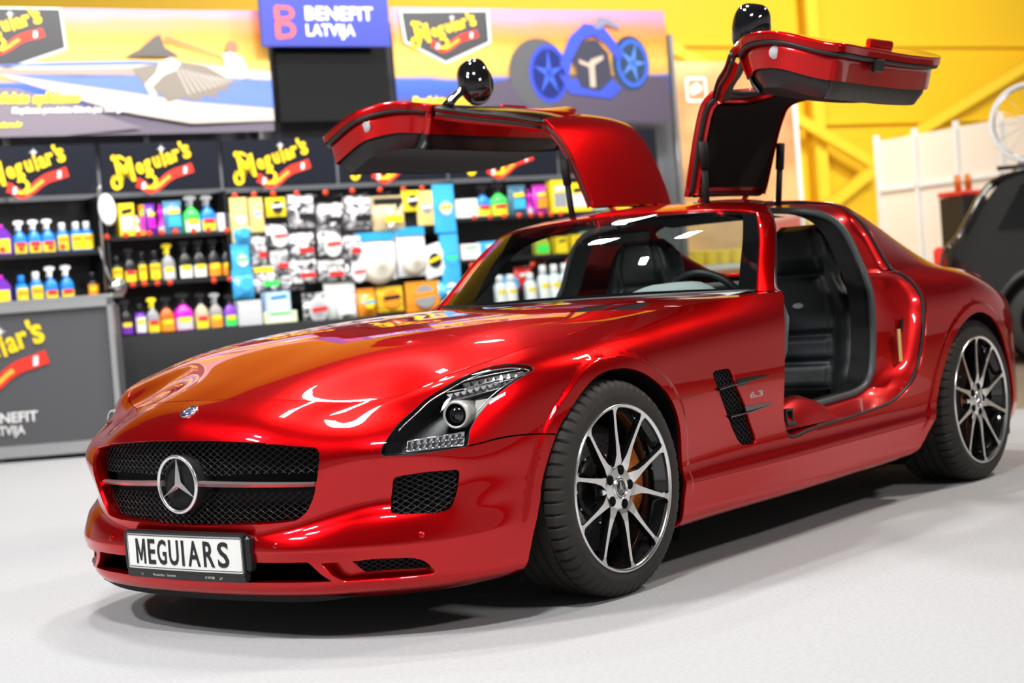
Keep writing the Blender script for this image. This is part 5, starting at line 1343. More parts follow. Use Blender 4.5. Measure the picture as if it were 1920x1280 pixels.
def colm(c, rough=.35, coat=0):
    key = 'c%d_%d_%d_%d' % tuple(int(v*100) for v in (*c, rough))
    if key not in M_: M_[key] = mat('plastic_'+key, c, rough, coat=coat)
    return M_[key]
YEL, RED, BLU, LBL, GRN, PUR, MAG, ORG, AMB, WHT, GRY, BLK, SIL, TAN, PYE = (.90,.68,.02), (.70,.03,.03), (.01,.22,.72), (.05,.42,.80), (.05,.75,.10), (.16,.03,.42), (.62,.01,.50), (.90,.30,.02), (.55,.12,.01), (.82,.82,.82), (.30,.31,.33), (.012,.012,.014), (.55,.56,.58), (.62,.50,.28), (.80,.62,.22)
# ---------------- wordmark: lettering climbing to the right over a ribbon, with a sparkle
def logo(parent, w, x0, z0, y, crop=None):
    """w = width; (x0,z0) = centre; y = face plane (local)"""
    key = 'logo_parts'
    if key not in globals():
        let = MB(); 
        lw_ = 1
        def L(ch, x, zz, size, sx=1, shear=.0, rot=13, off=.022):
            V, F = text_geo(ch, size, off, 0, sx, shear, res=3); V = np.array(V); c = V[:, :2].mean(0); V[:, :2] -= (V[:, :2].max(0)+V[:, :2].min(0))/2
            a = math.radians(rot); R = np.array([[math.cos(a), -math.sin(a)], [math.sin(a), math.cos(a)]]); q = V[:, :2]@R.T; let.add(np.c_[q[:, 0]*lw_+x, np.zeros(len(q)), q[:, 1]+zz], F)
        L('M', .155, -.02, .38, .78, off=.010, rot=9)
        for ch, x, zz, sz, sx in (('e', .335,.0,.25,.78), ('g', .435,.005,.25,.74), ('u', .540,.065,.25,.74), ('i', .620,.098,.25,.80), ('a', .695,.105,.25,.76), ('r', .785,.138,.26,.85), ("'", .835,.255,.24,1), ('s', .905,.175,.30,.90)): L(ch, x, zz, sz, sx, rot=14, off=.008)
        def blob(cx, cz, r, n=14): let.add([(cx+r*math.cos(2*PI*k/n), 0, cz+r*math.sin(2*PI*k/n)) for k in range(n)], [tuple(range(n))[::-1]])
        def band(P, w0):
            P = curve(np.array(P), .01); T = np.gradient(P, axis=0); T /= np.linalg.norm(T, axis=1)[:, None]; N = np.c_[-T[:, 1], T[:, 0]]; ww = np.interp(np.linspace(0, 1, len(P)), [0, .5, 1], w0)[:, None]
            a, b = P+N*ww, P-N*ww; let.grid(np.stack([np.c_[a[:, 0], a[:, 0]*0, a[:, 1]], np.c_[b[:, 0], b[:, 0]*0, b[:, 1]]], 1), False)
        blob(.035,.125,.036); band([(.03,.12), (.10,.135), (.17,.10)], (.015,.02,.012))          # curl at the head of the M
        band([(.02,-.08), (.00,-.15), (.03,-.215), (.09,-.20), (.11,-.15)], (.016,.024,.012)); blob(.03,-.10,.03)
        band([(.40,-.10), (.47,-.09), (.515,-.14), (.49,-.20), (.42,-.225), (.36,-.19)], (.014,.022,.012))   # tail of the g
        rb = MB().use(M_['logo_red']); U = curve(np.array([(.30,-.155), (.36,-.20), (.44,-.245), (.55,-.20), (.64,-.13), (.74,-.075), (.85,-.045), (.97,-.01)]), .012)
        T = np.gradient(U, axis=0); T /= np.linalg.norm(T, axis=1)[:, None]; N = np.c_[-T[:, 1], T[:, 0]]; hw = np.interp(np.linspace(0, 1, len(U)), [0,.3,.6,1], [.050,.048,.052,.056])[:, None]
        a, b = U+N*hw, U-N*hw; rb.grid(np.stack([np.c_[a[:, 0], a[:, 0]*0+.001, a[:, 1]], np.c_[b[:, 0], b[:, 0]*0+.001, b[:, 1]]], 1), False)
        rb.add([(.26,.0012,-.10), (.34,.0012,-.12), (.36,.0012,-.235), (.265,.0012,-.215), (.30,.0012,-.165)], [(0,1,2,3,4)])
        m0 = len(U)*28//100; m1 = len(U)*62//100
        rb.use(M_['c_orange'] if 'c_orange' in M_ else colm((.95,.45,.05))); aa, bb = U+N*hw*.38, U-N*hw*.38; rb.grid(np.stack([np.c_[aa[m0:m1, 0], aa[m0:m1, 0]*0-.001, aa[m0:m1, 1]], np.c_[bb[m0:m1, 0], bb[m0:m1, 0]*0-.001, bb[m0:m1, 1]]], 1), False)
        rb.use(M_['logo_white'])
        for q in (int(len(U)*.11), int(len(U)*.86)):
            c = U[q]; rb.add([(c[0]-.022, -.001, c[1]-.04), (c[0]+.02, -.001, c[1]-.035), (c[0]+.026, -.001, c[1]+.042), (c[0]-.014, -.001, c[1]+.036)], [(0,1,2,3)])
        sp = MB(); c = (.605,.215); P = []
        for k in range(16):
            a = 2*PI*k/16; r = (.055 if k % 4 == 0 else .038) if k % 2 == 0 else .014; P.append((c[0]+r*math.sin(a), 0, c[1]+r*math.cos(a)))
        sp.add(P, [tuple(range(16))])
        tmp = [let.build('logo_lettering', M_['logo_yellow']), rb.build('logo_ribbon'), sp.build('logo_sparkle', M_['logo_white'])]
        globals()[key] = [o.data for o in tmp]
        for o in tmp: bpy.data.objects.remove(o)
    for n, me in zip(('logo_lettering', 'logo_ribbon', 'logo_sparkle'), globals()[key]):
        o = bpy.data.objects.new(n, me); C.objects.link(o); o.parent = parent; o.scale = (w, 1, w); o.location = (x0-w*.5, y, z0)
# ---------------- walls and posts
structure(mk('wall_back', [WP(-6.5,0,-.62), WP(2.30,0,-.62), WP(2.30,3.3,-.62), WP(-6.5,3.3,-.62)], [(0,1,2,3)], M_['booth_grey'], None, False))
POSTS = (-4.30,-3.20,-2.23,-1.1,.0,1.1,1.96)
for i, s in enumerate(POSTS):
    e = frame_at('stand_post', s, 0, -.545)
    MB().box((0,0,1.6), (.045,.045,3.2), bev=.006).build('upright', M_['alu'], e); MB().box((0,0,.01), (.12,.12,.02)).build('foot', M_['alu'], e)
    tag(e, 'slim aluminium upright of the display wall', 'post', 'aluminium uprights behind the signs')
# ---------------- header signs with the wordmark
HS = [(-4.42,-3.46), (-3.44,-2.49), (-2.47,-1.50), (-1.48,-.49), (-.47,.60), (.62,1.66)]
words = ['above the left bottle shelves', 'above the green spray bottle', 'above the first hanging packs', 'partly behind the raised far door', 'below the raised far door', 'rightmost of all']
for i, (a, b) in enumerate(HS):
    e = frame_at('header_sign', (a+b)/2, 1.90, 0); w = b-a-.012
    MB().box((0,.02,.185), (w,.03,.37), bev=.004).build('panel', M_['sign_black'], e)
    logo(e, .66, -.06+.03*(i > 3), .175, .001)
    tag(e, 'black sign with yellow script and red ribbon, '+words[i], 'sign')
# ---------------- banners
def print_mat(name, fn):
    m = bpy.data.materials.new(name); m.use_nodes = True; nt = m.node_tree; b = nt.nodes['Principled BSDF']; b.inputs['Roughness'].default_value = .45
    fn(nt, b); return m
def sunset(nt, b, stops, scale=1.0, wob=.10):
    tc = nt.nodes.new('ShaderNodeTexCoord'); sx = nt.nodes.new('ShaderNodeSeparateXYZ'); nt.links.new(tc.outputs['Object'], sx.inputs[0])
    n = nt.nodes.new('ShaderNodeTexNoise'); n.inputs['Scale'].default_value = 1.6; mp = nt.nodes.new('ShaderNodeMapping'); mp.inputs['Scale'].default_value = (.6, 1, 2.4)
    nt.links.new(tc.outputs['Object'], mp.inputs[0]); nt.links.new(mp.outputs[0], n.inputs['Vector'])
    ma = nt.nodes.new('ShaderNodeMath'); ma.operation = 'MULTIPLY_ADD'; ma.inputs[1].default_value = wob*2; nt.links.new(n.outputs[0], ma.inputs[0]); nt.links.new(sx.outputs['Z'], ma.inputs[2])
    mr = nt.nodes.new('ShaderNodeMapRange'); mr.inputs[1].default_value = wob; mr.inputs[2].default_value = scale+wob; nt.links.new(ma.outputs[0], mr.inputs[0])
    cr = nt.nodes.new('ShaderNodeValToRGB'); nt.links.new(mr.outputs[0], cr.inputs[0]); nt.links.new(cr.outputs[0], b.inputs['Base Color'])
    el = cr.color_ramp.elements; el[0].position, el[0].color = stops[0][0], (*stops[0][1], 1); el[1].position, el[1].color = stops[-1][0], (*stops[-1][1], 1)
    for p, c in stops[1:-1]: k = el.new(p); k.color = (*c, 1)
SK = [(0,(.13,.11,.15)), (.22,(.10,.08,.13)), (.30,(.04,.09,.50)), (.42,(.05,.13,.60)), (.46,(.70,.38,.10)), (.60,(.85,.52,.10)), (.78,(.82,.30,.04)), (.90,(.88,.28,.14)), (1,(.66,.30,.50))]
M_['print_l'] = print_mat('sunset_print_left', lambda nt, b: sunset(nt, b, SK, 1.07)); M_['print_r'] = print_mat('sunset_print_right', lambda nt, b: sunset(nt, b, SK, 1.07))
def flat(parent, name, pts, m, y): 
    return MB().prism([tuple(p) for p in pts], 0, .001, Matrix.Translation((0, y, 0))@Matrix.Rotation(PI/2, 4, 'X')).build(name, m, parent)
bl = frame_at('boat_banner', -3.36, 2.36, -.28); BW = 2.72
G = [[(x, .012*math.sin(x*3)+.004*math.sin(z*9), z) for z in np.linspace(0, 1.07, 8)] for x in np.linspace(-1.36, 1.30, 30)]
MB().grid(G, True).build('cloth', M_['print_l'], bl)
def fl(parent, name, pts, c, y): return flat(parent, name, pts, colm(c, .45), y)
# printed speedboat with an eagle, simplified
fl(bl, 'printed_hull', [(-1.02,.585), (-.4,.60), (.2,.615), (.7,.60), (1.30,.53), (1.30,.09), (.6,.08), (.0,.20), (-.45,.36), (-.85,.50)], (.55,.47,.42), -.02)
fl(bl, 'printed_hull', [(-.95,.56), (-.3,.555), (.2,.565), (.45,.545), (.4,.50), (-.2,.49), (-.9,.52)], (.40,.28,.24), -.022)
fl(bl, 'printed_hull', [(-.80,.515), (.0,.505), (.45,.50), (1.30,.45), (1.30,.20), (.6,.27), (.1,.36), (-.5,.46)], (.12,.20,.62), -.022)
fl(bl, 'printed_hull', [(-1.0,.59), (-.4,.615), (.2,.625), (.7,.60), (.2,.595), (-.5,.585)], (.10,.20,.65), -.024)
fl(bl, 'printed_wake', [(-1.36,.42), (-.75,.40), (-.3,.25), (.2,.05), (-.4,.0), (-1.36,.0)], (.20,.17,.21), -.021)
fl(bl, 'printed_windshield', [(.10,.66), (.22,.72), (.36,.84), (.40,.85), (.43,.74), (.55,.66)], (.10,.09,.08), -.024)
fl(bl, 'printed_windshield', [(.43,.815), (.45,.83), (.90,.66), (.88,.655)], (.20,.12,.08), -.0245)
W_ = [(.15,.56), (.35,.60), (.55,.62), (.75,.58), (1.0,.42), (.9,.40), (.95,.36), (.82,.35), (.85,.30), (.70,.31), (.68,.27), (.52,.30), (.42,.27), (.38,.33), (.28,.36), (.22,.44)]
fl(bl, 'printed_eagle', W_, (.22,.19,.16), -.025)
fl(bl, 'printed_eagle', [(.38,.62), (.48,.655), (.55,.60), (.50,.54), (.40,.50), (.30,.40), (.34,.32), (.28,.33), (.24,.42), (.34,.52)], (.62,.58,.54), -.0265)
fl(bl, 'printed_figure', [(.93,.72), (.95,.79), (1.0,.80), (1.03,.76), (1.02,.71), (.97,.69)], (.35,.16,.10), -.025)
fl(bl, 'printed_figure', [(.90,.68), (.97,.70), (1.06,.66), (1.10,.56), (.92,.58)], (.85,.83,.80), -.0255)
fl(bl, 'badge_edge', [(-1.30,1.07), (-.36,1.07), (-.34,.72), (-.80,.555), (-1.30,.74)], (.70,.72,.74), -.020)
fl(bl, 'badge_field', [(-1.28,1.055), (-.375,1.055), (-.357,.735), (-.80,.575), (-1.28,.755)], (.045,.045,.05), -.023)
logo(bl, .66, -.82, .87, -.026)
def words_on(parent, txt, x, z, size, c, y, sx=1, shear=.25, off=.004, align='LEFT', sp=1.0):
    V, F = text_geo(txt, size, off, 0, sx, shear, align, sp); return mk('lettering', np.c_[V[:, 0]+x, np.full(len(V), y), V[:, 1]+z], F, colm(c, .4), parent, False)
words_on(bl, 'Perfekts spīdums', -.28, .315, .115, (.92,.78,.05), -.030, .95, off=.007, align='RIGHT')
words_on(bl, 'Kopšanas produktu līderis jau 100 gadus', .13, .215, .062, (.8,.8,.8), -.030, .92, align='RIGHT')
words_on(bl, 'meguiars.lv', -.74, .10, .06, (.92,.78,.05), -.030, align='RIGHT')
for k in range(13):
    a = .75-.085*k; fl(bl, 'printed_feather', [(.50+.04*k, .56-.01*k), (.515+.04*k, .565-.01*k), (.50+.052*k+.12*math.cos(a-1.2), .33+.012*k), (.48+.05*k+.12*math.cos(a-1.2), .335+.012*k)], (.42,.38,.34), -.0262)
bl.scale = (1,1,.90)
tag(bl, 'wide sunset banner with a printed speedboat and eagle, at upper left', 'banner')
br2 = frame_at('motorcycle_banner', .47, 2.36, -.28); BW2 = 2.80
G = [[(x, .012*math.sin(x*3+1), z) for z in np.linspace(-.02, 1.14, 8)] for x in np.linspace(-BW2/2, BW2/2, 30)]
MB().grid(G, True).build('cloth', M_['print_r'], br2)
fl(br2, 'badge_edge', [(-1.33,1.10), (-.46,1.12), (-.46,.80), (-.92,.60), (-1.30,.80)], (.70,.72,.74), -.020)
fl(br2, 'badge_field', [(-1.305,1.085), (-.485,1.105), (-.485,.815), (-.92,.625), (-1.28,.815)], (.05,.05,.055), -.023)
logo(br2, .66, -.90, .90, -.026)
words_on(br2, 'Perfekts spīdums', -1.28, .245, .105, (.92,.78,.05), -.030, .95, off=.007)
words_on(br2, 'Kopšanas līdzekļu līderis jau 100 gadus', -1.28, .155, .05, (.8,.8,.8), -.030, .95)
fl(br2, 'printed_road', [(-1.38,.0), (-1.38,.16), (-.6,.40), (.0,.50), (1.38,.46), (1.38,.0)], (.10,.08,.12), -.0195)
def disc(parent, name, cx, cz, rx, rz, c, y, n=32, r0=0):
    P = [(cx+rx*math.cos(2*PI*k/n), cz+rz*math.sin(2*PI*k/n)) for k in range(n)]
    if not r0: return fl(parent, name, P, c, y)
    Q = [(cx+rx*r0*math.cos(2*PI*k/n), cz+rz*r0*math.sin(2*PI*k/n)) for k in range(n)]
    return mk(name, [(p[0], y, p[1]) for p in P+Q], [(k, (k+1) % n, n+(k+1) % n, n+k) for k in range(n)], colm(c, .4), parent, False)
disc(br2, 'printed_wheel', .00, .50, .30, .35, (.10,.10,.11), -.022); disc(br2, 'printed_wheel', .10, .50, .20, .29, (.04,.07,.60), -.024); disc(br2, 'printed_wheel', .10, .50, .165, .245, (.01,.02,.16), -.026)
for k in range(5): a = 2*PI*k/5+.3; fl(br2, 'printed_spoke', [(.10+.16*math.cos(a), .50+.24*math.sin(a)), (.10+.03*math.cos(a+1.3), .50+.04*math.sin(a+1.3)), (.10+.03*math.cos(a-1.3), .50+.04*math.sin(a-1.3))], (.05,.12,.72), -.027)
disc(br2, 'printed_wheel', .98, .60, .20, .28, (.03,.06,.12), -.022); disc(br2, 'printed_wheel', 1.00, .60, .17, .245, (.05,.14,.75), -.024, r0=.82)
for k in range(5): a = 2*PI*k/5; fl(br2, 'printed_spoke', [(1.0+.15*math.cos(a), .60+.21*math.sin(a)), (1.0+.03*math.cos(a+1.3), .60+.04*math.sin(a+1.3)), (1.0+.03*math.cos(a-1.3), .60+.04*math.sin(a-1.3))], (.10,.25,.8), -.025)
fl(br2, 'printed_frame', [(.22,.60), (.34,.86), (.50,1.0), (.70,.98), (.84,.80), (.90,.66), (.84,.62), (.72,.80), (.60,.88), (.48,.84), (.36,.66), (.30,.46)], (.05,.09,.70), -.028)
fl(br2, 'printed_frame', [(.20,.50), (.30,.30), (.74,.24), (.86,.34), (.76,.44), (.34,.44)], (.05,.09,.62), -.028)
fl(br2, 'printed_engine', [(.36,.66), (.46,.82), (.62,.84), (.74,.70), (.76,.44), (.62,.32), (.42,.36)], (.05,.05,.08), -.030)
fl(br2, 'printed_engine', [(.42,.64), (.52,.60), (.55,.64), (.68,.68), (.68,.64), (.58,.58), (.58,.36), (.52,.36), (.52,.56), (.42,.60)], (.55,.45,.36), -.032)
fl(br2, 'printed_handlebar', [(.60,.96), (.66,1.07), (.78,1.05), (.90,.96), (.86,.94), (.74,.99), (.66,.94)], (.25,.25,.35), -.031)
br2.scale = (1,1,.885)
tag(br2, 'wide sunset banner with a printed blue custom motorcycle, behind the far door', 'banner')
# ---------------- blue sign and screen
bs = frame_at('exhibitor_sign', -1.50, 3.01, -.10)
MB().box((0,.02,.20), (1.14,.03,.40), bev=.004).build('panel', M_['banner_blue'], bs)
words_on(bs, 'BENEFIT', -.19, .262, .150, (.85,.85,.88), .002, 1.06, 0, .0035, sp=1.06); words_on(bs, 'LATVIJA', -.19, .128, .130, (.85,.85,.88), .002, .90, 0, .003, sp=1.06)
for zc, hh in ((.265,.13), (.13,.15)):
    P = rounded(np.array([(-.45,zc-hh/2), (-.30,zc-hh/2+.02), (-.27,zc+.0), (-.30,zc+hh/2-.01), (-.45,zc+hh/2)]), .035, .01); c = P.mean(0); Q = c+(P-c)*.55; n = len(P)
    mk('emblem', [(p[0], .002, p[1]) for p in np.vstack([P, Q])], [(k, (k+1) % n, n+(k+1) % n, n+k) for k in range(n)], M_['coral'], bs, False)
tag(bs, 'blue exhibitor sign with coral emblem and white capital letters', 'sign')
tv = frame_at('flat_screen', -1.50, 2.425, -.30)
MB().box((0,.03,.31), (1.02,.05,.62), bev=.008).build('screen_frame', M_['black_gloss'], tv); MB().box((0,.003,.315), (.99,.004,.58)).build('screen', M_['black_gloss'], tv); MB().box((0,.09,.3), (.3,.08,.3)).build('wall_mount', M_['black_satin'], tv)
tag(tv, 'switched-off flat television under the blue sign', 'television')
# ---------------- shelving
def rack(name, a, b, zs, label, depth=.30, back=True, open_front=None):
    e = frame_at(name, (a+b)/2, 0, 0); w = b-a
    for z in zs: 
        o = MB().box((0,depth/2,z-.014), (w-.03,depth,.02)).build('shelf', M_['shelf_black'], e)
        MB().box((0,-.004,z-.012), (w-.03,.008,.034), bev=.002).build('price_rail', M_['shelf_black'], o)
    for s in (-1, 1): MB().box((s*(w/2-.01),depth/2,1.12), (.022,depth,1.52)).build('side_panel', M_['shelf_black'], e)
    MB().box((0,depth+.01,1.12), (w,.02,1.52)).build('back_panel', M_['pegboard'], e)
    tag(e, label, 'shelf unit'); return e
def pegs(nt, b):
    b.inputs['Roughness'].default_value = .6; tc = nt.nodes.new('ShaderNodeTexCoord'); v = nt.nodes.new('ShaderNodeTexVoronoi'); v.inputs['Scale'].default_value = 38; v.inputs['Randomness'].default_value = 0
    nt.links.new(tc.outputs['Object'], v.inputs['Vector']); cr = nt.nodes.new('ShaderNodeValToRGB'); cr.color_ramp.elements[0].color = (.001,.001,.001,1); cr.color_ramp.elements[0].position = .18; cr.color_ramp.elements[1].position = .22; cr.color_ramp.elements[1].color = (.016,.016,.018,1)
    nt.links.new(v.outputs['Distance'], cr.inputs[0]); nt.links.new(cr.outputs[0], b.inputs['Base Color'])
M_['pegboard'] = print_mat('black_pegboard', pegs)
rack('shelf_unit', -4.44, -3.46, (1.10,1.475), 'black shelf unit behind the counter, with blue spray bottles')
rack('shelf_unit', -3.44, -2.46, (1.215,1.565), 'black shelf unit with dark spray bottles on its middle shelf')
rack('shelf_unit', -.47, 1.55, (1.215,1.565), 'black shelf unit seen above and through the windscreen')
pb = frame_at('pegboard', -1.46, .82, 0); MB().box((0,.31,.53), (1.94,.02,1.06)).build('board', M_['pegboard'], pb)
for i in range(9): 
    for z in (.98, .68, .42): MB().tube([(-.9+.22*i,.30,z), (-.9+.22*i,.0,z+.01)], .003, 5).build('peg_hook', M_['alu'], pb)
tag(pb, 'black pegboard hung with cloths, mitts and pads in clear packs', 'display board')
# ---------------- table with floor-length black cloth
tb = frame_at('draped_table', -1.10, 0, .34); G = []
for x in np.linspace(-2.25,2.9,180):
    f = .018*math.sin(x*19)+.012*math.sin(x*43+1); G.append([(x, .325, .821), (x, .0, .822), (x, -.010, .815), (x, -.02+f*.25, .60), (x, -.04+f*.7, .30), (x, -.06+f, .005)])
MB().grid(G, True, flip=True).grid([[(-2.25,.325,.82), (-2.26,.325,.005)], [(-2.25,0,.82), (-2.27,-.04,.005)]], True).build('table_cloth', M_['cloth_black'], tb)
MB().box((.32,.16,.80), (5.1,.30,.03)).build('table_top', M_['shelf_black'], tb)
for x in (-2.1, .3, 2.7):
    for y in (.06,.27): MB().tube([(x,y,0), (x,y,.77)], .018, 8).build('leg', M_['alu'], tb)
tag(tb, 'long table under a floor-length black cloth beneath the shelves', 'table')
# ---------------- reception counter at the left
ct = frame_at('counter', 0, 0, 0)
bpy.data.objects.remove(ct)
ca = np.array([-3.11,-6.52]); cd_ = np.array([-.622,.783])
ct = empty('counter', (ca[0], ca[1], 0)); ct.rotation_euler = (0, 0, math.atan2(cd_[1], cd_[0]))   # local x right, -y visitor side
CW0, CW1 = -.15, .82; cw = CW1-CW0; cx = (CW0+CW1)/2
MB().box((cx,.012,.56), (cw-.06,.012,1.0)).build('front_panel', M_['counter_grey'], ct)
MB().box((cx,.17,.56), (cw-.06,.30,1.0)).build('carcass', M_['counter_grey'], ct)
f = MB(); f.box((cx,-.002,1.085), (cw,.05,.065), bev=.006).box((cx,-.002,.075), (cw,.045,.085), bev=.006); f.box((CW1-.022,-.002,.56), (.044,.05,1.12), bev=.006).box((CW0+.022,-.002,.56), (.044,.05,1.12), bev=.006)
f.build('aluminium_frame', M_['alu'], ct)
MB().box((cx,.15,1.125), (cw+.02,.36,.03), bev=.005).build('worktop', M_['alu'], ct)
for x in (CW0+.05, CW1-.05, cx):
    for y in (.03,.28): MB().lathe([(.02,0), (.02,.03)], 12, Matrix.Translation((x,y,0))).build('foot', M_['black_satin'], ct)
logo(ct, .88, -.085, .74, -.006)
words_on(ct, 'BENEFIT', .225, .315, .10, (.72,.72,.72), -.006, 1.05, 0, .003, 'RIGHT'); words_on(ct, 'LATVIJA', .125, .225, .09, (.72,.72,.72), -.006, .85, 0, .002, 'RIGHT')
tag(ct, 'grey reception counter in an aluminium frame, cut by the left edge', 'counter')
# round white dish and a small lamp clamped to the shelf post
dp = frame_at('dish_stand', -3.43, 1.55, .05)
MB().lathe([(0,.02), (.10,.015), (.115,0)], 28, Matrix.Translation((.03,-.03,.20))@Matrix.Rotation(math.radians(78), 4, 'X')@Matrix.Rotation(math.radians(25), 4, 'Y')@Matrix.Diagonal((.62,1,1,1)).to_4x4() if False else Matrix.Translation((.03,-.03,.20))@Matrix.Rotation(math.radians(78), 4, 'X'), cap=True).build('dish', M_['logo_white'], dp)
MB().tube([(-.05,0,-.35), (-.05,0,.34), (-.02,-.02,.36)], .014, 8).build('arm', M_['alu'], dp)
dp.scale = (.6,1,1.1)
tag(dp, 'round white dish on an arm at the front post of the shelves', 'display stand')
lm = frame_at('clip_lamp', -3.40, 1.20, .08)
MB().lathe([(.03,0), (.065,.07), (.075,.10)], 20, Matrix.Rotation(math.radians(100), 4, 'X')).build('lamp_shade', M_['silver'], lm); MB().tube([(0,.0,0), (-.03,.05,.15), (-.06,.06,.30)], .01, 6).build('arm', M_['alu'], lm)
tag(lm, 'small silver clip lamp on the shelf post above the counter', 'lamp')
# ---------------- products
def ellipse_lathe(prof, n, depth, m, name, parent, off=(0, 0)):
    mb = MB().lathe(prof, n); mb.v = [(x+off[0], y*depth+off[1], z) for x, y, z in mb.v]; return mb.build(name, m, parent)
def patch(parent, name, r, depth, z0, z1, m, a=58, off=.0015):
    n = 8; P = []
    for z in (z0, z1):
        for k in range(n+1):
            t = math.radians(-90-a+2*a*k/n); P.append(((r+off)*math.cos(t), (r*depth+off)*math.sin(t), z))
    return mk(name, P, [(k, k+1, n+2+k, n+1+k) for k in range(n)], m, parent)
def trigger(e, w, h, z, c):
    mb = MB(); k = h-z; mb.lathe([(w*.13,0), (w*.13,k*.25)], 12, Matrix.Translation((0,0,z)))
    mb.prism([(-w*.42,k*.62), (-w*.40,k*.92), (-w*.05,k*1.0), (w*.30,k*.90), (w*.34,k*.70), (w*.12,k*.52), (w*.10,k*.20), (-w*.10,k*.20), (-w*.10,k*.55)], -w*.10, w*.10, Matrix.Translation((0,0,z))@Matrix.Rotation(PI/2, 4, 'X'))
    mb.prism([(-w*.20,k*.55), (-w*.30,k*.05), (-w*.24,k*.02), (-w*.13,k*.50)], -w*.05, w*.05, Matrix.Translation((0,0,z))@Matrix.Rotation(PI/2, 4, 'X')); mb.build('trigger', colm(c, .3), e)
def product(kind, s, z, w, h, cols, label, cat, group=None, d=-.07, rot=0, nm=None):
    e = frame_at(nm or dict(spray='spray_bottle', round='bottle', jug='bottle', box='product_box', pouch='pouch', wand='bottle').get(kind, kind), s, z, d, rot)
    c0, c1, c2 = cols[0], cols[1], cols[2]; r = w/2
    if kind == 'spray':
        b = h*.70; ellipse_lathe([(r*.94,0), (r*1.04,.006), (r*1.04,b*.66), (r*.88,b*.80), (r*.42,b*.94), (r*.30,b)], 18, .58, colm(c0, .25), 'body', e)
        patch(e, 'label', r*1.04, .58, b*.06, b*.50, colm(c2, .4)); patch(e, 'label_band', r*1.04, .58, b*.34, b*.52, colm(YEL if c2 != YEL else RED, .4), 40, .003); trigger(e, w, h, b, c1)
    elif kind == 'round':
        b = h*.72; ellipse_lathe([(r*.92,0), (r,.006), (r,b*.85), (r*.75,b)], 18, .8, colm(c0, .25), 'body', e); patch(e, 'label', r, .8, b*.10, b*.80, colm(c2, .4)); patch(e, 'label_band', r, .8, b*.5, b*.68, colm(YEL if c2 != YEL else ORG, .4), 40, .003)
        ellipse_lathe([(r*.55,b*.98), (r*.55,h*.96), (r*.45,h)], 14, 1, colm(c1, .3), 'cap', e)
    elif kind == 'jug':
        b = h*.90; mb = MB(); P = rounded(np.array([(-r,0), (r,0), (r,b*.72), (r*.35,b), (-r*.35,b), (-r,b*.72)]), w*.14, .01); mb.prism([tuple(p) for p in P], -w*.22, w*.22, Matrix.Rotation(PI/2, 4, 'X')); mb.build('body', colm(c0, .25), e)
        mk('label', [(-r*.8,-w*.222,b*.1), (r*.8,-w*.222,b*.1), (r*.8,-w*.222,b*.6), (-r*.8,-w*.222,b*.6)], [(0,1,2,3)], colm(c2, .4), e, False)
        ellipse_lathe([(r*.3,b*.98), (r*.3,h)], 12, 1, colm(c1, .3), 'cap', e)
    elif kind == 'wand':
        ellipse_lathe([(r*.9,0), (r,.004), (r,h*.30), (r*.6,h*.34), (r*.6,h*.62), (r*.95,h*.66), (r*.9,h*.80), (r*.35,h*.84), (r*.25,h)], 12, 1, colm(c0, .3), 'body', e); patch(e, 'label', r, 1, h*.05, h*.26, colm(c2, .3)); 
    elif kind == 'box':
        MB().box((0,0,h/2), (w,min(w,.10),h), bev=.004).build('carton', colm(c0, .4), e); y = -min(w,.10)/2-.001
        mk('label', [(-w*.38,y,h*.18), (w*.38,y,h*.18), (w*.38,y,h*.62), (-w*.38,y,h*.62)], [(0,1,2,3)], colm(c2, .4), e, False)
        mk('label_band', [(-w*.30,y-.001,h*.66), (w*.34,y-.001,h*.72), (w*.34,y-.001,h*.86), (-w*.30,y-.001,h*.80)], [(0,1,2,3)], colm(c1, .4), e, False)
    elif kind == 'pouch':
        G = []; n = 9
        for i in range(n):
            t = i/(n-1); th = .035*math.sin(PI*min(1, t*1.15))**.6 if t < .87 else .002
            G.append([(-w/2+.004*math.sin(9*t),0,h*t), (-w*.3,-th,h*t), (0,-th*1.15,h*t), (w*.3,-th,h*t), (w/2+.004*math.sin(7*t),0,h*t)])
        MB().grid(G, True, flip=True).grid([[(p[0], -p[1], p[2]) for p in r_] for r_ in G], True).build('bag', colm(c0, .22, .5), e)
        mk('label', [(-w*.33,-.044,h*.22), (w*.33,-.044,h*.22), (w*.33,-.044,h*.55), (-w*.33,-.044,h*.55)], [(0,1,2,3)], colm(c2, .35), e, False)
        mk('label_band', [(-w*.3,-.043,h*.60), (w*.3,-.043,h*.62), (w*.3,-.038,h*.74), (-w*.3,-.038,h*.72)], [(0,1,2,3)], colm(c1, .35), e, False)
    tag(e, label, cat, group); return e
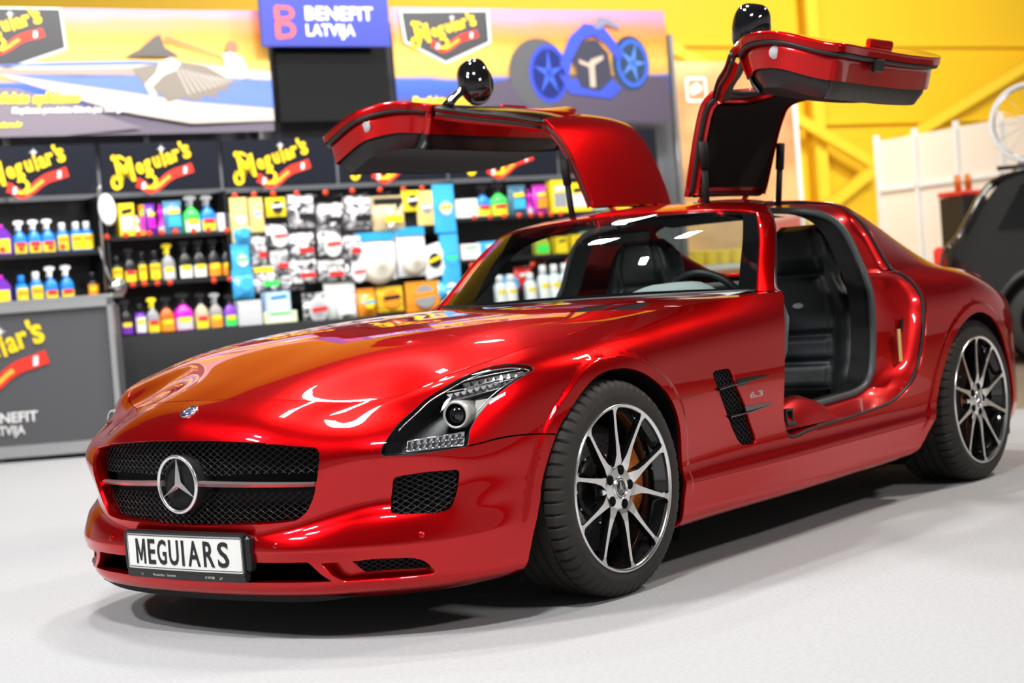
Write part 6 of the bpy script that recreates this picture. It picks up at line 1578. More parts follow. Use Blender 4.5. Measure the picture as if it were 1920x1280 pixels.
def crinkle(nt, b):
    b.inputs['Roughness'].default_value = .18; b.inputs['Coat Weight'].default_value = 1
    tc = nt.nodes.new('ShaderNodeTexCoord'); n = nt.nodes.new('ShaderNodeTexNoise'); n.inputs['Scale'].default_value = 16; n.inputs['Detail'].default_value = 3; n.inputs['Distortion'].default_value = 1.5
    oi = nt.nodes.new('ShaderNodeObjectInfo'); ad = nt.nodes.new('ShaderNodeVectorMath'); ad.operation = 'ADD'; nt.links.new(tc.outputs['Object'], ad.inputs[0]); nt.links.new(oi.outputs['Location'], ad.inputs[1]); nt.links.new(ad.outputs[0], n.inputs['Vector'])
    cr = nt.nodes.new('ShaderNodeValToRGB'); nt.links.new(n.outputs[0], cr.inputs[0]); nt.links.new(cr.outputs[0], b.inputs['Base Color']); e = cr.color_ramp.elements
    e[0].position = .40; e[0].color = (.03,.03,.035,1); e[1].position = .62; e[1].color = (.85,.85,.87,1); k = e.new(.50); k.color = (.25,.25,.27,1)  # print, plus the shine and dark of crumpled folds put into the colour
    bp = nt.nodes.new('ShaderNodeBump'); bp.inputs['Strength'].default_value = .9; bp.inputs['Distance'].default_value = .03; nt.links.new(n.outputs[0], bp.inputs['Height']); nt.links.new(bp.outputs[0], b.inputs['Normal'])
M_['film_pack'] = print_mat('printed_film_painted_sheen', crinkle)
def hang_pack(s, z, w, h, cols, label, shape='card', d=.03, rot=0, tilt=0):
    e = frame_at('hanging_pack', s, z, d, rot); c0, c1, c2 = cols
    if tilt: e.rotation_euler = (0, tilt, WA)
    rnd_ = random.Random(int(s*1000+z*7000)); G = []; n = 12
    for i in range(n):
        t = i/(n-1); row = []
        for j in range(7):
            u = j/6*2-1; th = (.050 if shape != 'card' else .016)*max(0, math.sin(PI*min(1, (t*1.28)))) if t < .78 else .002
            th *= (1-abs(u)**3); row.append((u*w/2, -th-rnd_.random()*.010*(t < .78), h*t))
        G.append(row)
    mb = MB().grid(G, True, flip=True); mb.grid([[(p[0], .012, p[2]) for p in r_] for r_ in G], True); mb.grid([[r_[0], (r_[0][0], .012, r_[0][2])] for r_ in G], False).grid([[r_[-1], (r_[-1][0], .012, r_[-1][2])] for r_ in G], False)
    mb.build('pack', M_['film_pack'] if shape in ('clear', 'badge') and c0 in (SIL, GRY, WHT, BLK) else colm(c0, .30, .6), e)
    y = -.062 if shape != 'card' else -.028
    if shape == 'badge':
        disc_ = MB().lathe([(0,.004), (w*.36,.003), (w*.40,0)], 22, Matrix.Translation((0,y,h*.42))@Matrix.Rotation(PI/2, 4, 'X')@Matrix.Scale(1.25, 4, (0,1,0))); disc_.build('badge', colm(c1, .3), e)
        mk('label', [(-w*.26,y-.006,h*.36), (w*.36,y-.006,h*.40), (w*.36,y-.006,h*.54), (-w*.26,y-.006,h*.50)], [(0,1,2,3)], colm(c2, .35), e, False)
    elif shape == 'mitt':
        V = []; F = []; 
        MB().lathe([(0,.05), (w*.30,.035), (w*.44,0), (w*.40,-.03)], 26, Matrix.Translation((0,-.04,h*.30))@Matrix.Rotation(PI/2, 4, 'X')).build('fluffy_pad', M_['fleece'], e)
        mk('header_card', [(-w/2,-.018,h*.83), (w/2,-.018,h*.83), (w/2,-.010,h*1.0), (-w/2,-.010,h*1.0)], [(0,1,2,3)], colm(c1, .35), e, False)
    elif shape == 'clear':
        for k in range(5):
            x0, zz, ww = rnd_.uniform(-.34,.2)*w, rnd_.uniform(.06,.62)*h, rnd_.uniform(.12,.3)*w
            mk('film_sheen_patch', [(x0,y-.001,zz), (x0+ww,y-.001,zz+.02), (x0+ww*.8,y-.001,zz+.06), (x0+.01,y-.001,zz+.05)], [(0,1,2,3)], colm([WHT, SIL, BLK][k % 3], .2), e, False)  # flat light and dark patches imitate the shine of crumpled film
        mk('label', [(-w*.2,y-.002,h*.22), (w*.36,y-.002,h*.22), (w*.36,y-.002,h*.42), (-w*.2,y-.002,h*.42)], [(0,1,2,3)], colm(c2, .35), e, False)
        mk('header_card', [(-w*.46,-.020,h*.76), (w*.46,-.020,h*.76), (w*.46,-.020,h*.93), (-w*.46,-.020,h*.93)], [(0,1,2,3)], colm(c1, .35), e, False)
    else:
        n = 20; mk('label', [(w*.02+w*.30*math.cos(2*PI*k/n), y, h*.50+w*.30*math.sin(2*PI*k/n)) for k in range(n)], [tuple(range(n))], colm(c2, .35), e, False)
        mk('label_band', [(-w*.28,y-.001,h*.50-w*.05), (w*.34,y-.001,h*.50), (w*.34,y-.001,h*.50+w*.14), (-w*.28,y-.001,h*.50+w*.10)], [(0,1,2,3)], colm(c1, .35), e, False)
    tag(e, label, 'pack'); return e
M_['fleece'] = mat('cream_fleece', (.80,.76,.66), .95, bump=(60, .6))
_tag_mesh = None
def price_tag(s, z, d, grp):
    global _tag_mesh
    if _tag_mesh is None:
        o = MB().lathe([(0,.004), (.022,.004), (.023,0)], 16, Matrix.Rotation(PI/2, 4, 'X')).build('price_tag', M_['tag_red']); _tag_mesh = o.data; bpy.data.objects.remove(o)
    o = bpy.data.objects.new('price_tag', _tag_mesh); C.objects.link(o); o.location = WP(s, z, d); o.rotation_euler = (0, 0, WA)
    tag(o, grp[0], 'price tag', grp[1])
product('spray', -4.107, 1.476, 0.097, 0.253, (BLU, WHT, YEL), 'blue spray bottle with white trigger, first from the left on the upper left shelf', 'bottle')
product('spray', -4.001, 1.476, 0.098, 0.254, (BLU, WHT, YEL), 'blue spray bottle with white trigger, second from the left on the upper left shelf', 'bottle')
product('spray', -3.899, 1.476, 0.099, 0.255, (BLU, WHT, YEL), 'blue spray bottle with white trigger, third from the left on the upper left shelf', 'bottle')
product('round', -3.791, 1.476, 0.092, 0.221, (BLU, WHT, YEL), 'blue bottle with white cap, first of the three right of the white triggers', 'bottle')
product('round', -3.687, 1.476, 0.092, 0.222, (BLU, WHT, YEL), 'blue bottle with white cap, second of the three right of the white triggers', 'bottle')
product('round', -3.606, 1.476, 0.093, 0.222, (BLU, WHT, YEL), 'blue bottle with white cap, third of the three right of the white triggers', 'bottle')
product('jug', -4.242, 1.476, 0.134, 0.228, (PUR, MAG, YEL), 'purple bottle cut by the left edge on the upper left shelf', 'bottle')
product('round', -4.125, 1.101, 0.097, 0.226, (BLU, BLU, YEL), 'blue bottle without trigger, first from the left just above the counter', 'bottle')
product('round', -4.016, 1.101, 0.098, 0.246, (BLU, WHT, YEL), 'blue bottle without trigger, second from the left just above the counter', 'bottle')
product('spray', -3.906, 1.101, 0.099, 0.283, (BLU, WHT, YEL), 'blue spray bottle with white trigger, third from the left just above the counter', 'bottle')
product('spray', -3.787, 1.101, 0.100, 0.284, (BLU, WHT, YEL), 'blue spray bottle with white trigger, fourth from the left just above the counter', 'bottle')
product('jug', -4.272, 1.101, 0.127, 0.236, (PUR, MAG, YEL), 'purple bottle cut by the left edge, above the counter', 'bottle')
product('round', -3.594, 1.101, 0.089, 0.218, (BLK, BLK, ORG), 'black bottle with orange label beside the shelf post', 'bottle')
product('box', -3.303, 1.567, 0.124, 0.249, (YEL, BLK, SIL), 'yellow and grey box behind the white dish', 'box')
product('wand', -3.214, 1.567, 0.046, 0.157, (WHT, YEL, YEL), 'small white bottle with yellow label on the top shelf', 'bottle')
product('box', -3.172, 1.567, 0.038, 0.234, (ORG, GRN, MAG), 'narrow rainbow coloured box beside the purple pouch', 'box')
product('pouch', -3.107, 1.567, 0.084, 0.239, (PUR, YEL, MAG), 'purple pouch on the top shelf left of the wand bottle', 'pouch')
product('wand', -3.025, 1.567, 0.055, 0.235, (MAG, BLK, SIL), 'slim bottle with magenta base on the top shelf', 'bottle')
product('pouch', -2.927, 1.567, 0.149, 0.256, ((.08,.25,.42), YEL, LBL), 'blue and grey kit pack left of the green spray bottle', 'pouch')
product('spray', -2.775, 1.567, 0.129, 0.291, (GRN, GRY, WHT), 'bright green spray bottle on the top shelf', 'bottle')
product('spray', -2.642, 1.567, 0.118, 0.288, (BLU, GRY, YEL), 'blue spray bottle right of the green one on the top shelf', 'bottle')
product('box', -2.513, 1.567, 0.123, 0.141, (WHT, WHT, WHT), 'plain white card box at the right end of the top shelf', 'box')
product('round', -3.400, 1.216, 0.086, 0.208, (BLK, BLK, YEL), 'black bottle with broad cap and yellow label, leftmost on the middle shelf', 'bottle')
product('spray', -3.297, 1.216, 0.095, 0.265, (BLK, BLK, YEL), 'black spray bottle with yellow label, second on the middle shelf', 'bottle')
product('round', -3.201, 1.216, 0.071, 0.230, (BLK, BLK, YEL), 'slim black bottle with tall cap on the middle shelf', 'bottle')
product('round', -3.103, 1.216, 0.093, 0.235, (BLK, BLK, YEL), 'black bottle with pointed cap left of the yellow trigger bottle', 'bottle')
product('spray', -2.993, 1.216, 0.102, 0.284, (GRY, YEL, SIL), 'grey spray bottle with yellow trigger on the middle shelf', 'bottle')
product('spray', -2.857, 1.216, 0.107, 0.298, (BLK, BLK, WHT), 'black spray bottle with white and orange label, left of that pair on the middle shelf', 'bottle')
product('spray', -2.741, 1.216, 0.108, 0.299, (BLK, BLK, WHT), 'black spray bottle with white and orange label, right of that pair on the middle shelf', 'bottle')
product('spray', -2.620, 1.216, 0.109, 0.301, (BLK, BLK, ORG), 'black spray bottle with orange label, left of that pair on the middle shelf', 'bottle')
product('spray', -2.506, 1.216, 0.110, 0.302, (BLK, BLK, ORG), 'black spray bottle with orange label, right of that pair on the middle shelf', 'bottle')
product('round', -3.398, 0.824, 0.073, 0.252, (BLK, GRY, RED), 'black bottle with red label, leftmost on the cloth', 'bottle', d=.15)
product('spray', -3.302, 0.824, 0.094, 0.269, (BLK, BLK, PUR), 'black spray bottle with purple label on the cloth', 'bottle', d=.15)
product('round', -3.195, 0.824, 0.086, 0.227, (PUR, BLK, WHT), 'purple can on the cloth', 'bottle', d=.15)
product('spray', -3.095, 0.824, 0.095, 0.271, (GRY, YEL, YEL), 'spray bottle with yellow trigger and label on the cloth', 'bottle', d=.15)
product('spray', -2.987, 0.824, 0.113, 0.268, (AMB, BLK, ORG), 'amber spray bottle on the cloth', 'bottle', d=.15)
product('spray', -2.854, 0.824, 0.144, 0.290, (MAG, BLK, SIL), 'magenta spray bottle on the cloth', 'bottle', d=.15)
product('spray', -2.711, 0.824, 0.107, 0.279, ((.5,.45,.3), BLK, YEL), 'spray bottle with yellow and white label on the cloth', 'bottle', d=.15)
product('spray', -2.597, 0.824, 0.104, 0.272, ((.32,.3,.28), GRY, ORG), 'clear grey spray bottle with orange label on the cloth', 'bottle', d=.15)
product('spray', -2.481, 0.824, 0.100, 0.253, ((.22,.05,.55), BLK, GRN), 'violet spray bottle, rightmost of the row on the cloth', 'bottle', d=.15)
product('box', -2.334, 0.824, 0.193, 0.193, ((.55,.57,.62), WHT, SIL), 'grey clear-fronted box on the cloth', 'box', d=.15)
product('box', -2.083, 0.824, 0.273, 0.091, ((.75,.82,.5), GRN, WHT), 'low pale green box on the cloth', 'box', d=.15)
product('box', -2.095, 0.889, 0.206, 0.178, ((.45,.62,.85), BLU, WHT), 'pale blue and white box standing on the low green box', 'box', d=.15)
product('box', -0.428, 1.567, 0.088, 0.160, (WHT, WHT, WHT), 'plain white card box, left of two beside the hanging packs', 'box')
product('box', -0.326, 1.567, 0.129, 0.161, (WHT, WHT, WHT), 'plain white card box, right of two beside the hanging packs', 'box')
product('spray', -0.181, 1.567, 0.141, 0.274, (BLU, BLK, YEL), 'blue spray bottle below the far door', 'bottle')
product('spray', -0.027, 1.567, 0.158, 0.284, (GRN, BLK, YEL), 'green spray bottle below the far door', 'bottle')
product('pouch', 0.156, 1.567, 0.176, 0.259, ((.06,.16,.25), YEL, LBL), 'dark kit pack right of the far green bottle', 'pouch')
product('wand', 0.275, 1.567, 0.055, 0.219, (MAG, BLK, SIL), 'slim bottle with magenta base below the far door', 'bottle')
product('pouch', 0.383, 1.567, 0.141, 0.252, ((.55,.03,.45), YEL, ORG), 'magenta and orange pouch below the far door', 'pouch')
product('box', 0.565, 1.567, 0.170, 0.285, (YEL, WHT, GRY), 'tall yellow box on the far top shelf', 'box')
product('box', 0.774, 1.567, 0.228, 0.255, (YEL, BLK, WHT), 'wide yellow box on the far top shelf', 'box')
product('box', 0.977, 1.567, 0.147, 0.233, ((.35,.45,.4), YEL, GRY), 'grey green box at the gas strut of the far door', 'box')
product('box', 1.190, 1.567, 0.212, 0.249, (YEL, WHT, WHT), 'yellow box seen right of the far gas strut', 'box')
product('box', -0.358, 1.216, 0.185, 0.134, (WHT, GRN, WHT), 'white and mint box under the far black shelf', 'box')
product('box', -0.138, 1.216, 0.235, 0.144, (LBL, WHT, LBL), 'light blue folded cloth pack left of the windscreen pillar', 'box')
product('jug', 0.362, 1.216, 0.141, 0.174, ((.45,.50,.05), BLU, GRN), 'olive canister seen through the windscreen', 'bottle')
product('box', 0.550, 1.216, 0.116, 0.147, (YEL, BLK, YEL), 'yellow box seen through the windscreen, left one', 'box')
product('box', 0.714, 1.216, 0.117, 0.157, (YEL, ORG, YEL), 'yellow box seen through the windscreen, middle one', 'box')
product('box', 0.836, 1.216, 0.096, 0.177, ((.3,.55,.4), WHT, GRN), 'green carton seen through the windscreen', 'box')
product('pouch', 0.158, 0.923, 0.182, 0.205, (RED, WHT, RED), 'red pouch hanging behind the white bottles in the windscreen view', 'pouch')
product('pouch', 0.038, 0.917, 0.154, 0.149, (LBL, LBL, LBL), 'light blue cloth hanging beside the red pouch', 'pouch')
product('round', -0.077, 0.824, 0.109, 0.245, ((.62,.68,.72), WHT, WHT), 'white squeeze bottle seen through the windscreen, first from the left', 'bottle', d=.15)
product('round', 0.026, 0.824, 0.110, 0.246, ((.62,.68,.72), WHT, WHT), 'white squeeze bottle seen through the windscreen, second from the left', 'bottle', d=.15)
product('round', 0.219, 0.824, 0.112, 0.247, ((.62,.68,.72), WHT, WHT), 'white squeeze bottle seen through the windscreen, third from the left', 'bottle', d=.15)
product('round', 0.352, 0.824, 0.113, 0.303, ((.62,.68,.72), WHT, WHT), 'white squeeze bottle seen through the windscreen, fourth from the left', 'bottle', d=.15)
product('round', 0.463, 0.824, 0.114, 0.304, ((.62,.68,.72), WHT, WHT), 'white squeeze bottle seen through the windscreen, fifth from the left', 'bottle', d=.15)
product('round', 0.571, 0.824, 0.114, 0.305, ((.62,.68,.72), WHT, WHT), 'white squeeze bottle seen through the windscreen, sixth from the left', 'bottle', d=.15)
hang_pack(-2.364, 1.469, 0.141, 0.351, (PYE, WHT, SIL), 'yellow and grey pack with a blue cloth below, top left of the pegboard', 'card')
hang_pack(-2.358, 1.464, 0.137, 0.157, (LBL, LBL, LBL), 'blue cloth end hanging under the first yellow pack', 'bag')
hang_pack(-2.220, 1.544, 0.116, 0.270, (PYE, GRY, SIL), 'slim yellow pack, second on the top row', 'card')
hang_pack(-2.052, 1.657, 0.163, 0.150, (YEL, WHT, BLK), 'small yellow and white pack on the top row', 'card')
hang_pack(-1.844, 1.559, 0.225, 0.261, (SIL, WHT, BLK), 'clear pack with silver pads, fourth on the top row', 'clear')
hang_pack(-2.066, 1.423, 0.176, 0.175, (SIL, WHT, RED), 'silver pack with red badge below the small yellow one', 'badge')
hang_pack(-1.863, 1.310, 0.220, 0.210, (GRY, WHT, RED), 'dark clear pack with red mark left of the badge pack', 'clear')
hang_pack(-1.590, 1.542, 0.229, 0.204, (GRY, WHT, BLK), 'glossy black pack on the top row, left of its twin', 'clear')
hang_pack(-1.348, 1.521, 0.238, 0.270, (GRY, WHT, BLK), 'glossy black pack on the top row, right of its twin', 'clear')
hang_pack(-1.074, 1.499, 0.286, 0.281, (TAN, BLK, YEL), 'tan towel pack with black and yellow wrap on the top row', 'clear')
hang_pack(-0.855, 1.645, 0.163, 0.170, (YEL, WHT, BLK), 'small white and yellow pack near the top right', 'card')
hang_pack(-0.730, 1.525, 0.150, 0.285, (PYE, WHT, GRY), 'yellow cloth pack near the top right', 'card')
hang_pack(-0.553, 1.454, 0.197, 0.401, (LBL, YEL, SIL), 'blue and yellow round-window pack at the top right of the pegboard', 'card')
hang_pack(-1.615, 1.317, 0.201, 0.217, (SIL, WHT, RED), 'silver pack with a round red and white badge in the middle', 'badge')
hang_pack(-1.426, 1.289, 0.161, 0.192, (GRY, WHT, RED), 'clear grey pack right of the round badge', 'clear')
hang_pack(-1.212, 1.103, 0.346, 0.388, ((.7,.72,.74), (.02,.32,.62), WHT), 'fluffy cream wash mitt in a blue-topped bag, left one', 'mitt')
hang_pack(-0.892, 1.113, 0.261, 0.405, ((.7,.72,.74), (.02,.32,.62), WHT), 'fluffy cream wash mitt in a blue-topped bag, right one', 'mitt')
hang_pack(-0.660, 1.102, 0.205, 0.264, (WHT, YEL, BLK), 'white and yellow pack hanging tilted at the right', 'card', tilt=-.25)
hang_pack(-0.533, 1.028, 0.172, 0.415, (LBL, GRN, LBL), 'light blue and lime pack at the right edge of the pegboard', 'card')
hang_pack(-2.379, 1.200, 0.150, 0.260, (LBL, GRN, WHT), 'light blue pack with a lime header at the left of the pegboard', 'card')
hang_pack(-2.378, 1.033, 0.172, 0.227, (LBL, LBL, LBL), 'large light blue sponge below the lime header', 'bag')
hang_pack(-2.228, 1.294, 0.116, 0.220, (SIL, WHT, RED), 'narrow silver pack with red mark, second row', 'clear')
hang_pack(-2.064, 1.209, 0.154, 0.192, (SIL, WHT, RED), 'silver pack with pink label, second row', 'clear')
hang_pack(-1.866, 1.120, 0.238, 0.194, (GRY, WHT, RED), 'wide dark pack with white header, third row', 'clear')
hang_pack(-1.618, 1.117, 0.229, 0.183, (GRY, WHT, RED), 'wide dark pack with red dot header, third row', 'clear')
hang_pack(-1.407, 1.103, 0.166, 0.171, (SIL, WHT, RED), 'pack with a small red badge left of the fluffy mitt', 'badge')
hang_pack(-2.182, 1.070, 0.220, 0.212, (WHT, YEL, GRN), 'white and lime pack above the pale blue box', 'clear')
hang_pack(-1.963, 1.068, 0.200, 0.130, (GRY, SIL, BLK), 'dark crumpled pack right of the white and lime one', 'clear')
hang_pack(-1.786, 0.796, 0.208, 0.245, (BLK, SIL, RED), 'black pack with silver and red badge behind the bonnet edge', 'badge')
hang_pack(-1.561, 0.779, 0.272, 0.324, ((.60,.64,.60), WHT, WHT), 'large pale clear bag above the bonnet', 'clear')
hang_pack(-1.333, 0.804, 0.158, 0.240, (ORG, LBL, YEL), 'orange sponge with a blue header above the bonnet', 'bag')
hang_pack(-1.118, 0.840, 0.238, 0.203, ((.75,.45,.02), BLK, ORG), 'orange and yellow tool pack above the bonnet', 'card')
hang_pack(-0.812, 0.818, 0.317, 0.249, (ORG, ORG, GRY), 'orange pack with a grey window beside the windscreen', 'card')
hang_pack(-0.574, 0.906, 0.192, 0.150, (LBL, LBL, WHT), 'blue pack end beside the windscreen base', 'bag')
for s_, z_, l_, g_ in [(-4.219, 1.52, 'round red price tag on the edge of the upper left shelf', 'price tags, upper left shelf'), (-4.08, 1.52, 'round red price tag on the edge of the upper left shelf', 'price tags, upper left shelf'), (-3.974, 1.518, 'round red price tag on the edge of the upper left shelf', 'price tags, upper left shelf'), (-3.864, 1.519, 'round red price tag on the edge of the upper left shelf', 'price tags, upper left shelf'), (-3.776, 1.518, 'round red price tag on the edge of the upper left shelf', 'price tags, upper left shelf'), (-3.44, 1.572, 'round red price tag on the top shelf edge under the green bottle row', 'price tags, top shelf'), (-3.292, 1.576, 'round red price tag on the top shelf edge under the green bottle row', 'price tags, top shelf'), (-3.196, 1.579, 'round red price tag on the top shelf edge under the green bottle row', 'price tags, top shelf'), (-3.108, 1.579, 'round red price tag on the top shelf edge under the green bottle row', 'price tags, top shelf'), (-3.011, 1.582, 'round red price tag on the top shelf edge under the green bottle row', 'price tags, top shelf'), (-2.901, 1.584, 'round red price tag on the top shelf edge under the green bottle row', 'price tags, top shelf'), (-2.755, 1.581, 'round red price tag on the top shelf edge under the green bottle row', 'price tags, top shelf'), (-2.634, 1.583, 'round red price tag on the top shelf edge under the green bottle row', 'price tags, top shelf'), (-2.486, 1.571, 'round red price tag on the top shelf edge under the green bottle row', 'price tags, top shelf'), (-3.27, 1.201, 'round red price tag on the middle shelf edge', 'price tags, middle shelf'), (-3.179, 1.203, 'round red price tag on the middle shelf edge', 'price tags, middle shelf'), (-3.078, 1.2, 'round red price tag on the middle shelf edge', 'price tags, middle shelf'), (-2.977, 1.198, 'round red price tag on the middle shelf edge', 'price tags, middle shelf'), (-2.624, 1.191, 'round red price tag on the middle shelf edge', 'price tags, middle shelf'), (-2.493, 1.195, 'round red price tag on the middle shelf edge', 'price tags, middle shelf'), (-2.397, 1.836, 'round red price tag on a peg above the top row of packs', 'price tags on the pegs'), (-2.237, 1.838, 'round red price tag on a peg above the top row of packs', 'price tags on the pegs'), (-2.075, 1.836, 'round red price tag on a peg above the top row of packs', 'price tags on the pegs'), (-1.875, 1.832, 'round red price tag on a peg above the top row of packs', 'price tags on the pegs'), (-1.625, 1.83, 'round red price tag on a peg above the top row of packs', 'price tags on the pegs'), (-1.388, 1.834, 'round red price tag on a peg above the top row of packs', 'price tags on the pegs'), (-1.139, 1.833, 'round red price tag on a peg above the top row of packs', 'price tags on the pegs'), (-0.925, 1.829, 'round red price tag on a peg above the top row of packs', 'price tags on the pegs'), (-0.752, 1.831, 'round red price tag on a peg above the top row of packs', 'price tags on the pegs'), (-0.28, 1.567, 'round red price tag on the top shelf edge below the far door', 'price tags, far shelf'), (-0.125, 1.564, 'round red price tag on the top shelf edge below the far door', 'price tags, far shelf'), (0.011, 1.566, 'round red price tag on the top shelf edge below the far door', 'price tags, far shelf'), (0.159, 1.564, 'round red price tag on the top shelf edge below the far door', 'price tags, far shelf'), (0.276, 1.563, 'round red price tag on the top shelf edge below the far door', 'price tags, far shelf'), (0.377, 1.561, 'round red price tag on the top shelf edge below the far door', 'price tags, far shelf'), (0.48, 1.558, 'round red price tag on the top shelf edge below the far door', 'price tags, far shelf'), (0.577, 1.558, 'round red price tag on the top shelf edge below the far door', 'price tags, far shelf'), (-0.341, 1.167, 'round red price tag on the second shelf edge by the windscreen', 'price tags by the windscreen'), (0.254, 1.14, 'round red price tag on the second shelf edge by the windscreen', 'price tags by the windscreen'), (0.611, 1.142, 'round red price tag on the second shelf edge by the windscreen', 'price tags by the windscreen'), (0.726, 1.139, 'round red price tag on the second shelf edge by the windscreen', 'price tags by the windscreen'), (0.848, 1.137, 'round red price tag on the second shelf edge by the windscreen', 'price tags by the windscreen'), (-1.371, 1.441, 'round red price tag on the second shelf edge by the windscreen', 'price tags by the windscreen'), (-0.637, 1.327, 'round red price tag on the second shelf edge by the windscreen', 'price tags by the windscreen')]:
    price_tag(s_, z_, .012, (l_, g_))
# ================================================================ the hall beyond
def HP(k, s, z, ang=WA):
    o = np.array(CAM[:2])+k*np.array([math.cos(CAM[3]), math.sin(CAM[3])]); d = np.array([math.cos(ang), math.sin(ang)]); return (o[0]+d[0]*s, o[1]+d[1]*s, z)
M_['wall_yellow'] = mat('yellow_wall_cladding', (.84,.52,.012), .55, bump=(3, .1)); M_['yellow_steel'] = mat('yellow_steel', (.90,.60,.03), .45)
K2 = 24.0
structure(mk('wall_right', [HP(K2,-14,-.0), HP(K2,16,-.0), HP(K2,16,9), HP(K2,-14,9)], [(0,1,2,3)], M_['wall_yellow'], None, False))
def hall_obj(name, k, s, z=0, ang=WA): e = empty(name, HP(k, s, z, ang)); e.rotation_euler = (0, 0, ang); return e
for i, z in enumerate((3.05, 4.25, 5.4)):
    e = hall_obj('cladding_rail', K2-.06, 3, z); MB().box((0,0,0), (26,.10,.09 if i else .06)).build('rail', M_['wall_yellow'], e); structure(e); e.name = 'trim_%d' % (i+1)
e = hall_obj('steel_column', K2-.25, 5.62); MB().box((0,0,4), (.22,.03,8)).box((0,.14,4), (.03,.26,8)).box((0,.27,4), (.22,.03,8)).build('column', M_['yellow_steel'], e); tag(e, 'yellow steel column on the yellow hall wall', 'column')
def brace(s0, z0, s1, z1, label):
    e = hall_obj('diagonal_brace', K2-.42, (s0+s1)/2, (z0+z1)/2); L = math.hypot(s1-s0, z1-z0); a = math.atan2(z1-z0, s1-s0)
    MB().box((0,0,0), (L,.10,.16), R=Matrix.Rotation(-a, 3, 'Y')).build('brace', M_['yellow_steel'], e); tag(e, label, 'brace')
BR = []
brace(4.6, 3.38, 6.75, 2.30, 'yellow diagonal brace falling towards the column')
brace(7.2, 2.72, 11.2, 4.36, 'yellow diagonal brace rising to the upper right')
brace(5.2, 1.55, 6.75, 2.40, 'short yellow brace rising to the column behind the roof')
brace(2.0, 4.55, 4.2, 3.60, 'yellow diagonal brace above the beige poster')
# beige poster wall
pw = hall_obj('poster_wall', 18, 3.06)
def beige(nt, b):
    tc = nt.nodes.new('ShaderNodeTexCoord'); mp = nt.nodes.new('ShaderNodeMapping'); mp.inputs['Scale'].default_value = (.7, 1, 1.1); n = nt.nodes.new('ShaderNodeTexNoise'); n.inputs['Scale'].default_value = 1.3
    nt.links.new(tc.outputs['Object'], mp.inputs[0]); nt.links.new(mp.outputs[0], n.inputs['Vector']); cr = nt.nodes.new('ShaderNodeValToRGB'); nt.links.new(n.outputs[0], cr.inputs[0]); nt.links.new(cr.outputs[0], b.inputs['Base Color'])
    e = cr.color_ramp.elements; e[0].position = .35; e[0].color = (.45,.20,.08,1); e[1].position = .62; e[1].color = (.85,.48,.20,1)
M_['print_beige'] = print_mat('beige_print', beige)
MB().box((0,0,1.62), (1.62,.05,3.24)).build('panel', M_['print_beige'], pw); MB().box((.83,-.01,1.62), (.05,.07,3.26)).build('edge_post', M_['logo_white'], pw); MB().box((-.83,-.01,1.62), (.04,.07,3.26)).build('edge_post', M_['alu'], pw)
for a, b in ((.30,.27),): 
    P = rounded(np.array([(-.66,2.80), (-.38,2.80), (-.38,3.07), (-.66,3.07)]), .04, .02); c = P.mean(0); Q = c+(P-c)*.80; n = len(P)
    mk('printed_emblem', [(p[0], -.03, p[1]) for p in np.vstack([P, Q])], [(k, (k+1) % n, n+(k+1) % n, n+k) for k in range(n)], M_['logo_white'], pw, False)
fl(pw, 'printed_emblem', [(-.59,2.87), (-.46,2.92), (-.44,2.96), (-.51,3.01), (-.60,2.96)], (.85,.83,.80), -.030)
fl(pw, 'printed_car', [(.05,.95), (.8,.95), (.8,1.55), (.55,1.62), (.25,1.50), (.05,1.3)], (.62,.06,.03), -.030); fl(pw, 'printed_car', [(.10,1.42), (.8,1.5), (.8,1.62), (.3,1.6)], (.75,.35,.25), -.032)
tag(pw, 'beige and orange poster wall with a white arrow emblem, between the doors', 'poster')
# white table with yellow tubs, seen through the rear window
wt_ = hall_obj('white_table', 17.2, 2.62)
MB().box((0,0,1.0), (1.5,.6,.05)).build('table_top', M_['logo_white'], wt_)
for x in (-.68,.68):
    for y in (-.25,.25): MB().box((x,y,.49), (.05,.05,.98)).build('leg', M_['alu'], wt_)
tag(wt_, 'white table seen through the rear window', 'table')
M_['tub'] = mat('yellow_tub', (.90,.62,.01), .4)
for i in range(5):
    e = hall_obj('yellow_tub', 17.1, 2.28+.17*i, 1.027); MB().lathe([(.062,0), (.078,.13), (.083,.135), (.083,.15), (.0,.155)], 20).build('tub', M_['tub'], e)
    tag(e, 'yellow lidded tub on the white table, %s from the left' % ('first','second','third','fourth','fifth')[i], 'tub')
# white partition walls of the next stand
_r = np.array([math.sin(CAM[3]), -math.cos(CAM[3])]); _f = np.array([math.cos(CAM[3]), math.sin(CAM[3])])
def DP(px, d): return np.array(CAM[:2])+_f*d+_r*((px-960)/3318.7*d)
a, b = DP(1668,20.0), DP(2300,15.4); L = np.linalg.norm(b-a); ang = math.atan2(*(b-a)[::-1])
pt = empty('partition_wall', (a[0], a[1], 0)); pt.rotation_euler = (0, 0, ang)
M_['cream'] = mat('cream_partition', (.86,.78,.66), .6)
MB().box((L/2,.03,1.14), (L,.03,2.27)).build('panel', M_['cream'], pt); MB().box((L/2,.0,1.72), (L,.05,.04)).build('rail', M_['logo_white'], pt)
for x in np.arange(0, L, .72): MB().box((x,0,1.17), (.05,.05,2.34)).build('post', M_['logo_white'], pt)
tag(pt, 'cream partition wall of the neighbouring stand, behind the dark car', 'partition')
e = empty('display_cabinet', (*DP(1822,17.3), 0)); e.rotation_euler = (0, 0, ang)
MB().box((0,0,.75), (.36,.3,1.5), bev=.01).build('cabinet', M_['black_satin'], e); MB().box((0,0,1.53), (.38,.32,.05), bev=.01).build('cabinet_top', M_['logo_red'], e)
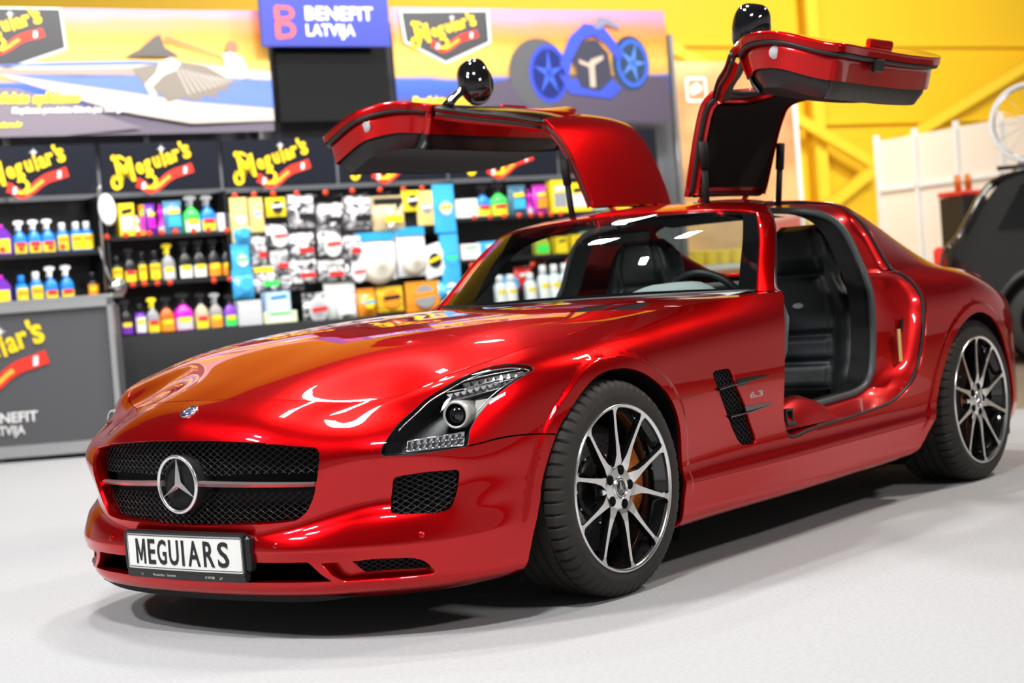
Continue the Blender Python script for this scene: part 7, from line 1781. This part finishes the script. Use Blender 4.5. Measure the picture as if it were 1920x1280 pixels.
for x in (-.06,.10): MB().lathe([(.035,0), (.035,.15), (.02,.16)], 12, Matrix.Translation((x,0,1.555))).build('jar', M_['caliper'], e)
tag(e, 'black cabinet with a red top in front of the cream partition', 'cabinet')
# dark estate car at the right edge with a bicycle on its roof
M_['dark_paint'] = mat('black_car_paint', (.010,.010,.011), .10, 0, 1.0, .5); M_['dark_glass'] = mat('dark_car_glass', (.01,.01,.01), .03, 0, 1, .6)
sv = empty('parked_car', (*DP(1768,15.6), 0)); sv.rotation_euler = (0, 0, math.atan2(-_r[1], -_r[0])+math.radians(-14))    # local +x = towards the left of the picture (tail)
PR = [(0,.48), (.03,.62), (.0,.80), (-.05,1.00), (-.14,1.08), (-.42,1.50), (-.55,1.58), (-1.4,1.64), (-2.5,1.60), (-3.2,1.08), (-4.2,.95), (-4.45,.75), (-4.45,.30), (-4.0,.26), (-.30,.26), (-.05,.32)]
PRc = curve(np.array(PR), .08, True); G = []
for y, k, kt in ((-.90,.05,.20), (-.89,.015,.15), (-.84,0,.10), (-.4,0,.03), (0,0,0), (.4,0,.03), (.84,0,.10), (.89,.015,.15), (.90,.05,.20)):
    c = np.array([-2.2,.8]); row = []
    for x, z in PRc:
        t = max(0, (z-1.0)/.64); yy = y*(1-.17*t*(abs(y) > .5)); row.append((c[0]+(x-c[0])*(1-k*.3), yy, c[1]+(z-c[1])*(1-k)))
    G.append(row)
Gs = np.array(G); Gs = np.concatenate([Gs, Gs[:, :1]], 1); mb = MB().grid(Gs, True); nn_ = len(PRc)
mb.prism([tuple(p) for p in (np.array([-2.2,.8])+(PRc-np.array([-2.2,.8]))*.955)], .745, .746, Matrix.Rotation(PI/2, 4, 'X')); mb.prism([tuple(p) for p in (np.array([-2.2,.8])+(PRc-np.array([-2.2,.8]))*.955)], -.746, -.745, Matrix.Rotation(PI/2, 4, 'X'))
mb.build('body', M_['dark_paint'], sv)
for s in (1, -1):
    sg = MB().add([(-.50,s*.80,1.12), (-2.75,s*.80,1.10), (-2.35,s*.745,1.52), (-1.4,s*.735,1.56), (-.72,s*.745,1.50)], [(0,1,2,3,4)]).build('side_window', M_['dark_glass'], sv)
    for x in (-.86, -3.55):
        w = empty('wheel', (x, s*.80, .35), parent=sv)
        MB().lathe([(.24,-.10), (.33,-.10), (.35,-.07), (.35,.07), (.33,.10), (.23,.11)], 40, Matrix.Rotation(-PI/2*s, 4, 'X'), cap=False).build('tyre', M_['rubber'], w)
        mb = MB().lathe([(.235,.10), (.22,.05), (.05,.04), (0,.045)], 30, Matrix.Rotation(-PI/2*s, 4, 'X'), cap=False); mb.build('rim', M_['silver'], w)
        P = [(x+.42*math.cos(t), s*.905, .37+.42*math.sin(t)) for t in np.linspace(-.25, PI+.25, 24)]; MB().tube(P, .035, 8).build('arch_trim', M_['black_satin'], sv)
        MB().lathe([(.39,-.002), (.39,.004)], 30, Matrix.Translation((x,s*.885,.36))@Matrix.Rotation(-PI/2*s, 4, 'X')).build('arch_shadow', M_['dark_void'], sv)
mk('rear_window', [(-.125,-.66,1.12), (-.125,.66,1.12), (-.435,.60,1.50), (-.435,-.60,1.50)], [(0,1,2,3)], M_['dark_glass'], sv, False)
for s in (1, -1):
    MB().box((-.02,s*.72,.92), (.10,.26,.20), bev=.03).build('tail_lamp', M_['logo_red'], sv); MB().tube([(-.7,s*.62,1.66), (-2.4,s*.62,1.66)], .018, 6).build('roof_rail', M_['silver'], sv)
tag(sv, 'dark glossy parked car cut by the right edge, carrying a bicycle', 'car')
bk_ = empty('bicycle', (*DP(1768,15.6), 0)); bk_.rotation_euler = sv.rotation_euler
R_ = .335; z0 = 2.04; xw = (-.86, -1.92)
for x in xw:
    w = empty('bicycle_wheel', (x, 0, z0), parent=bk_); th = np.linspace(0, 2*PI, 48, endpoint=False)
    MB().tube([(R_*math.cos(t), 0, R_*math.sin(t)) for t in th], .017, 8, False, True).build('tyre', M_['logo_white'], w); MB().tube([((R_-.025)*math.cos(t), 0, (R_-.025)*math.sin(t)) for t in th], .009, 6, False, True).build('rim', M_['silver'], w)
    mb = MB()
    for k in range(14): t = 2*PI*k/14; mb.tube([(0,.02*(-1)**k,0), (R_*.93*math.cos(t), 0, R_*.93*math.sin(t))], .0018, 4, False)
    mb.build('spokes', M_['silver'], w)
mb = MB()
for p, q in (((xw[1],0,z0), (-1.62,0,z0-.04)), ((-1.62,0,z0-.04), (-1.75,0,z0+.42)), ((-1.75,0,z0+.36), (xw[1],0,z0)), ((-1.73,0,z0+.34), (-1.12,0,z0+.40)), ((-1.62,0,z0-.04), (-1.10,0,z0+.32)), ((-1.14,0,z0+.50), (-1.02,0,z0+.28)), ((-1.06,0,z0+.30), (xw[0],0,z0))): mb.tube([p, q], .016, 8)
mb.build('frame', M_['black_gloss'], bk_)
MB().tube([(-1.12,-.24,z0+.50), (-1.14,0,z0+.52), (-1.12,.24,z0+.50)], .014, 8).build('handlebar', M_['black_satin'], bk_); MB().box((-1.78,0,z0+.47), (.24,.12,.04), bev=.015).build('saddle', M_['black_satin'], bk_)
MB().tube([(-.55,0,1.665), (-2.2,0,1.665)], .022, 6).tube([(-1.0,-.6,1.67), (-1.0,.6,1.67)], .015, 6).tube([(-2.0,-.6,1.67), (-2.0,.6,1.67)], .015, 6).tube([(-1.5,0,1.67), (-1.62,0,z0-.04)], .015, 6).build('roof_carrier', M_['black_satin'], bk_)
tag(bk_, 'bicycle with pale tyres carried on the dark car, at the right edge', 'bicycle')
bpy.context.view_layer.update()
